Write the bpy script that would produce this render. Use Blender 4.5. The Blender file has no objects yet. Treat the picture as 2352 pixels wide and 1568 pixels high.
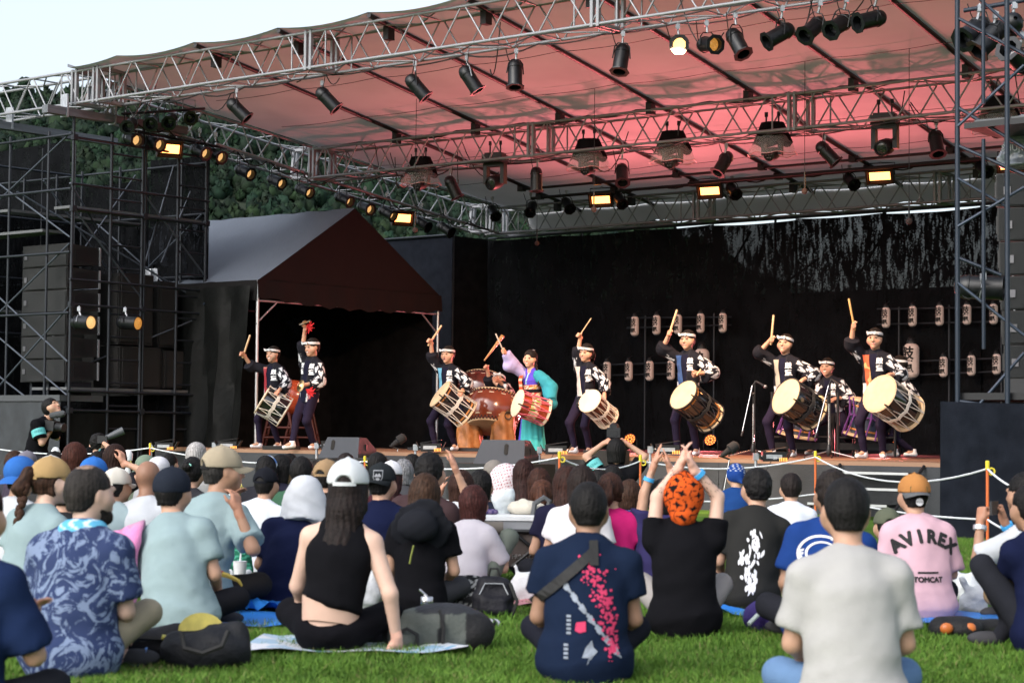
import bpy, math, random, time
import numpy as np
from mathutils import Vector, Matrix, Quaternion
from mathutils.bvhtree import BVHTree
T0 = time.time()
random.seed(7); RNG = np.random.default_rng(7)
S = bpy.context.scene; COL = S.collection; R = math.radians
# ---------------------------------------------------------------- camera, sky, sun, exposure
FPX = 4573.0; CAMZ = 1.06
PITCH = math.atan(201 / FPX); ROLL = 0.0093
F_ = Vector((0, math.cos(PITCH), math.sin(PITCH))); U0 = Vector((0, -math.sin(PITCH), math.cos(PITCH))); R0 = Vector((1, 0, 0))
CR = R0 * math.cos(ROLL) + U0 * math.sin(ROLL); CU = U0 * math.cos(ROLL) - R0 * math.sin(ROLL)
cd = bpy.data.cameras.new('camera'); cam = bpy.data.objects.new('camera', cd); COL.objects.link(cam)
cd.sensor_width = 36; cd.lens = FPX / 2352 * 36; cd.clip_start = .1; cd.clip_end = 4000
cd.dof.use_dof = True; cd.dof.focus_distance = 29.0; cd.dof.aperture_fstop = 5.6
cam.matrix_world = Matrix(((CR.x, CU.x, -F_.x, 0), (CR.y, CU.y, -F_.y, 0), (CR.z, CU.z, -F_.z, CAMZ), (0, 0, 0, 1)))
S.camera = cam
w = bpy.data.worlds.new('World'); S.world = w; w.use_nodes = True
nt = w.node_tree; nt.nodes.clear()
sky = nt.nodes.new('ShaderNodeTexSky'); sky.sky_type = 'NISHITA'; sky.sun_disc = False
SUN_EL, SUN_AZ = R(38), R(-138)
sky.sun_elevation = SUN_EL; sky.sun_rotation = SUN_AZ; sky.air_density = 1.0; sky.dust_density = 4.0; sky.ozone_density = 2.0
bg = nt.nodes.new('ShaderNodeBackground'); bg.inputs['Strength'].default_value = .15
wo = nt.nodes.new('ShaderNodeOutputWorld')
hs = nt.nodes.new('ShaderNodeHueSaturation'); hs.inputs['Saturation'].default_value = .5; hs.inputs['Value'].default_value = 1.0; nt.links.new(sky.outputs[0], hs.inputs['Color']); nt.links.new(hs.outputs[0], bg.inputs['Color']); nt.links.new(bg.outputs[0], wo.inputs['Surface'])
sl = bpy.data.lights.new('sun', 'SUN'); sl.energy = .5; sl.angle = R(70); sl.color = (.94, .965, 1)
so = bpy.data.objects.new('sun', sl); COL.objects.link(so)
sd = Vector((math.sin(SUN_AZ) * math.cos(SUN_EL), math.cos(SUN_AZ) * math.cos(SUN_EL), math.sin(SUN_EL)))
so.rotation_euler = sd.to_track_quat('Z', 'Y').to_euler(); so.location = (0, 0, 60)
vs = S.view_settings; vs.view_transform = 'Standard'; vs.look = 'None'; vs.gamma = 1; vs.use_curve_mapping = False; vs.exposure = 1.08
S.cycles.use_denoising = True; S.cycles.max_bounces = 6; S.cycles.transparent_max_bounces = 12
S.cycles.sample_clamp_indirect = 4
# ---------------------------------------------------------------- places: stage frame (u to stage left, v to the back), picture rays
O = Vector((5.43, 24.5, 0)); LU = Vector((-.7735, .6339, 0)).normalized(); LV = Vector((.6339, .7735, 0)).normalized()
CP = Vector((0, 0, CAMZ)); UP = Vector((0, 0, 1)); STZ = .70
def uv(u, v, z=0): return O + LU * u + LV * v + UP * z
def ray(px, py): return F_ + CR * ((px - 1176) / FPX) - CU * ((py - 784) / FPX)
def at(px, py, D):
    r = ray(px, py); return CP + r * (D / r.y)
def onz(px, py, z):
    r = ray(px, py); return CP + r * ((z - CAMZ) / r.z)
def onv(px, py, v):
    r = ray(px, py); return CP + r * ((v - (CP - O).dot(LV)) / r.dot(LV))
def onu(px, py, u):
    r = ray(px, py); return CP + r * ((u - (CP - O).dot(LU)) / r.dot(LU))
def gnd(px, D, z=0.0):
    r = ray(px, 985); p = CP + r * (D / r.y); return Vector((p.x, p.y, z))
# ---------------------------------------------------------------- objects
def wm(o): return (wm(o.parent) @ o.matrix_parent_inverse @ o.matrix_basis) if o.parent else o.matrix_basis.copy()
def thing(name, label, cat, loc=(0, 0, 0), rz=0.0, group=None, kind=None):
    o = bpy.data.objects.new(name, None); COL.objects.link(o); o.location = loc; o.rotation_euler = (0, 0, rz)
    o.empty_display_size = .1
    return tag(o, label, cat, group, kind)
def tag(o, label=None, cat=None, group=None, kind=None):
    if label: o['label'] = label
    if cat: o['category'] = cat
    if group: o['group'] = group
    if kind: o['kind'] = kind
    return o
def link(name, me, m=None, parent=None, local=False, mw=None):
    """a mesh object; coordinates are world ones unless local"""
    o = bpy.data.objects.new(name, me); COL.objects.link(o)
    if m is not None and not me.materials: me.materials.append(m)
    if mw is not None: o.matrix_basis = mw
    if parent:
        o.parent = parent
        if not local: o.matrix_parent_inverse = wm(parent).inverted()
    return o
def mesh(name, v, f, smooth=True, col=None):
    me = bpy.data.meshes.new(name); v = np.asarray(v, np.float32)
    if isinstance(f, np.ndarray):
        n, k = f.shape
        me.vertices.add(len(v)); me.vertices.foreach_set('co', v.ravel())
        me.loops.add(n * k); me.loops.foreach_set('vertex_index', f.ravel().astype(np.int32))
        me.polygons.add(n); me.polygons.foreach_set('loop_start', np.arange(0, n * k, k, dtype=np.int32))
        me.update(calc_edges=True)
    else:
        me.from_pydata([tuple(map(float, p)) for p in v], [], f); me.update()
    if smooth and len(me.polygons): me.polygons.foreach_set('use_smooth', np.ones(len(me.polygons), dtype=bool))
    if col is not None:
        a = me.color_attributes.new('col', 'FLOAT_COLOR', 'POINT')
        c = np.ones((len(v), 4), np.float32); c[:, :3] = col; a.data.foreach_set('color', c.ravel())
    return me
class MB:
    def __init__(s): s.v = []; s.f = []
    def add(s, v, f):
        n = len(s.v); s.v += [tuple(p) for p in v]; s.f += [tuple(i + n for i in q) for q in f]; return s
    def box(s, c, size, M=None):
        x, y, z = [d / 2 for d in size]; c = Vector(c)
        P = [Vector((a * x, b * y, d * z)) for a in (-1, 1) for b in (-1, 1) for d in (-1, 1)]
        if M is not None: P = [M @ p for p in P]
        return s.add([c + p for p in P], [(0, 1, 3, 2), (4, 6, 7, 5), (0, 4, 5, 1), (2, 3, 7, 6), (0, 2, 6, 4), (1, 5, 7, 3)])
    def tube(s, pts, r, n=6, cap=True):
        pts = [Vector(p) for p in pts]; rs = r if isinstance(r, (list, tuple)) else [r] * len(pts); rings = []; ref = None
        for i, p in enumerate(pts):
            d = (pts[min(i + 1, len(pts) - 1)] - pts[max(i - 1, 0)]).normalized()
            if ref is None: ref = d.orthogonal()
            ref = (ref - d * ref.dot(d)).normalized(); b = d.cross(ref)
            rings.append([p + (ref * math.cos(2 * math.pi * k / n) + b * math.sin(2 * math.pi * k / n)) * rs[i] for k in range(n)])
        f = [(i * n + k, i * n + (k + 1) % n, (i + 1) * n + (k + 1) % n, (i + 1) * n + k) for i in range(len(pts) - 1) for k in range(n)]
        if cap: f += [tuple(range(n - 1, -1, -1)), tuple((len(pts) - 1) * n + k for k in range(n))]
        return s.add([q for g in rings for q in g], f)
    def lathe(s, prof, n=24, M=None, cap=True):
        """prof: (radius, height) along local z"""
        P = [Vector((r * math.cos(2 * math.pi * k / n), r * math.sin(2 * math.pi * k / n), z)) for r, z in prof for k in range(n)]
        if M is not None: P = [M @ p for p in P]
        f = [(i * n + k, i * n + (k + 1) % n, (i + 1) * n + (k + 1) % n, (i + 1) * n + k) for i in range(len(prof) - 1) for k in range(n)]
        if cap: f += [tuple(range(n - 1, -1, -1)), tuple((len(prof) - 1) * n + k for k in range(n))]
        return s.add(P, f)
    def ball(s, c, r, n=10, M=None):
        rr = r if isinstance(r, (tuple, list)) else (r, r, r)
        prof = [(math.sin(math.pi * i / n), -math.cos(math.pi * i / n)) for i in range(n + 1)]
        prof[0] = (1e-3, -1); prof[-1] = (1e-3, 1)
        A = Matrix.Translation(c) @ (M.to_4x4() if M is not None else Matrix.Identity(4)) @ Matrix.Diagonal((*rr, 1))
        return s.lathe(prof, n + 4, A)
    def sheet(s, P):
        """P[i][j] grid of points"""
        m = len(P[0]); return s.add([p for r in P for p in r], [(i * m + j, i * m + j + 1, (i + 1) * m + j + 1, (i + 1) * m + j) for i in range(len(P) - 1) for j in range(m - 1)])
    def build(s, name, m=None, parent=None, smooth=False, local=False, mw=None):
        me = mesh(name, s.v, s.f, smooth=False)
        if smooth:
            me.polygons.foreach_set('use_smooth', np.ones(len(me.polygons), dtype=bool))
            try: me.set_sharp_from_angle(angle=R(45))
            except Exception: pass
        return link(name, me, m, parent, local, mw)
def aim(d, up=UP):
    """rotation whose local z runs along d"""
    return Vector(d).to_track_quat('Z', 'Y').to_matrix()
def frame(p, d): return Matrix.Translation(p) @ aim(d).to_4x4()
_cyl = {}
def rod(name, a, b, r, m, parent=None, n=8, local=False):
    a = Vector(a); b = Vector(b); key = (m.name, n)
    if key not in _cyl:
        q = MB().lathe([(1, 0), (1, 1)], n); me = mesh('rod', q.v, q.f, smooth=False)
        for p in me.polygons: p.use_smooth = len(p.vertices) == 4
        me.materials.append(m); _cyl[key] = me
    L = (b - a).length
    M = frame(a, b - a) @ Matrix.Diagonal((r, r, L, 1))
    return link(name, _cyl[key], None, parent, local, M)
_boxes = {}
def brick_(name, c, size, m, parent=None, M=None, local=False, bev=0):
    key = m.name
    if key not in _boxes:
        q = MB().box((0, 0, 0), (1, 1, 1)); me = mesh('block', q.v, q.f, smooth=False); me.materials.append(m); _boxes[key] = me
    A = Matrix.Translation(c) @ (M.to_4x4() if M is not None else Matrix.Identity(4)) @ Matrix.Diagonal((*size, 1))
    return link(name, _boxes[key], None, parent, local, A)
def sag(a, b, d, n=10):
    a = Vector(a); b = Vector(b); return [a.lerp(b, i / n) - UP * d * 4 * (i / n) * (1 - i / n) for i in range(n + 1)]
# ---------------------------------------------------------------- materials
_m = {}
def mat(name, col=(.5, .5, .5), rough=.6, metal=0.0, var=.12, scale=6.0, bump=0.0, bscale=60.0, attr=False, emit=None, estr=0.0, spec=.5, alpha=1.0, trans=0.0, coat=0.0, sheen=0.0):
    if name in _m: return _m[name]
    m = bpy.data.materials.new(name); m.use_nodes = True; t = m.node_tree; N = t.nodes; L = t.links
    b = N['Principled BSDF']; b.inputs['Roughness'].default_value = rough; b.inputs['Metallic'].default_value = metal
    b.inputs['Specular IOR Level'].default_value = spec; b.inputs['Coat Weight'].default_value = coat; b.inputs['Coat Roughness'].default_value = .08
    b.inputs['Sheen Weight'].default_value = sheen
    tc = N.new('ShaderNodeTexCoord'); no = N.new('ShaderNodeTexNoise'); no.inputs['Scale'].default_value = scale; no.inputs['Detail'].default_value = 5
    L.new(tc.outputs['Object'], no.inputs['Vector'])
    mp = N.new('ShaderNodeMapRange'); mp.inputs['From Min'].default_value = .3; mp.inputs['From Max'].default_value = .7
    mp.inputs['To Min'].default_value = 1 - var; mp.inputs['To Max'].default_value = 1 + var; L.new(no.outputs['Fac'], mp.inputs['Value'])
    mx = N.new('ShaderNodeMix'); mx.data_type = 'RGBA'; mx.blend_type = 'MULTIPLY'; mx.inputs['Factor'].default_value = 1
    if attr:
        a = N.new('ShaderNodeAttribute'); a.attribute_name = 'col'; L.new(a.outputs['Color'], mx.inputs['A'])
    else: mx.inputs['A'].default_value = (*col, 1)
    L.new(mp.outputs[0], mx.inputs['B']); L.new(mx.outputs['Result'], b.inputs['Base Color'])
    rm = N.new('ShaderNodeMapRange'); rm.inputs['To Min'].default_value = max(0, rough - .12); rm.inputs['To Max'].default_value = min(1, rough + .12); L.new(no.outputs['Fac'], rm.inputs['Value']); L.new(rm.outputs[0], b.inputs['Roughness'])
    if bump:
        n2 = N.new('ShaderNodeTexNoise'); n2.inputs['Scale'].default_value = bscale; n2.inputs['Detail'].default_value = 4; L.new(tc.outputs['Object'], n2.inputs['Vector'])
        bm = N.new('ShaderNodeBump'); bm.inputs['Strength'].default_value = bump; bm.inputs['Distance'].default_value = .02; L.new(n2.outputs['Fac'], bm.inputs['Height']); L.new(bm.outputs[0], b.inputs['Normal'])
    if emit: b.inputs['Emission Color'].default_value = (*emit, 1); b.inputs['Emission Strength'].default_value = estr
    if alpha < 1: b.inputs['Alpha'].default_value = alpha
    if trans: b.inputs['Transmission Weight'].default_value = trans
    _m[name] = m; return m
ALU = mat('aluminium', (.27, .275, .29), .5, .55, .15, 9, .05, 80)
STEEL = mat('galvanised_steel', (.36, .38, .41), .5, .6, .2, 7, .08, 60)
SCAF = mat('dark_painted_tube', (.013, .0165, .023), .5, .3, .35, 14, .1, 50)
SCAFR = mat('blue_black_tube', (.014, .022, .036), .45, .3, .3, 12, .1, 50)
BLKM = mat('black_metal', (.009, .0095, .011), .42, .2, .3, 16, .05, 60)
CAN = mat('black_lamp_can', (.007, .008, .010), .38, .2, .5, 22, .05, 80)
BLKP = mat('black_plastic', (.010, .0105, .012), .5, 0, .2, 12, .1, 120)
CABLE = mat('black_cable', (.010, .010, .011), .55, 0, .1)
PALE = mat('pale_metal', (.62, .63, .65), .35, .8, .15, 20)
BLKC = mat('black_cloth', (.0105, .0105, .0115), .95, 0, .3, 5, .3, 140, spec=.03)
GRYC = mat('dark_grey_cloth', (.010, .012, .017), .95, 0, .25, 6, .4, 160, spec=.03)
BEAM = mat('grey_box_steel', (.13, .14, .155), .55, .4, .25, 5, .1, 30)
GRASSY = 1
WHITE = mat('white_paint', (.72, .73, .75), .5, 0, .08)
WOODL = mat('pale_wood', (.52, .36, .20), .55, 0, .18, 20, .05, 60)
LENSON = mat('lit_warm_lens', (.5, .35, .15), .3, 0, .3, 30, emit=(1.0, .55, .20), estr=.42)
LENSHOT = mat('burning_lens', (.6, .4, .2), .3, 0, .25, 60, emit=(1.0, .56, .17), estr=1.5)
LENSAMB = mat('amber_lens', (.5, .28, .08), .25, .3, .3, 30, emit=(1.0, .42, .08), estr=.22)
LENSOFF = mat('dark_lens', (.02, .022, .026), .12, 0, .2, 20, spec=.8)
LEDON = mat('lit_amber_panel', (.8, .5, .3), .4, 0, .1, 40, emit=(1.0, .30, .075), estr=3.4)
# ================================================================ SETTING
def ground_mat():
    m = mat('lawn_soil', (.055, .120, .018), .95, 0, .35, 1.6, .6, 90, spec=.1); return m
g = MB(); g.sheet([[Vector((x, y, 0)) for x in np.linspace(-900, 900, 13)] for y in np.linspace(-40, 1500, 13)])
tag(g.build('ground', ground_mat()), kind='structure', label='mown green lawn in front of the stage')
# grass blades where the lawn shows
def grass():
    n = 360000
    D = 7.4 + (17.5 - 7.4) * RNG.random(n) ** 1.7
    half = D * (1260 / FPX)
    x = (RNG.random(n) * 2 - 1) * half; k_ = n // 6; D[:k_] = 13 + 7.5 * RNG.random(k_); x[:k_] = D[:k_] * (.19 + .09 * RNG.random(k_))
    h = .030 + .040 * RNG.random(n) ** 1.5
    # tufts
    tuft = np.sin(x * 5.1 + 1.7 * np.sin(D * 4.3)) * np.sin(D * 6.7 + 1.3 * np.sin(x * 3.1)); h *= 1 + .35 * tuft
    a = RNG.random(n) * 6.283; lean = .9 * h * RNG.random(n); wd = .0016 + .0018 * RNG.random(n)
    b = RNG.random(n) * 6.283
    v = np.zeros((n, 5, 3), np.float32)
    ca, sa = np.cos(a) * wd, np.sin(a) * wd; lx, ly = np.cos(b) * lean, np.sin(b) * lean
    for k, (s_, t, w_) in enumerate([(-1, 0, 1), (1, 0, 1), (1, .55, .8), (-1, .55, .8), (0, 1, 0)]):
        v[:, k, 0] = x + s_ * ca * w_ + lx * t * t; v[:, k, 1] = D + s_ * sa * w_ + ly * t * t; v[:, k, 2] = h * t * (1 - .25 * t)
    base = np.arange(n)[:, None] * 5
    f = np.concatenate([base + [0, 1, 2], base + [0, 2, 3], base + [3, 2, 4]])
    g_ = RNG.random((n, 1)); patch = (.5 + .5 * tuft)[:, None]
    c = np.array([[.052, .128, .018]]) * (1 - g_) + np.array([[.125, .225, .036]]) * g_
    wear = np.clip(np.sin(x * 1.9 + 2 * np.sin(D * 1.3)) * np.sin(D * 2.3 + 1.5 * np.sin(x * 2.2)), 0, 1)[:, None]; dry = (RNG.random((n, 1)) < .05 + .28 * wear ** 2); c = np.where(dry, [[.17, .17, .065]], c); c = c * (.75 + .4 * patch)
    me = mesh('grass', v.reshape(-1, 3), f, smooth=False, col=np.repeat(c, 5, 0))
    m = mat('grass_blade', rough=.55, attr=True, var=.1, spec=.1)
    tag(link('grass', me, m), 'short bright green grass of the lawn', kind='stuff')
grass()
# wooded hill behind the left of the stage
HILL = [(-900, 60), (-350, 120), (-60, 235), (137, 222), (300, 195), (520, 225), (800, 320), (1050, 425), (1400, 503), (1800, 640), (2300, 800), (2700, 905)]
def hill_top(px):
    xs = [p[0] for p in HILL]; return float(np.interp(px, xs, [p[1] for p in HILL]))
def hill_pt(px, t):
    """t 0 at the foot, 1 on the ridge"""
    yh = 985 + .0093 * (px - 1176); D1 = 720.0; ridge = (yh - hill_top(px)) / FPX * D1 + CAMZ
    D = 470 + (D1 - 470) * t; z = max(0.3, ridge) * t ** .85
    return Vector(((px - 1176) / FPX * D1, D, z * 1.0 - 2 + 1.5 * t))
hm = mat('forest_floor', (.018, .03, .014), .95, 0, .3, .05)
P = [[hill_pt(px, t) for px in np.linspace(-900, 2700, 60)] for t in np.linspace(0, 1, 14)]
P.append([p + Vector((0, 60, -20)) for p in P[-1]])
tag(MB().sheet(P).build('hill', hm, smooth=True), kind='structure', label='forested hillside rising behind the stage on the left')
def forest():
    vs, fs, cs = [], [], []; n0 = 0
    # a few lumpy crown shapes made of small leafy facets
    shapes = []
    for k in range(6):
        q = MB(); rr = random.Random(k)
        for j in range(7):
            d = Vector((rr.gauss(0, 1), rr.gauss(0, 1), rr.gauss(.3, .8))).normalized() * rr.uniform(.2, .62)
            q.ball(d, rr.uniform(.3, .52), 4)
        v = np.array(q.v); v += RNG.normal(0, .085, v.shape); v[:, 2] *= 1.25
        shapes.append((v, [f for f in q.f]))
    tri = []
    for v, f in shapes:
        t = []
        for q in f:
            for i in range(1, len(q) - 1): t.append((q[0], q[i], q[i + 1]))
        tri.append(np.array(t))
    cnt = 0
    for i in range(4300):
        px = RNG.uniform(-260, 1650); t = RNG.random() ** .8
        if px > 1250 and RNG.random() < .4: continue
        p = hill_pt(px, t)
        if p.z < 14: continue
        k = RNG.integers(6); s = RNG.uniform(2.2, 4.8) * (1.25 if RNG.random() < .1 else 1)
        a = RNG.uniform(0, 6.28); ca, sa = math.cos(a), math.sin(a); v = shapes[k][0]
        w_ = np.stack([v[:, 0] * ca - v[:, 1] * sa, v[:, 0] * sa + v[:, 1] * ca, v[:, 2]], 1) * s + np.array([p.x, p.y, p.z + s * .5])
        c = np.array([.0075, .0185, .0088]) * RNG.uniform(.55, 1.5); c = c * np.array([RNG.uniform(.75, 1.35), 1, RNG.uniform(.8, 1.3)])
        vs.append(w_); fs.append(tri[k] + n0); n0 += len(v); cs.append(np.tile(c, (len(v), 1)) * RNG.uniform(.75, 1.3, (len(v), 1)))
    me = mesh('forest', np.concatenate(vs), np.concatenate(fs), smooth=False, col=np.concatenate(cs))
    tag(link('forest', me, mat('leaf_crowns', rough=.8, attr=True, var=.3, scale=.5, spec=.15)), 'dense dark green woodland covering the hillside', kind='stuff')
forest()
# distant utility wires are left out of the woodland; one thin pylon line crosses the hill
# ================================================================ STAGE
stage = thing('stage', 'low open air stage with warm wooden deck and grey skirt', 'stage', uv(6.5, 3, 0))
DECK = mat('stage_board', (.20, .10, .055), .5, 0, .2, 5, .05, 60)
SKIRT = mat('grey_stage_skirt', (.036, .039, .044), .85, 0, .18, 3, .25, 40)
MUV = Matrix((LU, LV, UP)).transposed()
for i in range(14):
    for j in range(6):
        brick_('deck_board', uv(-2.2 + 1.22 * i + .6, .02 + 1.6 * j + .8, STZ - .02 + random.uniform(-.0015, .0015)), (1.212, 1.592, .04), DECK if j < 2 else BLKC, stage, MUV)
brick_('deck_edge', uv(6.2, -.012, STZ - .035), (17.2, .022, .05), mat('plywood_edge', (.26, .15, .09), .6, 0, .2, 20), stage, MUV)
brick_('deck_frame', uv(6.2, 4.8, STZ - .11), (17.0, 9.5, .12), BLKM, stage, MUV)
for i in range(9):
    q = MB(); u0 = -2.3 + i * 1.9
    q.sheet([[uv(u0 + 1.895 * k / 10, -.045 - .012 * math.sin(k * 2.1 + i) * (1 - t), (STZ - .06) * t) for k in range(11)] for t in (0, .33, .66, 1)])
    q.build('skirt_panel', SKIRT, stage, smooth=True)
# steps at the stage front
for k in range(3):
    brick_('step', uv(.95, -.25 - .27 * (2 - k) , .17 + .19 * k), (1.1, .27, .035), BLKM, stage, MUV)
    brick_('step_edge', uv(.95, -.39 - .27 * (2 - k) , .175 + .19 * k), (1.1, .012, .03), PALE, stage, MUV)
for s_ in (.36, 1.54):
    rod('step_rail', uv(s_, -.9, .05), uv(s_, -.06, STZ - .05), .02, BLKM, stage)
# ---------------------------------------------------------------- black backdrop
def curtain_mat(name, porous):
    m = mat(name, (.0058, .0063, .0074), .95, 0, .35, 3, .3, 120, spec=.03); t = m.node_tree; N = t.nodes; L = t.links
    b = N['Principled BSDF']
    tc = N.new('ShaderNodeTexCoord'); mp = N.new('ShaderNodeMapping'); L.new(tc.outputs['Object'], mp.inputs['Vector'])
    mp.inputs['Scale'].default_value = (1, 1, .24)
    n1 = N.new('ShaderNodeTexNoise'); n1.inputs['Scale'].default_value = 4.5; n1.inputs['Detail'].default_value = 4; n1.inputs['Distortion'].default_value = 1.2; L.new(mp.outputs[0], n1.inputs['Vector'])
    n2 = N.new('ShaderNodeTexNoise'); n2.inputs['Scale'].default_value = 32; n2.inputs['Detail'].default_value = 2; L.new(tc.outputs['Object'], n2.inputs['Vector'])
    n3 = N.new('ShaderNodeTexNoise'); n3.inputs['Scale'].default_value = 15; n3.inputs['Detail'].default_value = 1; L.new(mp.outputs[0], n3.inputs['Vector'])
    a = N.new('ShaderNodeMath'); a.operation = 'ADD'; L.new(n1.outputs['Fac'], a.inputs[0]); L.new(n3.outputs['Fac'], a.inputs[1])
    c = N.new('ShaderNodeMath'); c.operation = 'MULTIPLY_ADD'; c.inputs[1].default_value = .8; L.new(n2.outputs['Fac'], c.inputs[0]); L.new(a.outputs[0], c.inputs[2])
    r = N.new('ShaderNodeMapRange'); r.inputs['From Min'].default_value = 1.40; r.inputs['From Max'].default_value = 1.66; r.inputs['To Min'].default_value = 1; r.inputs['To Max'].default_value = 1 - porous
    L.new(c.outputs[0], r.inputs['Value']); L.new(r.outputs[0], b.inputs['Alpha'])
    return m
CURT = curtain_mat('black_mesh_backdrop', .085); CURTD = curtain_mat('dense_black_backdrop', .05)
ZC = 5.03
back = thing('backdrop', 'black mesh backdrop hung behind the whole stage', 'backdrop', uv(6, 9.6))
def cloth_panel(name, a, b, z0, z1, m, parent, fold=.03, n=24, drop=0.0, seed=0):
    a = Vector(a); b = Vector(b); e = (b - a).normalized(); nrm = e.cross(UP); rr = random.Random(seed); ph = [rr.uniform(0, 6) for _ in range(4)]
    L = (b - a).length; P = []
    for t in np.linspace(0, 1, 9):
        row = []
        for k in range(n + 1):
            s_ = L * k / n
            d = fold * (math.sin(s_ * 5.5 + ph[0]) + .6 * math.sin(s_ * 11 + ph[1] + t) + .4 * math.sin(s_ * 2.3 + ph[2])) * (.35 + .65 * (1 - t))
            zt = z1 - drop * 4 * (k / n) * (1 - k / n)
            row.append(a + e * s_ + nrm * d + UP * (z0 + (zt - z0) * t))
        P.append(row)
    return MB().sheet(P).build(name, m, parent, smooth=True)
for i in range(13):
    u0 = 15.5 - i * 1.86
    cloth_panel('curtain_panel', uv(u0 + (.45 if i == 0 else 0), 9.6), uv(u0 - 1.89, 9.6 + .004 * (i % 2)), STZ - .3, ZC - .02 * (i % 2), CURTD if i < 4 else CURT, back, .03, 20, .03, i)
rod('top_pipe', uv(15.6, 9.66, ZC + .03), uv(-8.6, 9.66, ZC + .03), .024, SCAF, back)
for i in range(9): rod('post', uv(15.5 - 2.3 * i, 9.75, 0), uv(15.5 - 2.3 * i, 9.75, ZC + .06), .024, SCAF, back)
for i in range(12):
    rod('brace', uv(14 - 1.5 * i, 9.95, 2.4 + .9 * (i % 2)), uv(15.5 - 1.5 * i - 3.2, 10.0, 4.9 - .6 * (i % 2)), .024, SCAF, back)
lower = thing('backing_screen', 'second black screen standing behind the lower backdrop', 'screen', uv(6, 10.6))
cloth_panel('screen_cloth', uv(16, 10.6), uv(-9, 10.6), 0, 3.72, BLKC, lower, .02, 30)
for i in range(7): rod('post', uv(16 - 4 * i, 10.7, 0), uv(16 - 4 * i, 10.7, 3.75), .024, SCAF, lower)
sidew = thing('side_screen', 'dark grey cloth screen between the tent and the backdrop corner', 'screen', uv(17, 8.5))
cloth_panel('screen_cloth', uv(20, 8.5), uv(15.6, 8.5), 0, ZC, GRYC, sidew, .008, 16)
cloth_panel('screen_cloth', uv(15.6, 8.5), uv(15.52, 9.55), 0, ZC, BLKC, sidew, .015, 8)
rod('top_pipe', uv(20, 8.46, ZC + .02), uv(15.6, 8.46, ZC + .02), .024, SCAF, sidew); rod('post', uv(15.62, 8.55, 0), uv(15.62, 8.55, ZC + .05), .03, SCAF, sidew)
# ================================================================ ROOF
ZB = lambda v: 6.36 - .1134 * (v + 1.7)
TH = .53; TW = .55
roof = thing('stage_roof', 'aluminium truss roof with pale canvas spanning the stage', 'stage roof', uv(6.5, 4, 6))
def truss(label, A, B, W_, mods, panel=.885, m=ALU, ph=0):
    """box truss, near bottom chord from A to B; W_ = vector to the far side"""
    A = Vector(A); B = Vector(B); e = (B - A); Ln = e.length; e.normalize(); H_ = UP * TH; H_ = (H_ - e * H_.dot(e)).normalized() * TH
    t = thing('truss', label, None); t.parent = roof; t.matrix_parent_inverse = wm(roof).inverted()
    cr, br = .025, .0135
    for o_ in (Vector(), W_, H_, W_ + H_): rod('chord', A + o_, B + o_, cr, m, t)
    n = max(2, round(Ln / panel)); p = Ln / n
    for i in range(n):
        a = A + e * (p * i); c = A + e * (p * (i + .5)); b = A + e * (p * (i + 1)); g_ = e * .035
        for o_ in (Vector(), W_):
            rod('brace', a + o_ + g_, c + o_ + H_ - g_, br, m, t); rod('brace', c + o_ + H_ + g_, b + o_ - g_, br, m, t)
        if i % 2 == 0:
            rod('brace', a + g_, b + W_ - g_, br, m, t); rod('brace', a + H_ + g_, b + W_ + H_ - g_, br, m, t)
        else:
            rod('brace', a + W_ + g_, b - g_, br, m, t); rod('brace', a + W_ + H_ + g_, b + H_ - g_, br, m, t)
        rod('brace', a, a + W_, br, m, t); rod('brace', c + H_, c + H_ + W_, br, m, t)
    M3 = Matrix((e, W_.normalized(), H_.normalized())).transposed()
    for s_ in mods:
        for d in (-.05, .05):
            c = A + e * (s_ + d)
            for o_ in (Vector(), W_): brick_('end_plate', c + o_ + H_ / 2, (.045, .055, TH + .06), m, t, M3)
            for o_ in (Vector(), H_): brick_('end_plate', c + o_ + W_ / 2, (.043, TW - .05, .05), m, t, M3)
        for d in (-.35, .35):
            c = A + e * (s_ + d)
            if 0 < s_ + d < Ln:
                for o_ in (Vector(), W_): rod('brace', c + o_, c + o_ + H_, br, m, t)
    return t
WV = LV * TW
truss('front truss with bright silver chords carrying the big lamps', uv(19.2, -1.72, ZB(-1.7)), uv(-3.5, -1.72, ZB(-1.7)), WV, (4.2, 4.75, 9.65, 14.95, 20.2))
truss('middle truss hung with covered moving lights', uv(14.9, 3.6, ZB(3.9) - .06), uv(-4.2, 3.6, ZB(3.9) - .06), WV, (.1, 5.3, 10.4, 15.6))
truss('rear truss in front of the white strip of sky', uv(15.4, 9.3, ZB(9.5) + .03), uv(-4.5, 9.3, ZB(9.5) + .03), WV, (.1, 5.3, 10.4, 15.6))
truss('side truss descending from the left corner to the back', uv(15.0, -1.1, ZB(-1.1)), uv(15.0, 9.3, ZB(9.3)), LU * TW, (.1, 5.0, 10.2))
RAF = [-3.96 + 1.85 * k for k in range(11)]; SK_ = lambda u0, v_: u0 + .14 * (v_ - 3.65)
ZR = lambda v: ZB(v) + TH + .05
BLKR = mat('black_roof_pipe', (.012, .012, .014), .5, .2, .3, 10)
for u0 in RAF[:-1]:
    rod('rafter', uv(SK_(u0, -1.84), -1.84, ZR(-1.84)), uv(SK_(u0, 10.3), 10.3, ZR(10.3)), .036, BLKR, roof)
    for v_ in (-1.3, 3.65, 9.35): brick_('clamp', uv(SK_(u0, v_) + .03, v_, ZR(v_) - .10), (.10, .14, .20), BLKR, roof, MUV)
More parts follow.
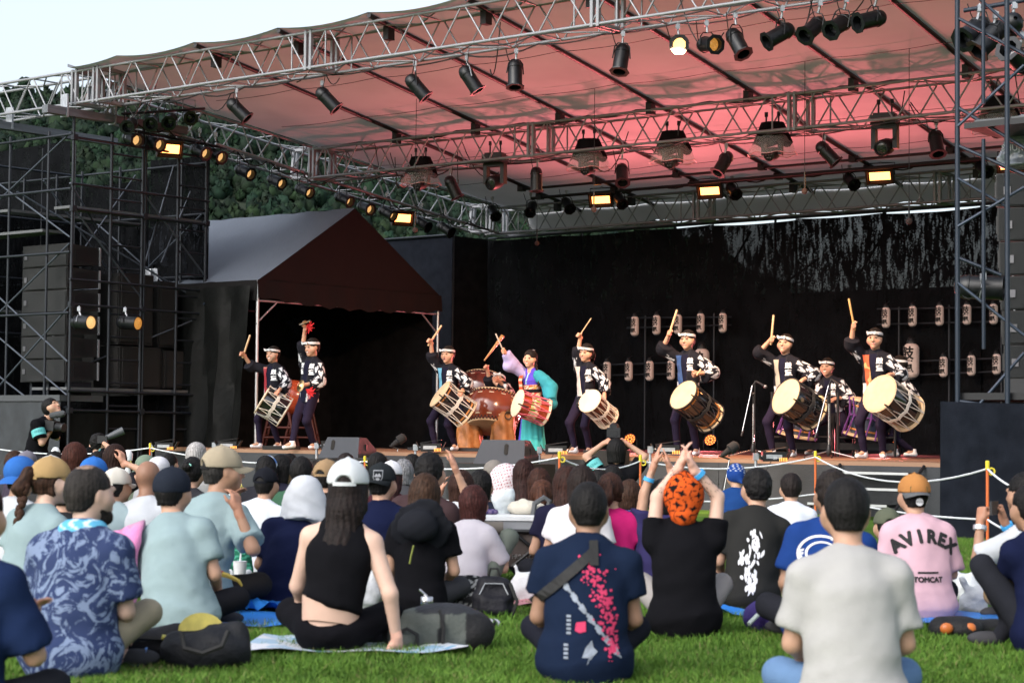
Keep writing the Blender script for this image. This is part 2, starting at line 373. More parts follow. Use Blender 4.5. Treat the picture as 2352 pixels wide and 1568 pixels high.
def canvas():
    m = bpy.data.materials.new('roof_canvas'); m.use_nodes = True; t = m.node_tree; N = t.nodes; L = t.links; N.clear()
    o = N.new('ShaderNodeOutputMaterial'); d = N.new('ShaderNodeBsdfDiffuse'); tr = N.new('ShaderNodeBsdfTranslucent'); mx = N.new('ShaderNodeMixShader'); mx.inputs[0].default_value = .06
    tc = N.new('ShaderNodeTexCoord'); no = N.new('ShaderNodeTexNoise'); no.inputs['Scale'].default_value = .8; no.inputs['Detail'].default_value = 6; L.new(tc.outputs['Object'], no.inputs['Vector'])
    cr = N.new('ShaderNodeValToRGB'); cr.color_ramp.elements[0].position = .3; cr.color_ramp.elements[0].color = (.44, .44, .46, 1); cr.color_ramp.elements[1].position = .6; cr.color_ramp.elements[1].color = (.51, .51, .53, 1)
    L.new(no.outputs['Fac'], cr.inputs[0]); L.new(cr.outputs[0], d.inputs['Color']); L.new(cr.outputs[0], tr.inputs['Color'])
    L.new(d.outputs[0], mx.inputs[1]); L.new(tr.outputs[0], mx.inputs[2]); L.new(mx.outputs[0], o.inputs['Surface'])
    return m
CANV = canvas()
def rz(u0, v_):
    k = (u0 - RAF[0]) / 1.85; fr = k - math.floor(k); sg = 4 * fr * (1 - fr)
    edge = max(0, (-v_ - 1.5) / .3)
    return ZR(v_) + .042 - sg * (.04 + .03 * min(1, edge) * (v_ < -1.5))
us = np.linspace(-3.96, 16.4, 89); SU = lambda u0, v_: min(15.02, SK_(u0, v_)); vv = np.concatenate([[-1.86, -1.82, -1.76, -1.7, -1.5], np.linspace(-1, 10.2, 28)])
MB().sheet([[uv(SU(u0, v_), v_, rz(u0, v_)) for u0 in us] for v_ in vv]).build('roof_sheet', CANV, roof, smooth=True)
# hanging rear flap of the canvas
MB().sheet([[uv(SU(u0, 10.2), 10.22 + .12 * t, rz(u0, 10.2) - t * (.36 + .03 * math.sin(u0 * 2.2))) for u0 in us] for t in (0, .25, .5, .75, 1)]).build('roof_flap', CANV, roof, smooth=True)
for u0 in np.arange(-3.5, 14.5, .62): rod('lacing', uv(u0, 10.34, rz(u0, 10.2) - .39), uv(u0 + .12, 9.9, ZB(9.5) + .1), .006, CABLE, roof, 5)
for k, v_ in enumerate((.6, 2.4, 5.4, 7.2)):
    q = MB()
    for u0 in RAF[:-1]: q.tube(sag(uv(SK_(u0, v_), v_, ZR(v_) - .05), uv(SK_(u0, v_) + 1.85, v_, ZR(v_) - .05), .03, 4), .005, 4)
    q.build('tie_wire', CABLE, roof)
# cables taped along the trusses
def cable(name, pts, r=.011, parent=roof, n=5): return MB().tube(pts, r, n).build(name, CABLE, parent, smooth=True)
for (v_, zz, lo, hi, sd_) in ((-1.72, ZB(-1.7) - .02, -3, 14, 1), (-1.2, ZB(-1.7) - .02, -3, 14, 2), (3.6, ZB(3.9) - .08, -4, 14.6, 3), (3.62, ZB(3.9) + TH - .03, -4, 14.6, 4), (4.1, ZB(3.9) - .08, -4, 14.6, 5)):
    rr = random.Random(sd_); pts = []
    u0 = lo
    while u0 < hi:
        u1 = u0 + rr.uniform(.7, 1.6); pts += sag(uv(u0, v_, zz), uv(u1, v_, zz), rr.uniform(.01, .09), 5)[:-1]; u0 = u1
    cable('cable', pts, .012 if sd_ != 4 else .02)
for k in range(26):
    rr = random.Random(100 + k); v_ = (-1.3, 3.8, 3.8)[k % 3]; u0 = rr.uniform(-1, 14); z0 = (ZB(v_) + TH * rr.uniform(.2, 1)); z1 = ZB(v_) - rr.uniform(0, .35)
    p = uv(u0, v_, z0); q_ = uv(u0 + rr.uniform(-.8, .8), v_ + rr.uniform(-.1, .2), z1); cable('cable', sag(p, q_, rr.uniform(.1, .4), 8), .009)
rr = random.Random(5); pts = []
for k in range(12): pts += sag(uv(14.9, -.6 + k * .8, ZB(-.6 + k * .8) + .02), uv(14.9, .2 + k * .8, ZB(.2 + k * .8) + .02), rr.uniform(.03, .2), 5)[:-1]
cable('cable', pts, .014)
# ================================================================ SIDE TENT
TU, TV1, TV2, TE, TA = 13.6, 1.15, 5.87, 3.57, 5.02
tent = thing('gable_tent', 'black gable tent with open end standing at stage left', 'tent', uv(TU + 2.5, 3.5))
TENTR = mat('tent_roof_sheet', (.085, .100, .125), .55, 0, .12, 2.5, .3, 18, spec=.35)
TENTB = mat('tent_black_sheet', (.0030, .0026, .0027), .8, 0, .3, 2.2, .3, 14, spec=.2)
vm = (TV1 + TV2) / 2
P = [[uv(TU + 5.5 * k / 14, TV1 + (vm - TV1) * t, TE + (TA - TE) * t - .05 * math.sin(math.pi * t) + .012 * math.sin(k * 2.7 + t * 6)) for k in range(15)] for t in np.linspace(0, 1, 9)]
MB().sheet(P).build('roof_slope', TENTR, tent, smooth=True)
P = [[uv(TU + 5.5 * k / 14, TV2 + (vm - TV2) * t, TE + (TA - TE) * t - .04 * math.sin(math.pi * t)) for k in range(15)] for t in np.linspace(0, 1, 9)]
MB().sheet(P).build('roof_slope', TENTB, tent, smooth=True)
q = MB(); n = 16
gp = [[uv(TU - .004, TV1 + (TV2 - TV1) * k / n, (TE - .02) + 0) for k in range(n + 1)], [uv(TU - .004, TV1 + (TV2 - TV1) * k / n, TE + (TA - TE) * (1 - abs(2 * k / n - 1)) - .01) for k in range(n + 1)]]
q.sheet(gp).build('gable_cloth', TENTB, tent)
P = [[uv(TU - .02 - .03 * t + .015 * math.sin(k * 1.3), TV1 - .03 + (TV2 - TV1 + .06) * k / 30, TE - t * (.30 + .10 * math.sin(math.pi * k / 30) + .03 * math.sin(k * 1.9))) for k in range(31)] for t in (0, .5, 1)]
MB().sheet(P).build('valance', TENTB, tent, smooth=True)
P = [[uv(TU + 5.5 * k / 20, TV1 - .02 - .03 * t, TE - t * .35) for k in range(21)] for t in (0, .5, 1)]
MB().sheet(P).build('valance', TENTB, tent, smooth=True)
WRAP = mat('wrinkled_black_sheet', (.0065, .007, .0068), .5, 0, .25, 3, .5, 8, spec=.08)
q = MB(); rows = []
for t in np.linspace(0, 1, 20):
    row = []
    for k in range(41):
        s_ = k / 40 * 5.4; pin = math.exp(-((s_ - .1) / .9) ** 2)
        d = .12 * math.sin(s_ * 9 + 1.6 * math.sin(t * 2.2)) + .06 * math.sin(s_ * 19 + t * 4) + .025 * math.sin(t * 17 + s_ * 6)
        row.append(uv(TU + .06 + s_, TV1 - .12 - d * (.3 + .7 * t) - .2 * t * t, TE - .1 - t * (TE - .1 - .1)))
    rows.append(row)
q.sheet(rows).build('side_wall', WRAP, tent, smooth=True)
cloth_panel('side_wall', uv(TU + .2, TV2), uv(TU + 5.5, TV2), 0, TE, BLKC, tent, .04, 18, 0, 3)
# the black inner flap leaving a pale blue triangle of sheet
tri_ = [((q - O).dot(LV), q.z) for q in (onu(655, 738, TU + 2.9), onu(714, 722, TU + 2.9), onu(714, 800, TU + 2.9))]
def in_tri(x, y):
    sg = [(tri_[(i + 1) % 3][0] - tri_[i][0]) * (y - tri_[i][1]) - (tri_[(i + 1) % 3][1] - tri_[i][1]) * (x - tri_[i][0]) for i in range(3)]; return all(k > 0 for k in sg) or all(k < 0 for k in sg)
vs_ = np.linspace(TV1 + .1, TV2, 90); zs_ = np.linspace(.3, TE + .4, 70); q = MB(); q.sheet([[uv(TU + 2.9 + .05 * math.sin(v_ * 6 + z_), v_, z_) for v_ in vs_] for z_ in zs_])
q.f = [f for k, f in enumerate(q.f) if not in_tri((vs_[k % 89] + vs_[k % 89 + 1]) / 2, (zs_[k // 89] + zs_[k // 89 + 1]) / 2)]
q.build('back_wall', BLKC, tent, smooth=True)
tag(MB().sheet([[uv(TU + 5.9, TV1 + .2 + .6 * k, .4 + .95 * j) for k in range(8)] for j in range(4)]).build('tarpaulin', mat('pale_tarp', (.45, .55, .70), .6, 0, .1), None), 'pale blue tarpaulin behind the tent, glimpsed through a gap in its dark lining', 'tarpaulin')
for (u0, v_) in ((TU + .03, TV1 + .03), (TU + .03, TV2 - .03), (TU + 2.7, TV1 + .1), (TU + 5.4, TV1), (TU + 1.7, 2.2)):
    rod('post', uv(u0, v_, 0 if u0 > TU + .1 else STZ), uv(u0, v_, TE), .028, PALE, tent)
rod('eave_bar', uv(TU + .03, TV1, TE - .35), uv(TU + .03, TV2, TE - .35), .02, STEEL, tent); rod('eave_bar', uv(TU, vm - 1, TE - .02), uv(TU + 3, vm - 1, TE + .2), .02, STEEL, tent)
rod('strut', uv(TU + .03, TV1, TE - .75), uv(TU + .03, TV1 + .5, TE - .35), .015, STEEL, tent); rod('strut', uv(TU + .03, TV2, TE - .75), uv(TU + .03, TV2 - .5, TE - .35), .015, STEEL, tent)
# ================================================================ SCAFFOLD TOWERS
ORD = ['first', 'second', 'third', 'fourth', 'fifth', 'sixth', 'seventh', 'eighth', 'ninth', 'tenth', 'eleventh', 'twelfth', 'thirteenth', 'fourteenth']
tl = thing('scaffold_tower', 'dark scaffold tower left of the stage, in front of the tent', 'scaffold tower', uv(16.7, -.2))
lev = (6.02, 5.80, 5.03, 4.62, 3.45, 3.04, 1.62, 1.30)
VA, VB, UA, UB = -1.72, 1.2, 15.0, 18.45
vp = [VA, -.92, -.24, .55, VB]
for v_ in vp: rod('post', uv(UA, v_, 0), uv(UA, v_, 6.15 if v_ in (VA, -.24) else 5.95), .026, SCAF, tl)
rod('post', uv(UA, -.18, 0), uv(UA, -.18, 6.0), .024, SCAF, tl)
for u_ in (15.65, 16.7, 17.35, UB, 19.2, 20.2): 
    rod('post', uv(u_, VA, 0), uv(u_, VA, 5.95), .024, SCAF, tl); rod('post', uv(u_, VB, 0), uv(u_, VB, 5.8), .024, SCAF, tl)
for z_ in lev[1:]:
    rod('rail', uv(UA - .03, VA - .05, z_), uv(UA - .03, VB + .05, z_ - .02), .022, SCAF, tl)
for z_ in (5.85, 4.95, 3.9, 2.9, 1.35): rod('rail', uv(UA, VA - .03, z_), uv(21, VA - .03, z_), .022, SCAF, tl)
for z_ in (5.7, 4.8, 3.7, 2.7): rod('rail', uv(UA, VB + .03, z_), uv(21, VB + .03, z_ + .05), .022, SCAF, tl); rod('rail', uv(UB, VA, z_), uv(UB, VB, z_), .022, SCAF, tl)
for (a, b) in ((-.92, -.24), (.55, VB)):
    for k in range(14):
        z_ = 1.0 + k * .385
        if z_ < 5.8: rod('rung', uv(UA + .01, a, z_), uv(UA + .01, b, z_), .017, SCAF, tl)
STRUT = mat('grey_brace_tube', (.055, .066, .085), .45, .4, .3, 12)
X = [((15.05, VA, 2.1), (18.4, VA, 4.1)), ((15.05, VA, 4.05), (18.4, VA, 2.1)), ((15.05, VA, 4.15), (18.4, VA, 5.9)), ((15.05, VA, 5.9), (18.4, VA, 4.15)), ((15.05, VA, 1.55), (17.6, VA, 2.9)),
     ((15.05, VA, 1.0), (18.4, VA, 2.6)), ((15.05, VA, 3.0), (17.6, VA, 1.2)), ((UA, VA, 4.65), (UA, -.2, 3.2)), ((UA, -.2, 5.0), (UA, VB, 3.7)), ((15.1, VB, 4.8), (18, VB, 3)), ((15.1, VB, 3), (18, VB, 4.8)), ((16.2, .6, 5.5), (16.2, -1.4, 3.0)), ((16.2, -1.4, 5.2), (16.2, .7, 3.1)),
     ((15.1, VA + .02, 5.05), (16.6, VB, 3.2)), ((16.5, VA, 5.0), (15.2, VB, 3.3)), ((15.1, 1.0, 2.9), (15.9, -1.2, 1.9)), ((18.4, VA, 3.2), (20.5, VA, 5.5)), ((18.4, VA, 5.5), (20.5, VA, 3.2)), ((15.3, .7, 5.6), (15.3, 0, 3.6)), ((15.35, .5, 3.9), (15.3, 1.1, 5.2))]
for a, b in X: rod('brace', uv(*a), uv(*b), .016, STRUT, tl)
PLK = mat('worn_scaffold_plank', (.10, .105, .11), .7, .2, .3, 10, .1, 40)
for (u_, z_, l_) in ((15.3, 4.66, 2.9), (16.9, 4.7, 2.9), (15.3, 1.66, 2.9), (15.8, 1.66, 2.9), (17.2, 3.0, 2.9)): brick_('plank', uv(u_, -.25, z_), (.42, l_, .045), PLK, tl, MUV)
brick_('plank', uv(17.2, VA + .2, 4.3), (2.9, .45, .045), PLK, tl, MUV)
for v_ in (VA, -.21, VB):
    for z_ in lev[1::2]: brick_('coupler', uv(UA - .02, v_, z_), (.08, .09, .09), SCAF, tl, MUV)
# box beams that carry the front truss
for (u_, v0, v1, z_) in ((15.02, -2.3, .7, 6.20), (16.9, -2.3, .7, 6.16)): brick_('box_beam', uv(u_, (v0 + v1) / 2, z_), (.15, v1 - v0, .13), BEAM, tl, MUV)
for (u_, v_) in ((15.02, -1.9), (15.02, -.9), (16.9, -1.6)): brick_('strap', uv(u_, v_, 6.3), (.17, .035, .38), STEEL, tl, MUV)
MESHC = curtain_mat('black_mesh_cladding', .10)
def mesh_panel(a, b, z0, z1, s_): return cloth_panel('mesh_panel', a, b, z0, z1, MESHC, tl, .015, 12, .03, s_)
mesh_panel(uv(16.62, 1.3), uv(15.03, 1.3), 1.2, 5.88, 1); mesh_panel(uv(19.0, 1.32), uv(16.66, 1.32), 1.2, 5.55, 2); mesh_panel(uv(25.0, 1.35), uv(19.0, 1.35), .5, 6.45, 3)
mesh_panel(uv(18.6, 3.4), uv(18.6, -1.6), .3, 4.9, 4); mesh_panel(uv(18.5, VA + .1), uv(15.1, .9), 0, 1.6, 5)
q = MB(); q.sheet([[uv(18.3 - 3.25 * k / 20, VA - .13 - .02 * math.sin(k * 1.7) * (1 - t), 1.44 * t) for k in range(21)] for t in (0, .3, .6, 1)]); q.build('base_skirt', mat('charcoal_base_cloth', (.032, .036, .041), .9, 0, .3, 4, .4, 90), tl, smooth=True)
brick_('base_shelf', uv(16.7, VA + .3, 1.5), (3.3, .9, .1), mat('shelf_grey', (.06, .064, .07), .6, .2), tl, MUV)
MB().sheet([[uv(15.05 - .0, VA + 3 * k / 12, 1.25 * t + .01) + LU * (.05 * math.sin(k * 1.4 + t)) for k in range(13)] for t in (0, .5, 1)]).build('base_cover', WRAP, tl, smooth=True)
tr_ = thing('scaffold_tower', 'blue-black scaffold tower at the right edge, beside the hanging speakers', 'scaffold tower', uv(-3.3, -3.2))
RU, RV = -2.1, -4.1
def ru(px): return (2.83 - (px - 1176) / FPX * 21.33) / (.7735 + .6339 * (px - 1176) / FPX)
u1, u2, u3 = ru(2200), ru(2259), ru(2315)
for u_, r_ in ((u1, .026), (u3, .026), (-3.4, .026), (-4.4, .026)):
    rod('post', uv(u_, RV, 0), uv(u_, RV, 6.6), r_, SCAFR, tr_); rod('post', uv(u_, RV + 2.6, 0), uv(u_, RV + 2.6, 6.6), r_, SCAFR, tr_)
rod('post', uv(u2, RV + .01, 4.35), uv(u2, RV + .01, 6.6), .02, SCAFR, tr_); rod('post', uv(u2, RV + .01, 1.9), uv(u2, RV + .01, 4.0), .02, SCAFR, tr_)
def tz(py, D=20.1): return CAMZ + (995 - py) / FPX * D
for (pa, pb) in (((2196, 245), (2360, 345)), ((2196, 333), (2360, 405)), ((2196, 590), (2300, 632)), ((2196, 920), (2300, 935)), ((2196, 40), (2360, 130))):
    a = onv(pa[0], pa[1], RV); b = onv(pb[0], pb[1], RV + .15); rod('rail', a, b, .019, SCAFR, tr_)
for (pa, pb) in (((2200, 290), (2352, 150)), ((2200, 650), (2352, 770)), ((2200, 985), (2352, 810)), ((2200, 520), (2352, 430)), ((2230, -20), (2352, 90)), ((2200, 410), (2320, 480))):
    a = onv(pa[0], pa[1], RV - .02); b = onv(pb[0], pb[1], RV + .2); rod('brace', a, b, .016, mat('blue_grey_brace', (.032, .046, .070), .45, .3, .3, 12), tr_)
brick_('plank', uv(-3.3, RV + .4, tz(292)), (2.2, .8, .06), BLKM, tr_, MUV); brick_('plank', uv(-3.3, RV + .2, tz(285)), (2.0, .35, .04), PLK, tr_, MUV)
cloth_panel('base_skirt', uv(-4.6, RV - .08), uv(-1.98, RV - .08), 0, 1.38, GRYC, tr_, .02, 18, .03, 9)
cloth_panel('base_skirt', uv(-1.98, RV - .08), uv(-1.98, RV + 3.9), 0, 1.38, GRYC, tr_, .02, 18, .03, 10)
brick_('base_shelf', uv(-3.25, RV + 1.2, 1.43), (2.3, 2.3, .07), BLKM, tr_, MUV); brick_('base_box', uv(-3.1, RV + 1.6, 1.55), (1.9, 1.2, .16), BLKP, tr_, MUV)
# ================================================================ SPEAKERS
CAB = mat('black_speaker_paint', (.006, .006, .0065), .6, 0, .2, 18, .15, 200)
GRIL = mat('speaker_grille', (.0075, .0085, .009), .8, 0, .15, 300, .3, 700)
BADGE = mat('grey_badge', (.10, .10, .11), .4, .3)
def line_array(label, u0, v0, ztop, n, h, toe=0.0, shift=(0, 0)):
    t = thing('line_array', label, 'speaker array', uv(u0, v0, ztop)); M0 = MUV @ Matrix.Rotation(toe, 3, 'Z')
    for k in range(n):
        z1 = ztop - k * h; c = uv(u0 + shift[0] * k, v0 + shift[1] * k, z1 - h / 2); hw, dp, hh = .605, .71, h * .487
        q = MB(); P = []
        for x in (-hw, hw):
            for (y, z) in ((0, -hh), (0, hh), (dp, hh * .72), (dp, -hh * .72)): P.append(M0 @ Vector((x, y, z)))
        q.add([c + p for p in P], [(0, 1, 2, 3), (7, 6, 5, 4), (0, 4, 5, 1), (1, 5, 6, 2), (2, 6, 7, 3), (3, 7, 4, 0)])
        cb = q.build('cabinet', CAB, t)
        q = MB(); rows = []
        for i in range(9):
            x = -hw * .97 + hw * 1.94 * i / 8; rows.append([c + M0 @ Vector((x, -.012 - .03 * (1 - (x / hw) ** 2), z)) for z in (-hh * .92, 0, hh * .92)])
        q.sheet(rows).build('grille', GRIL, cb, smooth=True)
        brick_('badge', c + M0 @ Vector((hw * .78, -.035, -hh * .05)), (.075, .012, .085), BADGE, cb, M0)
        for s_ in (-1, 1):
            brick_('handle_recess', c + M0 @ Vector((s_ * (hw + .001), dp * .5, 0)), (.008, dp * .55, h * .55), BLKM, cb, M0)
            brick_('rigging_plate', c + M0 @ Vector((s_ * (hw + .006), .03, 0)), (.02, .03, h * .5), BLKM, cb, M0)
            brick_('rigging_plate', c + M0 @ Vector((s_ * (hw + .006), dp * .95, 0)), (.02, .03, h * .8), STEEL, cb, M0)
    return t
la = line_array('tall stack of six black line speakers inside the left scaffold tower', 16.05, -1.45, 4.10, 6, .388, 0, (0, 0))
ra = line_array('tall stack of six black line speakers hanging at the right edge', -2.33, -2.3, 3.88, 6, .372, R(-12), (-.012, .012))
for u_ in (15.6, 16.5): rod('hanger', uv(u_, -1.2, 4.08), uv(u_, -1.2, 5.8), .01, SCAF, la)
for s_ in (15.55, 16.05, 16.5): brick_('stand', uv(s_, -1.1, 1.66), (.06, .5, .24), SCAF, la, MUV)
def boxspk(name, label, c, size, m=None, grp=None, M=MUV):
    t = thing(name, label, 'speaker', c - UP * size[2] / 2, 0, grp)
    q = MB().box(c, size, M); q.build('cabinet', m or CAB, t)
    brick_('grille', c + M @ Vector((0, -size[1] / 2 - .008, 0)), (size[0] * .92, .02, size[2] * .92), mat('brown_black_grille', (.009, .0075, .007), .8, 0, .2, 300, .3, 600), t, M)
    brick_('grille', c + M @ Vector((-size[0] / 2 - .008, 0, 0)), (.02, size[1] * .9, size[2] * .92), mat('brown_black_grille'), t, M)
    return t
boxspk('side_speaker', 'tall dark speaker on end inside the left scaffold, beside the silver sheet', uv(15.62, -.05, 3.05), (.55, .75, 1.22)); boxspk('side_speaker', 'narrow dark speaker behind the tall one inside the left scaffold', uv(15.62, .68, 3.0), (.55, .42, 1.15))
boxspk('subwoofer', 'wide dark bass box under the tall speakers in the left scaffold', uv(15.65, .03, 2.06), (.7, .9, .7)); boxspk('subwoofer', 'second dark bass box with scuffed corner, nearer the tent', uv(15.65, .88, 2.04), (.7, .7, .66))
SILV = mat('silver_tarpaulin', (.30, .32, .35), .38, .35, .2, 3, .5, 12)
t = thing('silver_sheet', 'crumpled silver tarpaulin draped behind the side speakers', 'tarpaulin', uv(16.0, .2, 1.8))
q = MB(); rows = []
for j, tt in enumerate(np.linspace(0, 1, 14)):
    a = onu(332 - 42 * tt - 14 * math.sin(tt * 5), 618 + 235 * tt, 15.98); b = onu(362 - 32 * tt + 4 * math.sin(tt * 7), 616 + 250 * tt, 15.98)
    rows.append([a.lerp(b, k / 8) + LU * (.06 * math.sin(k * 1.5 + tt * 9) + .03 * math.sin(k * 3 + tt * 19)) for k in range(9)])
q.sheet(rows).build('sheet', SILV, t, smooth=True)
rows = []
for tt in np.linspace(0, 1, 10):
    a = onu(433 + 3 * tt, 655 + 95 * tt, 15.6); b = onu(441 + 11 * tt, 660 + 70 * tt, 15.6); rows.append([a.lerp(b, k / 4) + LU * .04 * math.sin(k * 2 + tt * 8) for k in range(5)])
MB().sheet(rows).build('sheet_flap', SILV, t, smooth=True)
# stage monitors
MON = mat('speckled_monitor_paint', (.016, .021, .031), .5, .1, .12, 120, .3, 400)
def wedge(label, px0, px1, pytop, pybot, D, side):
    """floor monitor seen from behind: sloping back with a slot handle"""
    a = at(px0, pybot, D); b = at(px1, pybot, D - .25); e = (b - a); e.z = 0; W_ = e.length; e.normalize(); n = UP.cross(e)
    H_ = (at(px0, pybot, D) - at(px0, pytop, D)).length; c0 = a
    t = thing('stage_monitor', label, 'speaker', (a + b) / 2, 0, 'floor monitors along the stage front')
    prof = [(0, 0), (.10, H_), (.34, H_ * .97), (.62, .12), (.6, 0)]
    q = MB(); k = len(prof); P = [c0 + n * y + UP * z for y, z in prof] + [c0 + e * W_ + n * y + UP * z for y, z in prof]
    P[1] = P[1] + e * .10; P[2] = P[2] + e * .10
    P[6] = P[6] - e * .03; P[7] = P[7] - e * .03
    q.add(P, [(0, 1, 2, 3, 4), (9, 8, 7, 6, 5)] + [(i, i + 5, (i + 1) % 5 + 5, (i + 1) % 5) for i in range(5)]); q.build('cabinet', MON, t)
    s_ = prof[1]; sl = (n * s_[0] + UP * s_[1]).normalized(); nn = e.cross(sl).normalized(); mid = c0 + e * W_ * side + (n * .1 + UP * H_) * .62 - n * .004
    M = Matrix((e, sl, nn)).transposed(); q = MB(); pr = [(.028 * math.cos(x), .05 * (1 if math.sin(x) > 0 else -1) + .028 * math.sin(x)) for x in np.linspace(.01, 6.27, 17)[:-1]]
    q.add([mid + M @ Vector((x, y, z)) for z in (-.006, .006) for x, y in pr], [tuple(range(16)), tuple(range(31, 15, -1))] + [(i, (i + 1) % 16, (i + 1) % 16 + 16, i + 16) for i in range(16)]); q.build('slot_handle', mat('slot_black', (.004, .004, .004), .9), t)
    brick_('side_handle', c0 + e * (W_ - .004) + n * .28 + UP * H_ * .5, (.02, .03, .10), BLKM, t, Matrix((e, n, UP)).transposed())
wedge('blue-grey floor monitor at the stage edge, left of the small black mic', 731, 822, 1003, 1050, 29.7, .32)
wedge('blue-grey floor monitor in front of the drummer woman in purple and teal', 1086, 1204, 1009, 1066, 27.6, .62)
riser = thing('monitor_riser', 'low black platform under the floor monitors in front of the stage', 'platform', uv(9, -.8))
for (px, D) in ((778, 29.7), (1150, 27.5)):
    p = at(px, 1058, D); brick_('riser_box', Vector((p.x, p.y + .25, .3)), (1.3, .8, .56), BLKP, riser, MUV)
for (px, py, D, lab) in ((646, 1042, 32.2, 'small black grille-fronted fill speaker at the left performers’ feet'), (1392, 1055, 27.6, 'small black grille-fronted fill speaker beside the kneeling photographer')):
    lab = lab.replace('’', ''); p = at(px, py, D); boxspk('fill_speaker', lab, Vector((p.x, p.y, p.z)), (.55, .32, .26))
# ================================================================ STAGE LAMPS
def pdir(dx, dy, D, L, sg):
    x = dx / FPX * D; z = -dy / FPX * D; r2 = L * L - x * x - z * z; y = -sg * math.sqrt(max(.0004, r2)); d = CR * x + CU * z + F_ * -0 + Vector((0, 1, 0)) * y
    return d.normalized()
def lathe_mesh(name, prof, n, m, cap=True):
    q = MB().lathe(prof, n, None, cap); me = mesh(name, q.v, q.f); me.materials.append(m)
    try: me.set_sharp_from_angle(angle=R(40))
    except Exception: pass
    return me
ME_CAN = lathe_mesh('can', [(.02, -.215), (.055, -.205), (.085, -.175), (.10, -.13), (.103, -.10), (.108, -.10), (.108, -.085), (.1, -.08), (.1, .17), (.107, .17), (.107, .19), (.095, .19), (.092, .12)], 18, CAN, False)
ME_RING = None
def ring_mesh():
    q = MB(); n = 24; P = []
    for k in range(8):
        a = math.pi / 8 + k * math.pi / 4; r_ = .135 if k % 2 == 0 else .135; P.append((r_ * math.cos(a), r_ * math.sin(a)))
    inn = [(.088 * math.cos(math.pi / 8 + k * math.pi / 4), .088 * math.sin(math.pi / 8 + k * math.pi / 4)) for k in range(8)]
    v = [(x, y, z) for z in (0, .012) for x, y in P + inn]
    f = []
    for k in range(8):
        j = (k + 1) % 8; f += [(k, j, 8 + j, 8 + k), (16 + k, 24 + k, 24 + j, 16 + j), (k, 16 + k, 16 + j, j), (8 + k, 8 + j, 24 + j, 24 + k)]
    q.add(v, f); me = mesh('colour_frame', q.v, q.f, smooth=False); me.materials.append(CAN); return me
ME_RING = ring_mesh()
ME_LENS = {}
def lens_mesh(m):
    if m.name not in ME_LENS: ME_LENS[m.name] = lathe_mesh('lens', [(.001, .028), (.045, .022), (.09, 0)], 18, m, False)
    return ME_LENS[m.name]
PARS = []
def par(label, p, d, hang, lens=LENSOFF, sc=1.0, frame_=True, grp='par can lamps', deep=.10):
    t = thing('par_lamp', label, 'stage lamp', p, 0, grp); M = frame(p, d) @ Matrix.Diagonal((sc, sc, sc, 1))
    link('can', ME_CAN, None, t, False, M)
    if frame_: link('colour_frame', ME_RING, None, t, False, M @ Matrix.Translation((0, 0, .195)))
    link('lens', lens_mesh(lens), None, t, False, M @ Matrix.Translation((0, 0, deep)))
    h = Vector(hang); up = (h - p); side = d.cross(up)
    side = side.normalized() if side.length > .02 else Vector((1, 0, 0)); top = h - up.normalized() * .10
    a = p + side * .118 * sc; b = p - side * .118 * sc; a1 = top + side * .10 - up.normalized() * .05; b1 = top - side * .10 - up.normalized() * .05
    yk = MB().tube([a, a1, top + side * .06, top - side * .06, b1, b], .009, 5).build('yoke', STEEL if sc > .99 and sum(map(ord, label)) % 3 == 0 else BLKM, t)
    q = MB(); q.tube([top, h], .016, 6); q.box(h + UP * .02, (.05, .07, .07)); q.tube([h + UP * .02 + side * .03, h + UP * .07, h + UP * .02 - side * .03], .01, 5); q.build('clamp', STEEL, t)
    tail = p - d * .2 * sc; q = MB().tube([tail] + sag(tail, h + side * .15 + UP * .05, .12, 6)[1:], .007, 5).build('cable', CABLE, t, smooth=True)
    PARS.append((t, p, d)); return t
front = [((547, 252), (572, 277), 1, (543, 212), LENSOFF, 'pointing down to the right, leftmost under the front truss'), ((752, 228), (778, 256), 1, (740, 195), LENSOFF, 'pointing down to the right, second from the left under the front truss'),
 ((958, 200), (984, 231), 1, (953, 150), LENSOFF, 'pointing down right under the front truss, left of a steeper pair'), ((1080, 182), (1101, 215), 1, (1072, 138), LENSOFF, 'tilted slightly right under the front truss, middle of three'),
 ((1183, 170), (1183, 207), 1, (1186, 122), LENSOFF, 'hanging straight down under the front truss'), ((1427, 135), (1421, 172), 1, (1431, 82), LENSOFF, 'hanging nearly straight down, left of the burning lamp'),
 ((1562, 104), (1556, 110), 1, (1557, 66), LENSHOT, 'burning bright and facing the audience under the front truss'), ((1627, 103), (1642, 110), 1, (1623, 58), LENSAMB, 'glowing amber inside, right of the burning lamp'),
 ((1693, 98), (1707, 132), 1, (1689, 40), LENSOFF, 'tilted down to the right with an octagonal rim'), ((1790, 80), (1755, 101), 1, (1797, 25), LENSOFF, 'aimed low left, leftmost of a close group of four'),
 ((1868, 66), (1842, 90), 1, (1884, 12), LENSOFF, 'aimed low to the left, second of a close group of four'), ((1928, 58), (1901, 78), 1, (1944, 4), LENSOFF, 'aimed low to the left, third of a close group of four'), ((2000, 46), (1962, 58), 1, (2014, -4), LENSOFF, 'pale-rimmed and aimed left, last of a close group of four')]
for c, e, sg, h, ln, txt in front:
    p = onv(*c, -1.3); D = p.y; H_ = onv(*h, -1.3); z_ = max(H_.z, ZB(-1.7) - .02) if h[1] < 60 else H_.z
    par('black par can ' + txt, p, pdir(e[0] - c[0], e[1] - c[1], D, .23, sg), H_, ln, 1.0, True, 'par cans under the front truss', .02 if ln is LENSHOT else .10)
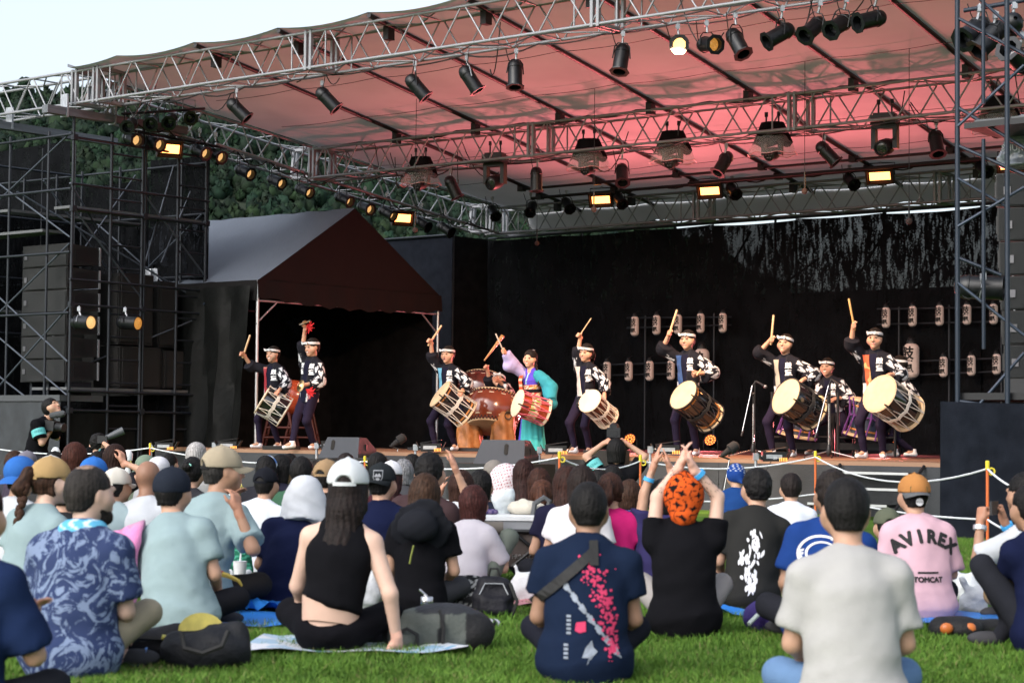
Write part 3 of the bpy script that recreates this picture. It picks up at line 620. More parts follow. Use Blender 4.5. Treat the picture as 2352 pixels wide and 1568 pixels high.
mid = [((1040, 430), (1055, 462), 1, (1034, 395), 'tilted to the right, left of the first moving head'), ((1232, 412), (1232, 445), 1, (1235, 372), 'hanging straight down between two moving heads'), ((1429, 400), (1429, 425), 1, (1429, 352), 'with its open mouth facing down, right of a covered light'),
       ((1662, 375), (1645, 402), 1, (1668, 338), 'aimed down left with copper rim, under the middle truss'), ((1900, 352), (1922, 378), 1, (1893, 318), 'tilted down right with scuffed paint, under the middle truss'), ((2150, 328), (2152, 360), 1, (2150, 285), 'hanging straight down at the right end of the middle truss')]
for c, e, sg, h, txt in mid:
    p = onv(*c, 3.9); par('dark par can ' + txt, p, pdir(e[0] - c[0], e[1] - c[1], p.y, .23, sg), onv(*h, 3.9), LENSOFF, 1.0, True, 'par cans under the middle truss')
# lamp bars between middle and rear truss
bars = thing('lamp_bar', 'black pipe bars slung under the roof between middle and rear truss', 'lamp bar', uv(6, 7, 5))
BV1, BV2 = 8.6, 7.9; zb1 = ZR(BV1) - .09; zb2 = ZR(BV2) - .08
rod('pipe', uv(13.6, BV1, zb1), uv(-3, BV1, zb1), .03, BLKR, bars); rod('pipe', uv(13.3, BV2, zb2), uv(-3, BV2, zb2), .026, BLKR, bars); rod('pipe', uv(9.6, BV1 - .3, zb1 - .02), uv(3.6, BV1 - .3, zb1 - .02), .034, BLKR, bars)
for u0 in RAF:
    if -2 < u0 < 13: 
        for v_, z_ in ((BV1, zb1), (BV2, zb2)): brick_('clamp', uv(SK_(u0, v_), v_, z_ + .02), (.13, .12, .12), BLKR, bars, MUV)
pts = []
for k in range(24): pts += sag(uv(12.8 - k * .6, BV1, zb1 + .02), uv(12.2 - k * .6, BV1, zb1 + .02), .03 + .06 * ((k * 7) % 5) / 5, 4)[:-1]
MB().tube(pts, .014, 5).build('cable', CABLE, bars)
rear = [((1133, 487), 'first'), ((1221, 478), 'second'), ((1303, 470), 'third'), ((1423, 459), 'fourth'), ((1683, 437), 'fifth'), ((1953, 415), 'sixth'), ((2257, 386), 'seventh')]
for (c, o_) in rear:
    p = onv(*c, BV1); tw = 10 if o_ not in ('second',) else 0
    par('short black lamp with flaps, %s from the left on the rear bar' % o_, p, pdir(tw - 4, 13, p.y, .20, 1), onv(c[0] - 2, c[1] - 30, BV1), LENSOFF, .95, True, 'short lamps on the rear bar')
def blinder(label, c, v_, d, w_=.46, h_=.24, hang=None, u_=None):
    p = onv(*c, v_) if u_ is None else onu(*c, u_); t = thing('flood_lamp', label, 'stage lamp', p, 0, 'lit amber flood lamps'); d = Vector(d).normalized()
    sd = d.cross(UP).normalized(); M = Matrix((sd, d, sd.cross(d))).transposed()
    q = MB(); q.box(p - d * .10, (w_, .10, h_), M); q.box(p - d * .17, (w_ * .8, .06, h_ * .75), M)
    for k in range(7): q.box(p - d * .21 + M @ Vector((w_ * .1 * (k - 3), 0, 0)), (.012, .05, h_ * .7), M)
    q.build('housing', BLKM, t)
    q = MB()
    for (x, z, a, b) in ((0, h_ / 2 + .005, w_ + .04, .035), (0, -h_ / 2 - .005, w_ + .04, .035), (w_ / 2, 0, .035, h_), (-w_ / 2, 0, .035, h_)): q.box(p - d * .03 + M @ Vector((x, 0, z)), (a, .06, b), M)
    q.build('rim', mat('copper_lit_rim', (.05, .02, .012), .5, .4), t)
    for k in range(7):
        brick_('lit_cell', p - d * .045 + M @ Vector(((k - 3) * w_ / 8.6, 0, .0)), (w_ / 8.9, .01, h_ * .58), LEDON, t, M)
    top = hang or p + UP * .38
    MB().tube([p - d * .1 + sd * (w_ / 2 + .02), p - d * .1 + sd * (w_ / 2 + .02) + UP * .22, p - d * .1 - sd * (w_ / 2 + .02) + UP * .22, p - d * .1 - sd * (w_ / 2 + .02)], .011, 5).build('yoke', BLKM, t)
    rod('hanger', p - d * .1 + UP * .22, top, .014, STEEL, t)
    return t, p, d
FD = -LV
BL = [blinder('lit orange flood lamp on the rear bar above the left lanterns', (1378, 460), 8.5, FD + Vector((.25, 0, -.25))), blinder('lit orange flood lamp on the rear bar, centre of the stage back', (1628, 440), 8.5, FD + Vector((.2, 0, -.3))),
      blinder('lit orange flood lamp under the right end of the roof, below a moving head', (2019, 406), 8.5, FD + Vector((.2, 0, -.3))), blinder('lit orange flood lamp at the right edge above the hanging speakers', (2322, 380), 8.2, FD + Vector((.2, 0, -.3))),
      blinder('lit orange flood lamp on the left scaffold among four glowing lamps', (392, 343), 0, Vector((.45, -.8, -.25)), .42, .26, None, 14.9), blinder('lit orange flood lamp low on the side truss above the tent', (927, 502), 0, Vector((.45, -.8, -.25)), .42, .26, None, 14.9)]
side = [((300, 287), (297, 297), LENSOFF, 'unlit, leftmost of four facing the audience on the left scaffold top'), ((349, 281), (350, 290), LENSOFF, 'unlit, second of four facing the audience on the left scaffold top'), ((392, 277), (392, 287), LENSOFF, 'unlit, third of four facing the audience on the left scaffold top'), ((434, 268), (442, 276), LENSOFF, 'unlit, last of four facing the audience on the left scaffold top'),
  ((302, 319), (319, 326), LENSON, 'glowing warm, leftmost of the lower left row'), ((353, 328), (371, 336), LENSON, 'glowing warm, just left of the lit flood lamp'), ((458, 347), (476, 356), LENSON, 'glowing warm, right of the lit flood lamp'), ((495, 356), (512, 365), LENSON, 'glowing warm at the upper end of the side truss'),
  ((560, 394), (578, 403), LENSON, 'glowing warm, alone below the front roof corner'), ((633, 416), (650, 425), LENSON, 'glowing warm on the side truss, above the tent eave'), ((697, 437), (714, 446), LENSON, 'glowing warm on the side truss, above the pale tent roof'), ((788, 457), (806, 466), LENSON, 'glowing warm on the side truss, above the tent ridge'),
  ((838, 477), (853, 484), LENSON, 'glowing warm on the side truss, right of the tent ridge'), ((888, 489), (905, 499), LENSON, 'glowing warm next to the low lit flood lamp'), ((968, 513), (985, 524), LENSOFF, 'dark with red rim, at the low end of the side truss'), ((1022, 525), (1038, 536), LENSOFF, 'dark and lowest, by the backdrop corner')]
for c, e, ln, txt in side:
    lit = ln is LENSON; p = onu(c[0], c[1], 14.95 if c[1] > 300 else 14.7); d = pdir(e[0] - c[0], e[1] - c[1], p.y, .20, 1)
    h = p + UP * (.34 if lit or c[0] > 900 else .45)
    par('black par can ' + txt, p, d, h, ln, 1.0 if c[0] < 600 else .95, True, 'par cans along the left side')
zt = onu(400, 300, 14.9).z
rod('lamp_pipe', onu(280, 296, 14.95), onu(520, 340, 14.95), .024, SCAF, tl); rod('lamp_pipe', onu(280, 262, 14.8), onu(470, 250, 14.6), .024, SCAF, tl)
rod('lamp_pipe', onu(495, 330, 14.9), onu(1060, 512, 14.9), .024, STEEL, roof)
for (c, e, ln, txt, v_) in (((190, 740), (208, 741), LENSON, 'glowing warm and aimed right across the line speakers', -1.8), ((296, 741), (316, 743), LENSAMB, 'bullet shaped, aimed right in front of the tall side speaker', -1.8), ((506, 769), (526, 772), LENSAMB, 'aimed right on a rail stub beside the tent wall', -1.2)):
    p = onu(*c, 14.75); par('black spotlight ' + txt, p, pdir(e[0] - c[0], e[1] - c[1] , p.y, .21, .6), p + UP * .2 + LU * .1, ln, 1.15, False, 'horizontal spotlights on the left scaffold', .17)
rod('lamp_pipe', onu(468, 697, 14.85), onu(592, 716, 14.85), .024, SCAFR, tl)
for (c, e, txt, sg) in (((2238, 72), (2205, 98), 'aimed left, uppermost at the right scaffold', 1), ((2275, 88), (2240, 122), 'aimed down left below its neighbour at the right scaffold', 1), ((2318, 66), (2316, 80), 'facing away among clamps at the right scaffold', -1), ((2335, 135), (2305, 118), 'with reddish rim at the right scaffold', 1)):
    p = onv(*c, -3.0); par('large black par can ' + txt, p, pdir(e[0] - c[0], e[1] - c[1], p.y, .23, sg), onv(c[0] + 12, c[1] - 48, -3.0), LENSOFF, 1.1, True, 'par cans on the right scaffold')
p = onv(2252, 660, -3.4); par('black horizontal spotlight clamped low on the right scaffold post', p, pdir(36, 2, p.y, .2, .5), onv(2258, 640, -3.6), LENSOFF, 1.25, False, 'par cans on the right scaffold')
rod('lamp_pipe', onv(2215, 25, -3), onv(2420, -10, -3), .026, SCAFR, tr_)
# moving heads
CLEAR = bpy.data.materials.new('clear_plastic'); CLEAR.use_nodes = True
_t = CLEAR.node_tree; _b = _t.nodes['Principled BSDF']; _b.inputs['Base Color'].default_value = (.75, .72, .72, 1); _b.inputs['Roughness'].default_value = .15; _b.inputs['Alpha'].default_value = .22; _b.inputs['Specular IOR Level'].default_value = .8
def mover(label, c, v_, covered, turn, sc=1.0):
    p = onv(*c, v_); t = thing('moving_head', label, 'stage lamp', p, 0, 'covered moving lights' if covered else 'bare moving heads'); z0 = .24 * sc
    Mt = Matrix.Rotation(turn, 3, 'Z')
    q = MB(); q.box(p + UP * (z0 + .05), (.34 * sc, .26 * sc, .12 * sc), Mt); q.box(p + UP * (z0 + .13), (.28 * sc, .2 * sc, .05), Mt); q.build('base', BLKP, t)
    q = MB()
    for s_ in (-1, 1): q.box(p + Mt @ Vector((s_ * .145 * sc, 0, .06 * sc)), (.06 * sc, .13 * sc, .32 * sc), Mt)
    q.box(p + UP * .2 * sc, (.33 * sc, .14 * sc, .07 * sc), Mt); q.build('yoke', BLKP, t)
    d = (Mt @ Vector((-.25, -.9, -.30))).normalized(); hp = p - UP * .07 * sc
    M = frame(hp, d) @ Matrix.Diagonal((sc, sc, sc, 1))
    hd = MB().lathe([(.03, -.17), (.085, -.15), (.11, -.06), (.115, .06), (.105, .12), (.085, .13), (.08, .11)], 16, M).build('head', BLKP, t, smooth=True)
    if covered:
        for k in range(7):
            a = k * math.pi / 3; r_ = 0 if k == 6 else .055
            MB().lathe([(.001, .012), (.018, .008), (.024, 0)], 10, M @ Matrix.Translation((r_ * math.cos(a), r_ * math.sin(a), .125)), False).build('lens', LENSOFF, hd, smooth=True)
        q = MB(); rows = []
        for tt in np.linspace(0, 1, 5):
            rows.append([p + UP * (z0 + .2 - .34 * tt) + Mt @ Vector((math.cos(a) * (.15 + .12 * tt) * 1.2, math.sin(a) * (.15 + .10 * tt), .03 * math.sin(a * 5) * tt)) for a in np.linspace(0, 6.2832, 25)])
        q.sheet(rows).build('rain_cloth', BLKC, t, smooth=True)
        q = MB(); rows = []
        for tt in np.linspace(0, 1, 5):
            rows.append([p + UP * (z0 - .02 - .28 * tt) + Mt @ Vector((math.cos(a) * (.23 + .11 * tt) * 1.15 , math.sin(a) * (.23 + .09 * tt), .015 * math.sin(a * 7 + tt * 3))) for a in np.linspace(0, 6.2832, 33)])
        q.sheet(rows).build('rain_skirt', CLEAR, t, smooth=True)
        MB().tube([r for r in rows[-1]], .006, 4).build('skirt_hem', mat('pink_plastic_hem', (.5, .25, .25), .3), t)
    else:
        MB().lathe([(.001, .015), (.05, .01), (.078, 0)], 16, M @ Matrix.Translation((0, 0, .112)), False).build('lens', LENSOFF, hd, smooth=True)
    q = MB()
    for s_ in (-.1, .1): q.tube([p + Mt @ Vector((s_, 0, z0 + .15)), p + Mt @ Vector((s_, 0, z0 + .32))], .014, 6); q.box(p + Mt @ Vector((s_, 0, z0 + .33)), (.05, .06, .07)); q.build('clamp', BLKM, t); q = MB()
for c, txt in (((966, 415), 'leftmost on the middle truss'), ((1352, 378), 'above the centre, left of a par can'), ((1545, 362), 'right of the stage centre'), ((1774, 344), 'between two tilted par cans'), ((2295, 290), 'half hidden by the right scaffold')): mover('moving light under black cloth and plastic skirt, ' + txt, c, 3.9, True, R(-25), .92)
for c, txt in (((1137, 408), 'bare black moving head left of a straight hanging par can'), ((2033, 326), 'bare black moving head near the right end of the middle truss')): mover(txt, c, 3.9, False, R(-25), 1.12)
# hanging overhead microphones
for c, v_, top, txt in (((953, 528), 2.0, 230, 'leftmost, low above the tent peak'), ((1233, 559), 7.5, 470, 'in front of the black backdrop'), ((1364, 481), 2.6, 165, 'at the centre, beside the lit flood lamp'), ((1848, 439), 2.6, 100, 'right of centre on a long thread'), ((2088, 508), 2.6, 235, 'rightmost, before the backdrop top')):
    p = onv(*c, v_); t = thing('hanging_microphone', 'small round microphone on a long thin wire, ' + txt, 'microphone', p, 0, 'microphones hanging from the roof')
    MB().ball(p, .045, 8).build('foam_ball', mat('brown_foam', (.05, .03, .028), .95), t, smooth=True); rod('capsule', p + UP * .03, p + UP * .28, .012, BLKM, t); rod('wire', p + UP * .28, Vector((p.x, p.y, ZR(v_))), .005, CABLE, t, 5)
# floor lamps at the back of the stage
LEDCOL = (1.0, .32, .06); FLOORLED = []
DOT = mat('lit_led', (.9, .5, .2), .4, 0, 0, 30, emit=(1.0, .13, .012), estr=2.4); DISC = mat('led_reflector', (.35, .06, .02), .5, 0, .1, 30, emit=(1, .06, .005), estr=.35)
for c, v_, txt in (((1447, 1009), 8.3, 'behind the kneeling photographer'), ((1632, 1011), 8.3, 'at the legs of the drummer with the blue sash'), ((2041, 1010), 8.0, 'between the legs of the rightmost drummers')):
    p = onv(*c, v_); p.z = max(p.z, STZ + .16); t = thing('floor_lamp', 'round orange LED floor lamp glowing ' + txt, 'stage lamp', Vector((p.x, p.y, STZ)), 0, 'orange floor lamps at the stage back')
    d = Vector((-.35, -.85, .45)).normalized(); M = frame(p, d)
    hd = MB().lathe([(.05, -.16), (.1, -.12), (.115, 0), (.118, .03), (.108, .03), (.106, .01)], 18, M).build('head', BLKP, t, smooth=True)
    MB().lathe([(.001, 0), (.106, 0)], 18, M @ Matrix.Translation((0, 0, .006)), False).build('reflector', DISC, hd)
    for k in range(18):
        r_, a = (.088, k * math.pi / 6) if k < 12 else (.042, (k - 12) * math.pi / 3); MB().ball(M @ Vector((r_ * math.cos(a), r_ * math.sin(a), .012)), .0155, 5).build('led', DOT, hd)
    MB().tube([p + Vector((.13, 0, 0)), Vector((p.x + .13, p.y, STZ + .02)), Vector((p.x - .13, p.y, STZ + .02)), p - Vector((.13, 0, 0))], .012, 5).build('bracket', BLKM, t)
    FLOORLED.append((p + d * .08, d))
def spot(p, tgt, e, col, ang, blend=.6, size=.1):
    l = bpy.data.lights.new('stage_beam', 'SPOT'); l.energy = e; l.color = col; l.spot_size = R(ang); l.spot_blend = blend; l.shadow_soft_size = size
    o = bpy.data.objects.new('stage_beam', l); COL.objects.link(o); o.location = p; o.rotation_euler = (Vector(tgt) - Vector(p)).to_track_quat('-Z', 'Y').to_euler(); return o
for (p, d), (ua, va) in zip(FLOORLED, ((9.0, 2.0), (6.5, .8), (2.2, 1.2))): spot(p + d * .02, uv(ua, va, 6.6), 960, (1, .19, .20), 118, 1.0, .22)
WARM = (1, .60, .34)
for (px, py, u_), e in (((392, 343, 14.9), 900),):
    p = onu(px, py, u_); spot(p + Vector((.2, -.35, -.15)), uv(5.0, 1.2, 1.7), e, WARM, 34, .5, .15)
pz = onv(1556, 110, -1.3); spot(pz + Vector((-.02, -.3, -.1)), uv(5.8, 1.5, 1.2), 1700, WARM, 100, .5, .12)
for b_, e in zip(BL[:4], (60, 60, 60, 40)): spot(b_[1] + Vector((0, -.1, -.05)), b_[1] + Vector(b_[2]) * 4 - UP * 2, e, (1, .36, .12), 110, .8, .15)
# ================================================================ FIGURES: smooth-union distance fields meshed with surface nets
def nrm(v): v = np.asarray(v, float); return v / (np.linalg.norm(v) + 1e-9)
class Field:
    def __init__(s): s.p = []
    def cap(s, a, b, ra, rb=None, k=.03, ax=None, sq=1.0, cut=False, cut0=False):
        """tapered capsule; ax/sq squash it along ax; cut = flat far end"""
        s.p.append(('c', np.asarray(a, float), np.asarray(b, float), ra, ra if rb is None else rb, k, None if ax is None else nrm(ax), sq, cut, cut0)); return s
    def ell(s, c, r, k=.03, M=None): s.p.append(('e', np.asarray(c, float), np.asarray(r, float), k, None if M is None else np.array(M))); return s
    def sub(s, c, r, k=.012, M=None): s.p.append(('s', np.asarray(c, float), np.asarray(r, float), k, None if M is None else np.array(M))); return s
    def keep(s, p, n, k=.006): s.p.append(('k', np.asarray(p, float), nrm(n), k)); return s     # keep the side n points away from
    def warp(s, fn): s.p.append(('w', fn)); return s
    def bounds(s):
        lo, hi = [], []
        for q in s.p:
            if q[0] == 'c': r = max(q[3], q[4]); lo += [np.minimum(q[1], q[2]) - r]; hi += [np.maximum(q[1], q[2]) + r]
            elif q[0] == 'e': r = max(q[2]) if q[4] is not None else q[2]; lo += [q[1] - r]; hi += [q[1] + r]
        return np.min(lo, 0), np.max(hi, 0)
    def mesh(s, h):
        lo, hi = s.bounds(); lo = lo - 3 * h; hi = hi + 3 * h; n = np.ceil((hi - lo) / h).astype(int) + 1
        ax = [lo[i] + h * np.arange(n[i]) for i in range(3)]; D = np.full(n, .5)
        def block(l, u):
            i0 = np.clip(np.floor((l - lo) / h).astype(int), 0, n - 1); i1 = np.clip(np.ceil((u - lo) / h).astype(int) + 1, 1, n)
            sl = tuple(slice(a, b) for a, b in zip(i0, i1)); g = np.meshgrid(*[ax[i][sl[i]] for i in range(3)], indexing='ij', sparse=True); return sl, g
        for q in s.p:
            if q[0] == 'c':
                _, a, b, ra, rb, k, x, sq, cut, cut0 = q; r = max(ra, rb) + k + 2.5 * h; sl, g = block(np.minimum(a, b) - r, np.maximum(a, b) + r)
                ba = b - a; L2 = ba @ ba + 1e-12; P = [g[i] - a[i] for i in range(3)]; t0 = (P[0] * ba[0] + P[1] * ba[1] + P[2] * ba[2]) / L2; t = np.clip(t0, 0, 1)
                Q = [P[i] - t * ba[i] for i in range(3)]
                d2 = Q[0] ** 2 + Q[1] ** 2 + Q[2] ** 2
                if x is not None:
                    e = Q[0] * x[0] + Q[1] * x[1] + Q[2] * x[2]; d2 = d2 + (sq * sq - 1) * e * e
                d = np.sqrt(d2) - (ra + t * (rb - ra)); L = math.sqrt(L2)
                if cut: d = np.maximum(d, (t0 - 1) * L)
                if cut0: d = np.maximum(d, -t0 * L)
                if x is not None and sq > 1: d = d / (1 + .35 * (sq - 1))
            elif q[0] in 'es':
                _, c, r, k, M = q; m = (max(r) if M is not None else r) + k + 2.5 * h; sl, g = block(c - m, c + m); P = [g[i] - c[i] for i in range(3)]
                if M is not None: P = [P[0] * M[0, j] + P[1] * M[1, j] + P[2] * M[2, j] for j in range(3)]
                k0 = np.sqrt((P[0] / r[0]) ** 2 + (P[1] / r[1]) ** 2 + (P[2] / r[2]) ** 2); k1 = np.sqrt((P[0] / r[0] ** 2) ** 2 + (P[1] / r[1] ** 2) ** 2 + (P[2] / r[2] ** 2) ** 2)
                d = np.where(k0 > 1e-4, k0 * (k0 - 1) / (k1 + 1e-9), -min(r))
            elif q[0] == 'k':
                _, p, nn, k = q; g = np.meshgrid(*ax, indexing='ij', sparse=True); d = (g[0] - p[0]) * nn[0] + (g[1] - p[1]) * nn[1] + (g[2] - p[2]) * nn[2]; D = np.maximum(D, d); continue
            else:
                g = np.meshgrid(*ax, indexing='ij', sparse=True); D = D + q[1](*g); continue
            o = D[sl]
            if q[0] == 's':
                w_ = np.clip(.5 - .5 * (o + d) / k, 0, 1); D[sl] = o * (1 - w_) - d * w_ + k * w_ * (1 - w_)
            else:
                w_ = np.clip(.5 + .5 * (o - d) / k, 0, 1); D[sl] = o * (1 - w_) + d * w_ - k * w_ * (1 - w_)
        D[0] = D[-1] = .5; D[:, 0] = D[:, -1] = .5; D[:, :, 0] = D[:, :, -1] = .5
        return nets(D, lo, h)
def nets(D, lo, h):
    I = D < 0; nx, ny, nz = D.shape; c = np.zeros((nx - 1, ny - 1, nz - 1), np.int8)
    cor = [(a, b, d) for a in (0, 1) for b in (0, 1) for d in (0, 1)]
    for a, b, d in cor: c += I[a:nx - 1 + a, b:ny - 1 + b, d:nz - 1 + d]
    act = np.argwhere((c > 0) & (c < 8)); idx = np.full(c.shape, -1, np.int64); idx[tuple(act.T)] = np.arange(len(act))
    V = {q: D[act[:, 0] + q[0], act[:, 1] + q[1], act[:, 2] + q[2]] for q in cor}; acc = np.zeros((len(act), 3)); cnt = np.zeros(len(act))
    for q in cor:
        for axi in range(3):
            if q[axi] == 0:
                r = list(q); r[axi] = 1; a = V[q]; b = V[tuple(r)]; x = (a < 0) != (b < 0); t = np.where(x, a / np.where(x, a - b, 1), 0)
                p = np.tile(np.array(q, float), (len(act), 1)); p[:, axi] = t; acc += p * x[:, None]; cnt += x
    v = lo + h * (act + acc / np.maximum(cnt, 1)[:, None]); F = []
    for axi in range(3):
        o = [0, 1, 2]; o.remove(axi); A = np.swapaxes(I, 0, axi) if False else I
        s0 = [slice(None)] * 3; s1 = [slice(None)] * 3; s0[axi] = slice(0, -1); s1[axi] = slice(1, None)
        X = I[tuple(s0)] != I[tuple(s1)]; e = np.argwhere(X); e = e[(e[:, o[0]] > 0) & (e[:, o[1]] > 0) & (e[:, o[0]] < D.shape[o[0]] - 1) & (e[:, o[1]] < D.shape[o[1]] - 1)]
        if not len(e): continue
        ins = I[tuple(e.T)]; q = []
        for da, db in ((-1, -1), (0, -1), (0, 0), (-1, 0)):
            k = e.copy(); k[:, o[0]] += da; k[:, o[1]] += db; q.append(idx[tuple(k.T)])
        q = np.stack(q, 1); flip = ins if axi != 1 else ~ins; q[~flip] = q[~flip][:, ::-1]; F.append(q)
    return v, np.concatenate(F)
def join(parts):
    vs, fs, n = [], [], 0
    for v, f in parts: vs.append(v); fs.append(f + n); n += len(v)
    return np.concatenate(vs), np.concatenate(fs)
def V3(*a): return np.array(a, float)
def ik(Sh, T, L1, L2, pole):
    d = T - Sh; L = np.linalg.norm(d); mx = (L1 + L2) * .995
    if L > mx: T = Sh + d / L * mx; d = T - Sh; L = mx
    L = max(L, abs(L1 - L2) + .02)
    a = (L1 * L1 - L2 * L2 + L * L) / (2 * L); hh = math.sqrt(max(0, L1 * L1 - a * a)); u = d / np.linalg.norm(d); p = pole - u * (pole @ u); return Sh + u * a + nrm(p) * hh, T
def hand_field(F, W, a, n, left, s=1.0, curl=.3, spread=.5, thumb=.5):
    """W wrist, a along the palm, n out of the palm; five separate fingers bent by curl"""
    a = nrm(a); n = nrm(n - a * (n @ a)); t = np.cross(n, a) if left else np.cross(a, n)
    w = lambda x, y, z=0: W + (a * x + t * y + n * z) * s
    F.cap(W - a * .03 * s, w(.015, 0), .026 * s, .027 * s, .01)
    for y in (-.027, -.009, .009, .027): F.cap(w(.015, y * .75), w(.082, y), .0155 * s, .0135 * s, .010)
    F.cap(w(.02, .026, .006), w(.055, .03, .008), .018 * s, .014 * s, .012)
    for j, (y, L, r) in enumerate(((.030, .070, .0092), (.0105, .079, .0096), (-.0095, .073, .0092), (-.028, .056, .0082))):
        p = w(.084, y); ang = 0.0; sp = (1.5 - j) * .10 * spread; seg = (.46, .31, .23)
        for i, sg in enumerate(seg):
            ang += (curl * (1.35, 1.6, 1.0)[i] * (1 + .06 * j)); d = nrm((a * math.cos(ang) + n * math.sin(ang)) + t * sp * math.cos(ang)); q = p + d * L * sg * s
            F.cap(p, q, r * s * (1 - .08 * i), r * s * (.94 - .08 * i), .004); p = q
    d1 = nrm(a * .75 + t * (.75 - .25 * curl) + n * (.25 + .5 * curl * thumb)); b = w(.028, .034, .008); m = b + d1 * .042 * s
    d2 = nrm(a * (.95 - .3 * curl) + t * (.25 - .9 * curl * thumb) + n * (.15 + .6 * curl * thumb)); F.cap(b, m, .0125 * s, .0105 * s, .006); F.cap(m, m + d2 * .034 * s, .0103 * s, .0085 * s, .004)
    return w(.085, 0, .03)
SKIN = mat('skin', rough=.52, attr=True, var=.07, scale=9, spec=.35); HAIRM = mat('hair', rough=.6, attr=True, var=.3, scale=30, bump=.3, bscale=70, spec=.13)
CLOTH = mat('woven_cloth', rough=.9, attr=True, var=.07, scale=7, bump=.25, bscale=220, spec=.06)
def folds(seed, amp, f=1.0):
    r = np.random.default_rng(seed); ph = r.uniform(0, 6.28, 8); dr = r.normal(0, 1, (4, 3)); dr /= np.linalg.norm(dr, axis=1)[:, None]
    def fn(x, y, z):
        wx = x + .05 * np.sin(z * 9 * f + ph[0]) + .03 * np.sin(y * 14 + ph[1]); wz = z + .05 * np.sin(x * 8 * f + ph[2])
        d = 0
        for k in range(4): d = d + np.sin((dr[k, 0] * wx + dr[k, 1] * y + dr[k, 2] * 1.4 * wz) * (18 + 9 * k) * f + ph[3 + k]) ** 3 / (1 + .4 * k)
        return amp * d
    return fn
class Person:
    """local frame: x to the person's right, y forwards, z up"""
    def __init__(s, label, loc, yaw, sc=1.0, group=None, h=.016, name='person'):
        s.t = thing(name, label, 'person', loc, yaw, group); s.sc = sc; s.h = h; s.inv = s.t.matrix_basis.inverted(); s.seed = abs(hash(label)) % 9999 if False else sum(map(ord, label)); s.B = Field(); s.extra = []
    def L(s, p): q = s.inv @ Vector(p); return V3(*q)
    def put(s, name, vf, m, col, smooth=True, label=None):
        v, f = vf; c = col(v) if callable(col) else np.tile(np.asarray(col, float), (len(v), 1)); o = link(name, mesh(name, v, f, smooth, c), m, s.t, True)
        if label: o['label'] = label
        return o
    def spine(s, P, lean, side=0.0, curve=1.0, wd=1.0, twist=0.0):
        k = s.sc; s.P = V3(*P); s.wd = wd
        d = lambda a: V3(math.sin(side), math.sin(a), math.cos(a) * math.cos(side))
        s.Wa = s.P + d(lean * .3) * .19 * k; s.C = s.Wa + d(lean * .8 * curve) * .19 * k; s.N = s.C + d(lean * 1.35 * curve) * .17 * k; s.up = nrm(s.N - s.C)
        s.rx = nrm(V3(math.cos(twist), math.sin(twist), -math.sin(side))); s.fw = nrm(np.cross(s.up, s.rx)); sh = s.N - s.up * .088 * k
        s.S = {1: sh + s.rx * .172 * k * wd, -1: sh - s.rx * .172 * k * wd}
        return s
    def head(s, yaw=0.0, pitch=0.0, tilt=0.0, neck=.185, size=1.16):
        k = s.sc * size; s.hk = k
        s.H = s.N + s.up * neck * s.sc * .6 + V3(0, .35, .9) * neck * s.sc * .42
        M = Matrix.Rotation(yaw, 3, 'Z') @ Matrix.Rotation(-pitch, 3, 'X') @ Matrix.Rotation(tilt, 3, 'Y'); s.HM = np.array(M); s.hp = lambda x, y, z: s.H + s.HM @ (V3(x, y, z) * k); return s
    def head_mesh(s, skin, h=.0085, lips=(.42, .16, .14), smile=0.0, openm=0.0, face=True):
        k = s.hk; F = Field(); p = s.hp; M = s.HM
        F.ell(p(0, -.012, .032), V3(.076, .094, .088) * k, .02, M).ell(p(0, .03, -.02), V3(.063, .066, .088) * k, .03, M)
        F.cap(p(0, .02, -.055), p(0, .066, -.088), .046 * k, .026 * k, .03); F.cap(p(-.045, .03, -.02), p(.045, .03, -.02), .045 * k, .045 * k, .03)
        F.cap(p(0, -.02, -.05), s.N - s.up * .03, .052 * k, .057 * s.sc, .03)
        for e in (-1, 1):
            F.ell(p(.077 * e, -.004, .002), V3(.011, .020, .031) * k, .008, M)
            if face: F.sub(p(.03 * e, .103, .012), V3(.017, .014, .010) * k, .012, M)
        if face:
            F.cap(p(0, .088, .018), p(0, .107, -.022), .008 * k, .0135 * k, .014); F.cap(p(-.013, .094, -.026), p(.013, .094, -.026), .009 * k, .009 * k, .008)
            F.cap(p(-.018, .087, -.055), p(.018, .087, -.055), .010 * k, .010 * k, .010); F.cap(p(-.04, .088, .031), p(.04, .088, .031), .009 * k, .009 * k, .015)
        v, f = F.mesh(h); loc = ((v - s.H) / k) @ M
        c = np.tile(np.asarray(skin, float), (len(v), 1)); x, y, z = loc.T
        if face:
            fr = y > .06
            m = fr & (np.abs(x) < .026 + .008 * smile) & (np.abs(z + .056 - smile * .35 * np.abs(x)) < .0065 + .010 * openm * (np.abs(x) < .016)); c[m] = lips
            if openm > .3: c[fr & (np.abs(x) < .014) & (np.abs(z + .057) < .007)] = (.05, .01, .01)
            if smile > .7: c[fr & (np.abs(x) < .02) & (np.abs(z + .053 - smile * .3 * np.abs(x)) < .004)] = (.7, .66, .6)
            ch = fr & (np.hypot(np.abs(x) - .042, z + .022) < .022); c[ch] = c[ch] * (1.06, .9, .88)
        return v, f, c
    def face_bits(s, brow=(.012, .009, .008), narrow=.6):
        k = s.hk; M = Matrix(s.HM.tolist())
        for e in (-1, 1):
            q = MB(); q.ball(Vector(s.hp(.031 * e, .0865, .011)), (.0145 * k, .008 * k, .0062 * k * narrow + .001), 6, M); q.build('eye', mat('dark_eye', (.014, .009, .007), .25, 0, .1), s.t, True, True)
            pts = [Vector(s.hp(e * x, .093 - x * .25, .036 + .004 * math.sin((x - .014) / .034 * 3))) for x in (.014, .026, .038, .048)]
            MB().tube(pts, [.0028 * k, .004 * k, .0036 * k, .002 * k], 5).build('eyebrow', mat('dark_brow', (.012, .009, .008), .8), s.t, True, True)
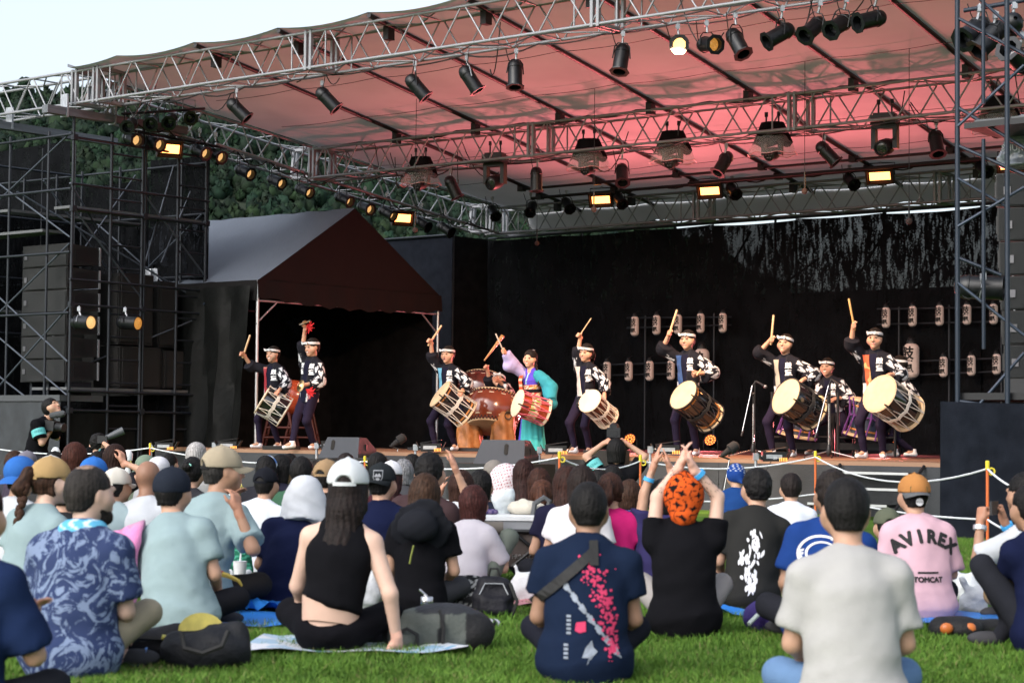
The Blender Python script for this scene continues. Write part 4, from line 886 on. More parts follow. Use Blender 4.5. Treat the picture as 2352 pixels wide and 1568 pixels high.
    def arms(s, tr, tl, pr=None, pl=None, ga=0.0):
        k = s.sc; s.E, s.W = {}, {}
        for e, T, po in ((1, tr, pr), (-1, tl, pl)):
            po = V3(.6 * e, -.5, -.7) if po is None else po
            s.E[e], s.W[e] = ik(s.S[e], np.asarray(T, float), .285 * k, .255 * k, po)
        return s
    def body(s, skin, legs=None, hands=None, hh=.0065, fat=1.0, torso=True, head=None, lo=None):
        """one mesh: trunk, limbs, head and hands"""
        k = s.sc; B = s.B; w = s.wd
        B.ell(s.P, V3(.145 * w, .10 * fat, .12) * k, .05); B.cap(s.P, s.Wa, .125 * k * w, .115 * k * w * fat, .05, s.fw, 1.3); B.cap(s.Wa, s.C, .115 * k * w * fat, .14 * k * w, .05, s.fw, 1.35); B.cap(s.C, s.N - s.up * .06, .14 * k * w, .10 * k * w, .05, s.fw, 1.4)
        for e in (1, -1):
            B.cap(s.N + s.up * .01, s.S[e], .045 * k, .055 * k, .05); B.cap(s.S[e], s.E[e], .054 * k, .042 * k, .03); B.cap(s.E[e], s.W[e], .042 * k, .027 * k, .015)
        B.cap(s.N - s.up * .02, s.H, .05 * k, .05 * k, .02)
        if legs:
            for (hp, kn, an, toe) in legs: B.cap(hp, kn, .078 * k, .053 * k, .03); B.cap(kn, an, .052 * k, .036 * k, .02); B.cap(an, toe, .037 * k, .03 * k, .02)
        parts = []; v, f = B.mesh(s.h); c = np.tile(np.asarray(skin, float), (len(v), 1)); parts.append((v, f)); cs = [c]
        if head is not None: parts.append(head[:2]); cs.append(head[2])
        for e in (1, -1):
            if hands and hands.get(e):
                a, n, kw = hands[e]; F = Field(); F.cap(s.W[e] - nrm(s.W[e] - s.E[e]) * .05, s.W[e], .030 * k, .026 * k, .01); hand_field(F, s.W[e], a, n, e < 0, k * kw.pop('s', 1.0), **kw); q = F.mesh(hh); parts.append(q); cc = np.tile(np.asarray(skin, float) * (1.08, .93, .9), (len(q[0]), 1)); cs.append(cc)
        v, f = join(parts); s.put('body', (v, f), SKIN, lambda _: np.concatenate(cs)); s.skin = skin; return s
    def shirt(s, col, sleeve=.62, loose=.018, hem=None, name='shirt', fold=.0035, m=CLOTH, neck=.0, tank=False, fat=1.0, long=0.0, belly=0.0, h=None):
        k = s.sc; F = Field(); w = s.wd; g = loose
        Pb = s.P if hem is None else s.P + V3(0, 0, hem)
        F.cap(Pb, s.Wa, (.158 * w * fat + g) * k, (.135 * fat * w + g) * k, .06, s.fw, 1.22, cut0=hem is not None); F.cap(s.Wa, s.C, (.135 * fat * w + g) * k, (.150 * w + g) * k, .06, s.fw, 1.3); F.cap(s.C, s.N - s.up * .075 * k, (.150 * w + g) * k, (.112 * w + g) * k, .05, s.fw, 1.4)
        if hem is None: F.ell(s.P - V3(0, 0, .02), V3(.178 * w * fat + g, .145 * fat + g, .14) * k, .06)
        if tank:
            for e in (1, -1): F.cap(s.N + s.rx * .09 * e * k - s.up * .045 * k - s.fw * .02, s.N + s.rx * .075 * e * k + s.up * .0, .03 * k, .022 * k, .03)
        else:
            for e in (1, -1):
                S_, E_ = s.S[e], s.E[e]
                F.cap(s.N - s.up * .022 * k + s.rx * .03 * e, S_, (.036 + g) * k, (.053 + g) * k, .05)
                if sleeve > 1: F.cap(S_, E_, (.058 + g) * k, (.05 + g) * k, .03); F.cap(E_, E_ + (s.W[e] - E_) * (sleeve - 1), (.05 + g) * k, (.042 + g) * k, .02, cut=True)
                elif sleeve > 0: F.cap(S_, S_ + (E_ - S_) * sleeve, (.058 + g) * k, (.062 + g * 1.35) * k, .03, cut=True)
            F.cap(s.N - s.up * .05 * k, s.N + s.up * (.000 + neck) * k, .074 * k, .064 * k, .02, cut=True)
        if fold:
            F.warp(folds(s.seed, fold)); z0, zc, ph = s.P[2], s.C[2], s.seed * .7
            def crease(x, y, z):
                low = np.clip((zc - .02 - z) / .30, 0, 1); hi = np.clip((z - zc + .10) / .2, 0, 1); ax_ = np.abs(x)
                a = np.sin(z * 62 + 2.4 * np.sin(x * 7 + ph) + 5 * ax_); b = np.sin((z - 1.1 * ax_) * 58 + ph + 2 * np.sin(x * 11))
                return -fold * 1.15 * (low * (np.maximum(a, 0) ** 2 - .3) + .7 * np.clip(ax_ * 6 - .4, 0, 1) * (np.maximum(b, 0) ** 2 - .3) * (1 - .5 * hi))
            F.warp(crease)
        o = s.put(name, F.mesh(h or s.h), m, col)
        if not tank and name == 'shirt' and not callable(col):
            c0 = s.N - s.up * .002 * k; g = MB().tube([Vector(c0 + (s.rx * math.cos(a) * .066 + s.fw * math.sin(a) * .066) * k) for a in np.linspace(0, 6.2832, 21)], .0085, 6, False)
            link('collar', mesh('collar', g.v, g.f, True, np.tile(np.asarray(col, float) * .82, (len(g.v), 1))), m, o, True)
        return o
    def hair(s, col, style='short', thick=.014, h=.0085, length=.3, recede=0.0, under=False):
        k = s.hk; F = Field(); p = s.hp; M = s.HM
        tk = .001 if under else thick; F.ell(p(0, -.015, .036), V3(.076 + tk, .094 + tk, .088 + tk * 1.1) * k, .02, M); F.cap(p(0, -.05, -.01), p(0, -.055, -.045), (.062 + thick * .6) * k, (.050 + thick * .4) * k, .03, M @ V3(0, 1, 0), 1.05)
        if style in ('bob', 'long', 'tail'):
            for e in (-1, 1): F.cap(p(.06 * e, .0, .02), p(.062 * e, -.012, -.05 if style == 'tail' else -.09), .032 * k, .026 * k, .03)
        if style == 'bob': F.cap(p(0, -.035, 0), p(0, -.04, -.11), .082 * k, .075 * k, .04, M @ V3(0, 1, 0), 1.15, cut=True)
        if style == 'long':
            b = p(0, -.065, -.04); e_ = s.N - s.fw * (.105 * s.sc) - s.up * length * s.sc; F.cap(p(0, -.03, -.03 if under else 0), b - V3(0, 0, .06), (.070 if under else .082) * k, .078 * k, .04); F.cap(b - V3(0, 0, .03), e_ + (b - e_) * .35, .078 * k, .066 * k, .04, s.fw, 2.0); F.cap(e_ + (b - e_) * .35, e_, .066 * k, .03 * k, .03, s.fw, 2.2)
        if style == 'tail':
            b = p(0, -.13, .05); F.ell(b, V3(.032, .034, .034) * k, .01); F.cap(b, p(0, -.175, -.03), .034 * k, .042 * k, .02); F.cap(p(0, -.175, -.03), p(0, -.15, -.05 - length), .042 * k, .012 * k, .02)
        if style == 'bun': F.ell(p(0, -.12, .06), V3(.045, .04, .04) * k, .01)
        # the face and the ears stay clear
        y0 = .055 if style in ('bob', 'long') else .048
        F.sub(p(0, .105, -.045), V3(.082, .075, .118) * k, .01, M)
        if style in ('short', 'curly', 'buzz', 'tail', 'bun'):
            for e in (-1, 1): F.sub(p(.085 * e, .012, -.03), V3(.028, .030, .055) * k, .01, M)
        if style != 'long' and style != 'bob': F.sub(p(0, -.07, -.122), V3(.13, .11, .062) * k, .012, M)
        a = {'curly': .007, 'buzz': .0012}.get(style, .0028); fq = 120 if style != 'curly' else 75; ph = s.seed % 7
        def strands(x, y, z):
            if style == 'curly': return a * (np.sin(x * fq + ph + 2 * np.sin(z * 60)) * np.sin(y * fq + 1.5 * np.sin(x * 50)) * np.sin(z * fq * .9 + ph))
            an = np.arctan2(x - s.H[0], -(y - s.H[1]) + .02); return a * (np.clip((s.H[2] - .01 - z) * 25, 0, 1) if under else 1) * (np.sin(an * 34 + 2.2 * np.sin(z * 25 + ph)) + .6 * np.sin(an * 61 + 3 * np.sin(z * 17)))
        F.warp(strands); r = np.random.default_rng(s.seed)
        def colr(v):
            loc = ((v - s.H) / k) @ M; an = np.arctan2(loc[:, 0], -loc[:, 1] + .02); n = .75 + .25 * np.sin(an * 40 + 3 * np.sin(v[:, 2] * 22)) + .15 * np.sin(an * 90 + 1); c = np.asarray(col) * n[:, None]
            if recede: 
                q = np.hypot(loc[:, 0] / 1.1, loc[:, 1] + .03) < recede; c[q & (loc[:, 2] > .075)] = c[q & (loc[:, 2] > .075)] * .55 + np.asarray(s.skin) * .45
            return c
        return s.put('hair', F.mesh(h), HAIRM, colr)
    def cap(s, col, back=False, bcol=None, arch=True, h=.0065, brim=True, pitch=0.0, strap=None, deep=0.0):
        """baseball cap; back turns the visor to the nape"""
        k = s.hk; M = s.HM; A = M @ np.array(Matrix.Rotation(math.pi if back else 0, 3, 'Z') @ Matrix.Rotation(pitch, 3, 'X')); o = s.hp(0, -.012, .03); q = lambda x, y, z: o + A @ (V3(x, y, z) * k); F = Field()
        F.ell(q(0, 0, .008), V3(.096, .113, .102) * k, .01, A); F.keep(q(0, 0, -.004 - deep), -A @ V3(0, 0, 1) * -1 * -1); 
        F.ell(q(0, 0, .112), V3(.010, .010, .006) * k, .004, A)
        if arch and not back: F.sub(q(0, -.112, -.004), V3(.042, .04, .040) * k, .006, A)
        F.warp(lambda x, y, z: .0012 * np.sin((np.arctan2(*( ((x - o[0]) * A[0, 0] + (y - o[1]) * A[1, 0] + (z - o[2]) * A[2, 0]), ((x - o[0]) * A[0, 1] + (y - o[1]) * A[1, 1] + (z - o[2]) * A[2, 1]))) ) * 6))
        ob = s.put('cap', F.mesh(h), CLOTH, col)
        if brim:
            rows = []
            for tt in (0, .35, .7, 1):
                rows.append([Vector(q(.092 * (1 - .12 * tt) * math.sin(a), .100 * math.cos(a) * .95 + .085 * tt * math.cos(a) ** .5 if math.cos(a) > 0 else 0, .004 - .012 * tt - .028 * (math.sin(a) ** 2) * (.3 + .7 * tt))) for a in np.linspace(-1.25, 1.25, 15)])
            g = MB().sheet(rows); n = len(g.v); g.sheet([[p + Vector(A @ V3(0, 0, -.005) * k) for p in r] for r in rows])
            e = 15; g.f += [(3 * e + j, 3 * e + j + 1, n + 3 * e + j + 1, n + 3 * e + j) for j in range(14)]
            link('brim', mesh('brim', g.v, g.f, True, np.tile(np.asarray(bcol or col if not callable(bcol or col) else (.5, .5, .5), float), (len(g.v), 1))), CLOTH, ob, True)
        if arch and not back:
            pts = [Vector(q(.094 * math.sin(a), -.112 * math.cos(a), -.004)) for a in np.linspace(-.6, .6, 9)]
            pth = MB()
            rows = [[p + Vector(A @ V3(0, 0, z) * k) for p in pts] for z in (-.008, .009)]; pth.sheet(rows)
            link('strap', mesh('strap', pth.v, pth.f, True, np.tile(np.asarray(strap or col, float), (len(pth.v), 1))), CLOTH, ob, True)
        return ob
    def legs_cross(s, col, short=False, skin=None, flat=0.0, kz=.20, name='trousers', shoe=(.02, .02, .022), spread=.8):
        k = s.sc; F = Field(); L = []
        for e in (1, -1):
            hp = s.P + V3(.09 * e, .03, -.01) * k; kn = s.P + V3(.33 * e * spread, .27, 0) * k; kn[2] = kz * k; an = s.P + V3(-.08 * e, .36, 0) * k; an[2] = .06; toe = an + V3(-.10 * e, .06, -.01); L.append((hp, kn, an, toe))
            F.cap(hp, kn, .097 * k, .073 * k, .05, cut=False)
            if not short: F.cap(kn, an, .068 * k, .05 * k, .03)
            g = MB(); g.ball(Vector((an + toe) / 2), (.05 * k, .12 * k, .045 * k), 8, Matrix.Rotation(R(60 * e), 3, 'Z'))
            if shoe is not None: link('shoe', mesh('shoe', g.v, g.f, True, np.tile(np.asarray(shoe, float), (len(g.v), 1))), CLOTH, s.t, True)
        F.ell(s.P + V3(0, .02, -.02), V3(.175, .14, .105) * k, .05); F.warp(folds(s.seed + 5, .003)); s.put(name, F.mesh(s.h), CLOTH, col); return L
    def decal(s, target, v2, faces, o2, m, name='print', y0=-1.2, d=(0, 1, 0), off=.004, parent=None):
        """flat print laid onto the back of a garment: v2 in the x/z plane around o2"""
        dg = target.data; vv = np.empty(len(dg.vertices) * 3, np.float32); dg.vertices.foreach_get('co', vv); vv = vv.reshape(-1, 3); t = BVHTree.FromPolygons([Vector(p) for p in vv], [tuple(p.vertices) for p in dg.polygons]); d = Vector(d).normalized(); out = []
        rx = d.cross(UP).normalized(); 
        last = None
        for x, z in v2:
            st = Vector(o2) + rx * x + UP * z - d * 1.2; hit = t.ray_cast(st, d)[0]
            if hit is None: hit = Vector(o2) + rx * x + UP * z if last is None else (st + d * ((last - st).dot(d)))
            last = hit; out.append(hit - d * off)
        return link(name, mesh(name, out, faces, False), m, parent or target, True)
# ---------------------------------------------------------------- lettering
_txt = {}
def text2d(body, size=1.0, div=0):
    """(vertices in the plane, faces) of a word set in Blender's own font"""
    key = (body, div)
    if key not in _txt:
        cu = bpy.data.curves.new('lettering', 'FONT'); cu.body = body; cu.align_x = 'CENTER'; cu.align_y = 'CENTER'; cu.resolution_u = 3
        o = bpy.data.objects.new('lettering', cu); COL.objects.link(o); bpy.context.view_layer.update()
        dg = bpy.context.evaluated_depsgraph_get(); me = o.evaluated_get(dg).to_mesh(); v = np.array([p.co[:2] for p in me.vertices]); f = [tuple(p.vertices) for p in me.polygons]; o.evaluated_get(dg).to_mesh_clear(); bpy.data.objects.remove(o); bpy.data.curves.remove(cu)
        for _ in range(div):
            vl = [tuple(p) for p in v]; nf = []; mid_ = {}
            def mp(a, b):
                q = (min(a, b), max(a, b))
                if q not in mid_: vl.append(tuple((np.array(vl[a]) + np.array(vl[b])) / 2)); mid_[q] = len(vl) - 1
                return mid_[q]
            for q in f:
                for i in range(1, len(q) - 1):
                    a, b, c = q[0], q[i], q[i + 1]; ab, bc, ca = mp(a, b), mp(b, c), mp(c, a); nf += [(a, ab, ca), (ab, b, bc), (ca, bc, c), (ab, bc, ca)]
            v, f = np.array(vl), nf
        _txt[key] = (v, f)
    v, f = _txt[key]; return v * size, f
def bold(v, f, d):
    """thicken strokes by laying shifted copies (one mesh)"""
    n = len(v); vs, fs = [], []
    for k, (x, y) in enumerate(((0, 0), (d, 0), (-d, 0), (0, d), (0, -d), (d * .7, d * .7), (-d * .7, d * .7), (d * .7, -d * .7), (-d * .7, -d * .7))): vs.append(v + np.array([x, y])); fs += [tuple(i + k * n for i in q) for q in f]
    return np.concatenate(vs), fs
INK = mat('ink_black', (.010, .010, .011), .8, 0, .1); WHT = mat('printed_white', (.70, .70, .72), .85, 0, .05)
# ================================================================ LANTERNS
PAPER = mat('lantern_paper', (.60, .50, .46), .75, 0, .06, 10, .15, 40, emit=(.9, .55, .42), estr=.02)
rack = thing('lantern_rack', 'black pipe rack holding the rows of paper lanterns', 'lantern rack', uv(5, 9.35))
for (pa, pb) in (((1440, 730), (1680, 728)), ((1440, 753), (1680, 746)), ((1380, 838), (1640, 830)), ((1380, 862), (1640, 856)), ((2015, 710), (2300, 705)), ((2015, 745), (2300, 738)), ((2080, 830), (2310, 822)), ((2080, 862), (2310, 852))):
    rod('bar', onv(*pa, 9.36), onv(*pb, 9.36), .016, SCAF, rack)
for px in (1482, 1640, 2065, 2180, 2300): 
    p = onv(px, 760, 9.38); rod('post', Vector((p.x, p.y, STZ)), Vector((p.x, p.y, 3.3)), .02, SCAF, rack)
def lantern(label, px, py, hpx, big=False):
    p = onv(px, py, 9.22); H_ = hpx / FPX * p.y; r_ = H_ * (.215 if not big else .235); t = thing('paper_lantern', label, 'paper lantern', p, 0, 'large paper lanterns' if big else 'small paper lanterns')
    prof = [(r_ * .55, -H_ / 2)]; n = 22
    for i in range(n + 1):
        z = -H_ / 2 + H_ * i / n; tt = abs(2 * i / n - 1); rr_ = r_ * (1 - max(0, (tt - .68) / .32) ** 2.2 * .42) * (1 + (.010 if i % 2 else -.010)); prof.append((rr_, z))
    Mx = Matrix.Translation(p)
    MB().lathe(prof, 20, Mx).build('paper_body', PAPER, t, smooth=True)
    MB().lathe([(r_ * .58, H_ / 2), (r_ * .62, H_ / 2), (r_ * .62, H_ / 2 + H_ * .07), (r_ * .5, H_ / 2 + H_ * .08)], 16, Mx).build('top_cap', BLKP, t); MB().lathe([(r_ * .5, -H_ * .55), (r_ * .58, -H_ * .545), (r_ * .58, -H_ / 2)], 16, Mx).build('bottom_cap', BLKP, t)
    pts = [p + CR * (r_ * .45 * math.cos(a)) + UP * (H_ * .57 + r_ * .55 * math.sin(a)) for a in np.linspace(0, math.pi, 9)]; MB().tube(pts, .008 if not big else .012, 5).build('handle', BLKM, t); MB().ball(p + UP * H_ * .60, r_ * .35, 6).build('bulb_socket', BLKM, t); rod('hook', p + UP * (H_ * .57 + r_ * .5), p + UP * (H_ * .57 + r_ * .5 + .05) + LV * .12, .006, BLKM, t)
    fc = (FD + LU * .10).normalized(); rt = Vector((-fc.y, fc.x, 0)); vs, fs, k = [], [], 0
    for ch, z0 in (('鼓', .19), ('童', -.19)):
        v, f = text2d(ch, H_ * .40, 1); v, f = bold(v, f, H_ * .011)
        for x, y in v:
            a = x / r_ * 1.05; zz = y * 1.02 + z0 * H_; tt = abs(2 * zz / H_); rr_ = r_ * (1 - max(0, (tt - .68) / .32) ** 2.2 * .42) * 1.014 + .002
            vs.append(p + (fc * math.cos(a) + rt * math.sin(a)) * rr_ + UP * zz)
        fs += [tuple(i + k for i in q) for q in f]; k += len(v)
    link('lettering', mesh('lettering', vs, fs, False), INK, t)
for i, (x, y) in enumerate(((1458, 749), (1508, 746), (1557, 744), (1609, 742), (1660, 741))): lantern('small lettered paper lantern, %s of the upper row left of centre' % ORD[i], x, y, 44)
for i, (x, y) in enumerate(((1394, 853), (1444, 852), (1492, 851), (1541, 850))): lantern('small lettered paper lantern, %s of the lower row near the ponytailed drummer' % ORD[i], x, y, 44)
for i, (x, y) in enumerate(((2035, 729), (2096, 726), (2158, 724), (2221, 722), (2282, 721))): lantern('small lettered paper lantern, %s of the upper row at the right' % ORD[i], x, y, 46)
for i, (x, y) in enumerate(((2167, 842), (2231, 839), (2289, 836))): lantern('small lettered paper lantern, %s of the lower row at the right' % ORD[i], x, y, 46)
lantern('large lettered paper lantern behind the drummer with the blue sash', 1612, 838, 74, True); lantern('large lettered paper lantern behind the rightmost drummer', 2093, 828, 78, True)
# ================================================================ DRUMS
HIDE = mat('drum_hide', (.50, .37, .23), .6, 0, .10, 7, .1, 40, spec=.3); HIDEW = mat('pale_drum_hide', (.54, .46, .34), .6, 0, .08, 7, .1, 40)
GLOSSB = mat('black_lacquer', (.006, .006, .008), .08, 0, .1, 5, coat=.8, spec=.7); GLOSSR = mat('red_brown_lacquer', (.085, .016, .010), .18, 0, .35, 5, .02, 20, coat=.6, spec=.6); VERM = mat('vermilion_wood', (.30, .045, .015), .25, 0, .25, 9, coat=.5)
ROPEW = mat('white_rope', (.62, .58, .52), .85, 0, .15, 60, .4, 200); ROPEK = mat('black_rope', (.012, .012, .013), .8, 0, .2, 60, .4, 200); ROPEP = mat('pink_cord', (.55, .10, .16), .7, 0, .1, 60); ROPEV = mat('purple_rope', (.10, .025, .16), .8, 0, .2, 60, .5, 200)
RING = mat('orange_hoop', (.42, .17, .045), .5, 0, .2, 20); STUD = mat('black_stud', (.010, .010, .012), .35, .5, .1)
def drum(label, pf, pr, r_, shell, rope, hide=HIDE, hoops=None, band=True, rim=1.10, nz=10, patch=False, group='portable roped drums', bulge=1.06, micp=None):
    ax = (pr - pf); L_ = ax.length; t = thing('drum', label, 'drum', (pf + pr) / 2, 0, group); M = frame(pf, ax); rs = r_ * .90
    MB().lathe([(rs * .96, .01), (rs, .04), (rs * bulge, L_ / 2), (rs, L_ - .04), (rs * .96, L_ - .01)], 40, M, False).build('shell', shell, t, smooth=True)
    for e in (0, 1):
        z0, s_ = (0, -1) if e == 0 else (L_, 1)
        hd = MB().lathe([(.001, s_ * .006 + z0), (r_ * .80, s_ * .006 + z0), (r_ * .97, z0), (r_ * rim * .96, z0 - s_ * .004), (r_ * rim * .97, z0 - s_ * .022), (rs, z0 - s_ * .03)], 40, M, False).build('drum_head', hide, t, smooth=True)
        q = MB(); q.tube([M @ Vector((r_ * rim * math.cos(a), r_ * rim * math.sin(a), z0 - s_ * .012)) for a in np.linspace(0, 6.2832, 33)], .010, 6, False); q.build('rim', rope if rope is ROPEK else hide, hd, smooth=True)
    if hoops:
        for z0 in (.12 * L_, .88 * L_):
            rr = rs * (1 + (bulge - 1) * .45); MB().lathe([(rr * .99, z0 - .012), (rr + .008, z0 - .012), (rr + .008, z0 + .012), (rr * .99, z0 + .012)], 36, M, False).build('hoop', hoops, t, smooth=True)
    q = MB(); ro = r_ * rim + .004; pts = []
    for k in range(2 * nz + 1):
        a = math.pi * k / nz; pts.append(M @ Vector((ro * math.cos(a), ro * math.sin(a), .004 if k % 2 == 0 else L_ - .004)))
    for a, b in zip(pts[:-1], pts[1:]):
        m_ = (a + b) / 2; c_ = M @ Vector((0, 0, L_ / 2)); m2 = c_ + (m_ - c_).normalized() * (rs * bulge + .016)
        rod('rope', a, m2, .0065, rope, t, 6); rod('rope', m2, b, .0065, rope, t, 6)
    if band:
        q = MB()
        for dz in (-.02, -.006, .008, .022): q.tube([M @ Vector(((rs * bulge + .02) * math.cos(a), (rs * bulge + .02) * math.sin(a), L_ / 2 + dz + .01 * math.sin(a * nz))) for a in np.linspace(0, 6.2832, 41)], .0065, 5, False)
        q.build('belly_rope', rope, t, smooth=True)
    if patch:
        def pc(v):
            c = np.tile(np.array([.60, .50, .36]), (len(v), 1)); n = np.sin(v[:, 0] * 31 + 2 * np.sin(v[:, 2] * 27)) * np.sin(v[:, 2] * 35 + 2 * np.sin(v[:, 1] * 33)); c[n > .25] = (.20, .36, .05); c[n < -.5] = (.45, .08, .05); return c
        b = MB().lathe([((rs * bulge + .004), L_ / 2 - .075 + .0125 * i) for i in range(13)], 60, M, False); link('patterned_band', mesh('patterned_band', b.v, b.f, True, pc(np.array(b.v))), CLOTH, t)
    a0 = micp if micp is not None else 3.9
    p0 = M @ Vector((r_ * rim * math.cos(a0), r_ * rim * math.sin(a0), -.05)); rod('clip_mic', p0, M @ Vector(((r_ * rim + .02) * math.cos(a0), (r_ * rim + .02) * math.sin(a0), .12)), .011, BLKM, t)
    return t
def dpts(f, r, D, ratio):
    a, b = at(*f, D), at(*r, D); Li = (b - a).length; dd = Li * ratio / math.sqrt(1 - ratio ** 2) / 2; return at(*f, D - dd), at(*r, D + dd)
# ================================================================ PERFORMERS
YAWP = math.atan2(.634, -.7735)
SK = np.array((.46, .26, .175)); NAVY = (.010, .010, .022); COATB = (.0125, .0125, .017); PANTS = (.016, .012, .026); WCOL = np.array((.56, .56, .58))
BAND = mat('white_headband', (.62, .62, .64), .85, 0, .05, 20, .2, 100); TABI = mat('white_tabi', (.70, .69, .70), .85, 0, .05, 20, .2, 80)
def coat_colours(s, hemz):
    Sx, Ex, Wx = s.S, s.E, s.W
    def fn(v):
        c = np.tile(np.array(COATB), (len(v), 1)); x = (v - s.P) @ s.rx; y = (v - s.P) @ s.fw; z = v[:, 2]
        ax_ = s.N - s.P; tt = np.clip(((v - s.P) @ ax_) / (ax_ @ ax_), 0, 1)[:, None]; dT = np.linalg.norm(v - (s.P + tt * ax_), axis=1) - .155 * s.sc
        fr = (y > .0); lap = fr & (np.abs(x) < .055) & (z < s.N[2] - .02); c[lap] = NAVY; c[fr & (np.abs(x) >= .055) & (np.abs(x) < .066)] = (.022, .022, .028)
        blk = (z < hemz + .16) & (np.abs(x) > .072) & (np.abs(x) < .15) & (z > hemz + .012) & fr; c[blk] = WCOL
        blk = (z < hemz + .14) & (z > hemz + .01) & (~fr) & (np.sin(x * 22) > .2); c[blk] = WCOL
        for e in (1, -1):
            best = np.full(len(v), 9.); ss = np.zeros(len(v)); ph = np.zeros(len(v)); off = 0
            for a, b in ((Sx[e], Ex[e]), (Ex[e], Wx[e])):
                d = b - a; L_ = np.linalg.norm(d); d = d / L_; t = np.clip((v - a) @ d, 0, L_); q = (v - a) - t[:, None] * d; dd = np.linalg.norm(q, axis=1); o = nrm(s.rx * e + s.fw * .7 + V3(0, 0, .25)); o = nrm(o - d * (o @ d)); bb = np.cross(d, o); m = dd < best; best = np.where(m, dd, best); ss = np.where(m, t + off, ss); ph = np.where(m, np.arctan2(q @ bb, q @ o), ph); off += L_
            arm = (best - .07 * s.sc < dT) & (ss > .0) 
            i = np.floor(ss / .10); fs_ = ss / .10 - i; j = np.floor(ph / .85 + .5); fp = ph / .85 + .5 - j; tri = fs_ < 1 - np.abs(2 * fp - 1) 
            w_ = arm & (np.abs(ph) < 1.35) & (((i + j) % 2 == 0) & tri | ((i + j) % 2 != 0) & ~tri & (fs_ > .55)) & (ss < (.20 if e == 1 and Wx[1][2] > Sx[1][2] else .46)); c[w_] = WCOL
        return c
    return fn
def headband(s):
    k = s.hk; g = MB(); rows = []
    for z, gr in ((.036, .001), (.040, .006), (.064, .007), (.069, .001)): rows.append([Vector(s.hp((.0775 + .008 + gr) * math.cos(a), -.010 + (.0965 + .008 + gr) * math.sin(a), z + .006 + .010 * math.sin(a))) for a in np.linspace(0, 6.2832, 29)])
    g.sheet(rows); hb = g.build('headband', BAND, s.t, True, True)
    c = s.hp(.016, .103, .066); ex = s.HM @ V3(1, 0, 0); uz = s.HM @ V3(0, 0, 1); fy = s.HM @ V3(0, 1, 0); g = MB(); g.ball(Vector(c + fy * .006), .017 * k, 6)
    for e in (-1, 1):
        F = Matrix(np.stack([ex, fy, uz], 1).tolist()); a = Vector(c); q = [(0, 0, 0), (e * .050, .012, .024), (e * .056, .004, .002), (e * .044, -.002, -.018)]; P = [a + F @ (Vector(v) * k) for v in q]; P2 = [p + F @ Vector((0, .016 * k, 0)) for p in P]; g.add(P + P2, [(0, 1, 2, 3), (7, 6, 5, 4), (0, 4, 5, 1), (1, 5, 6, 2), (2, 6, 7, 3), (3, 7, 4, 0)])
    g.build('knot', BAND, hb, False, True)
def wgrip(s, e, px, D): return s.L(at(*px, D))
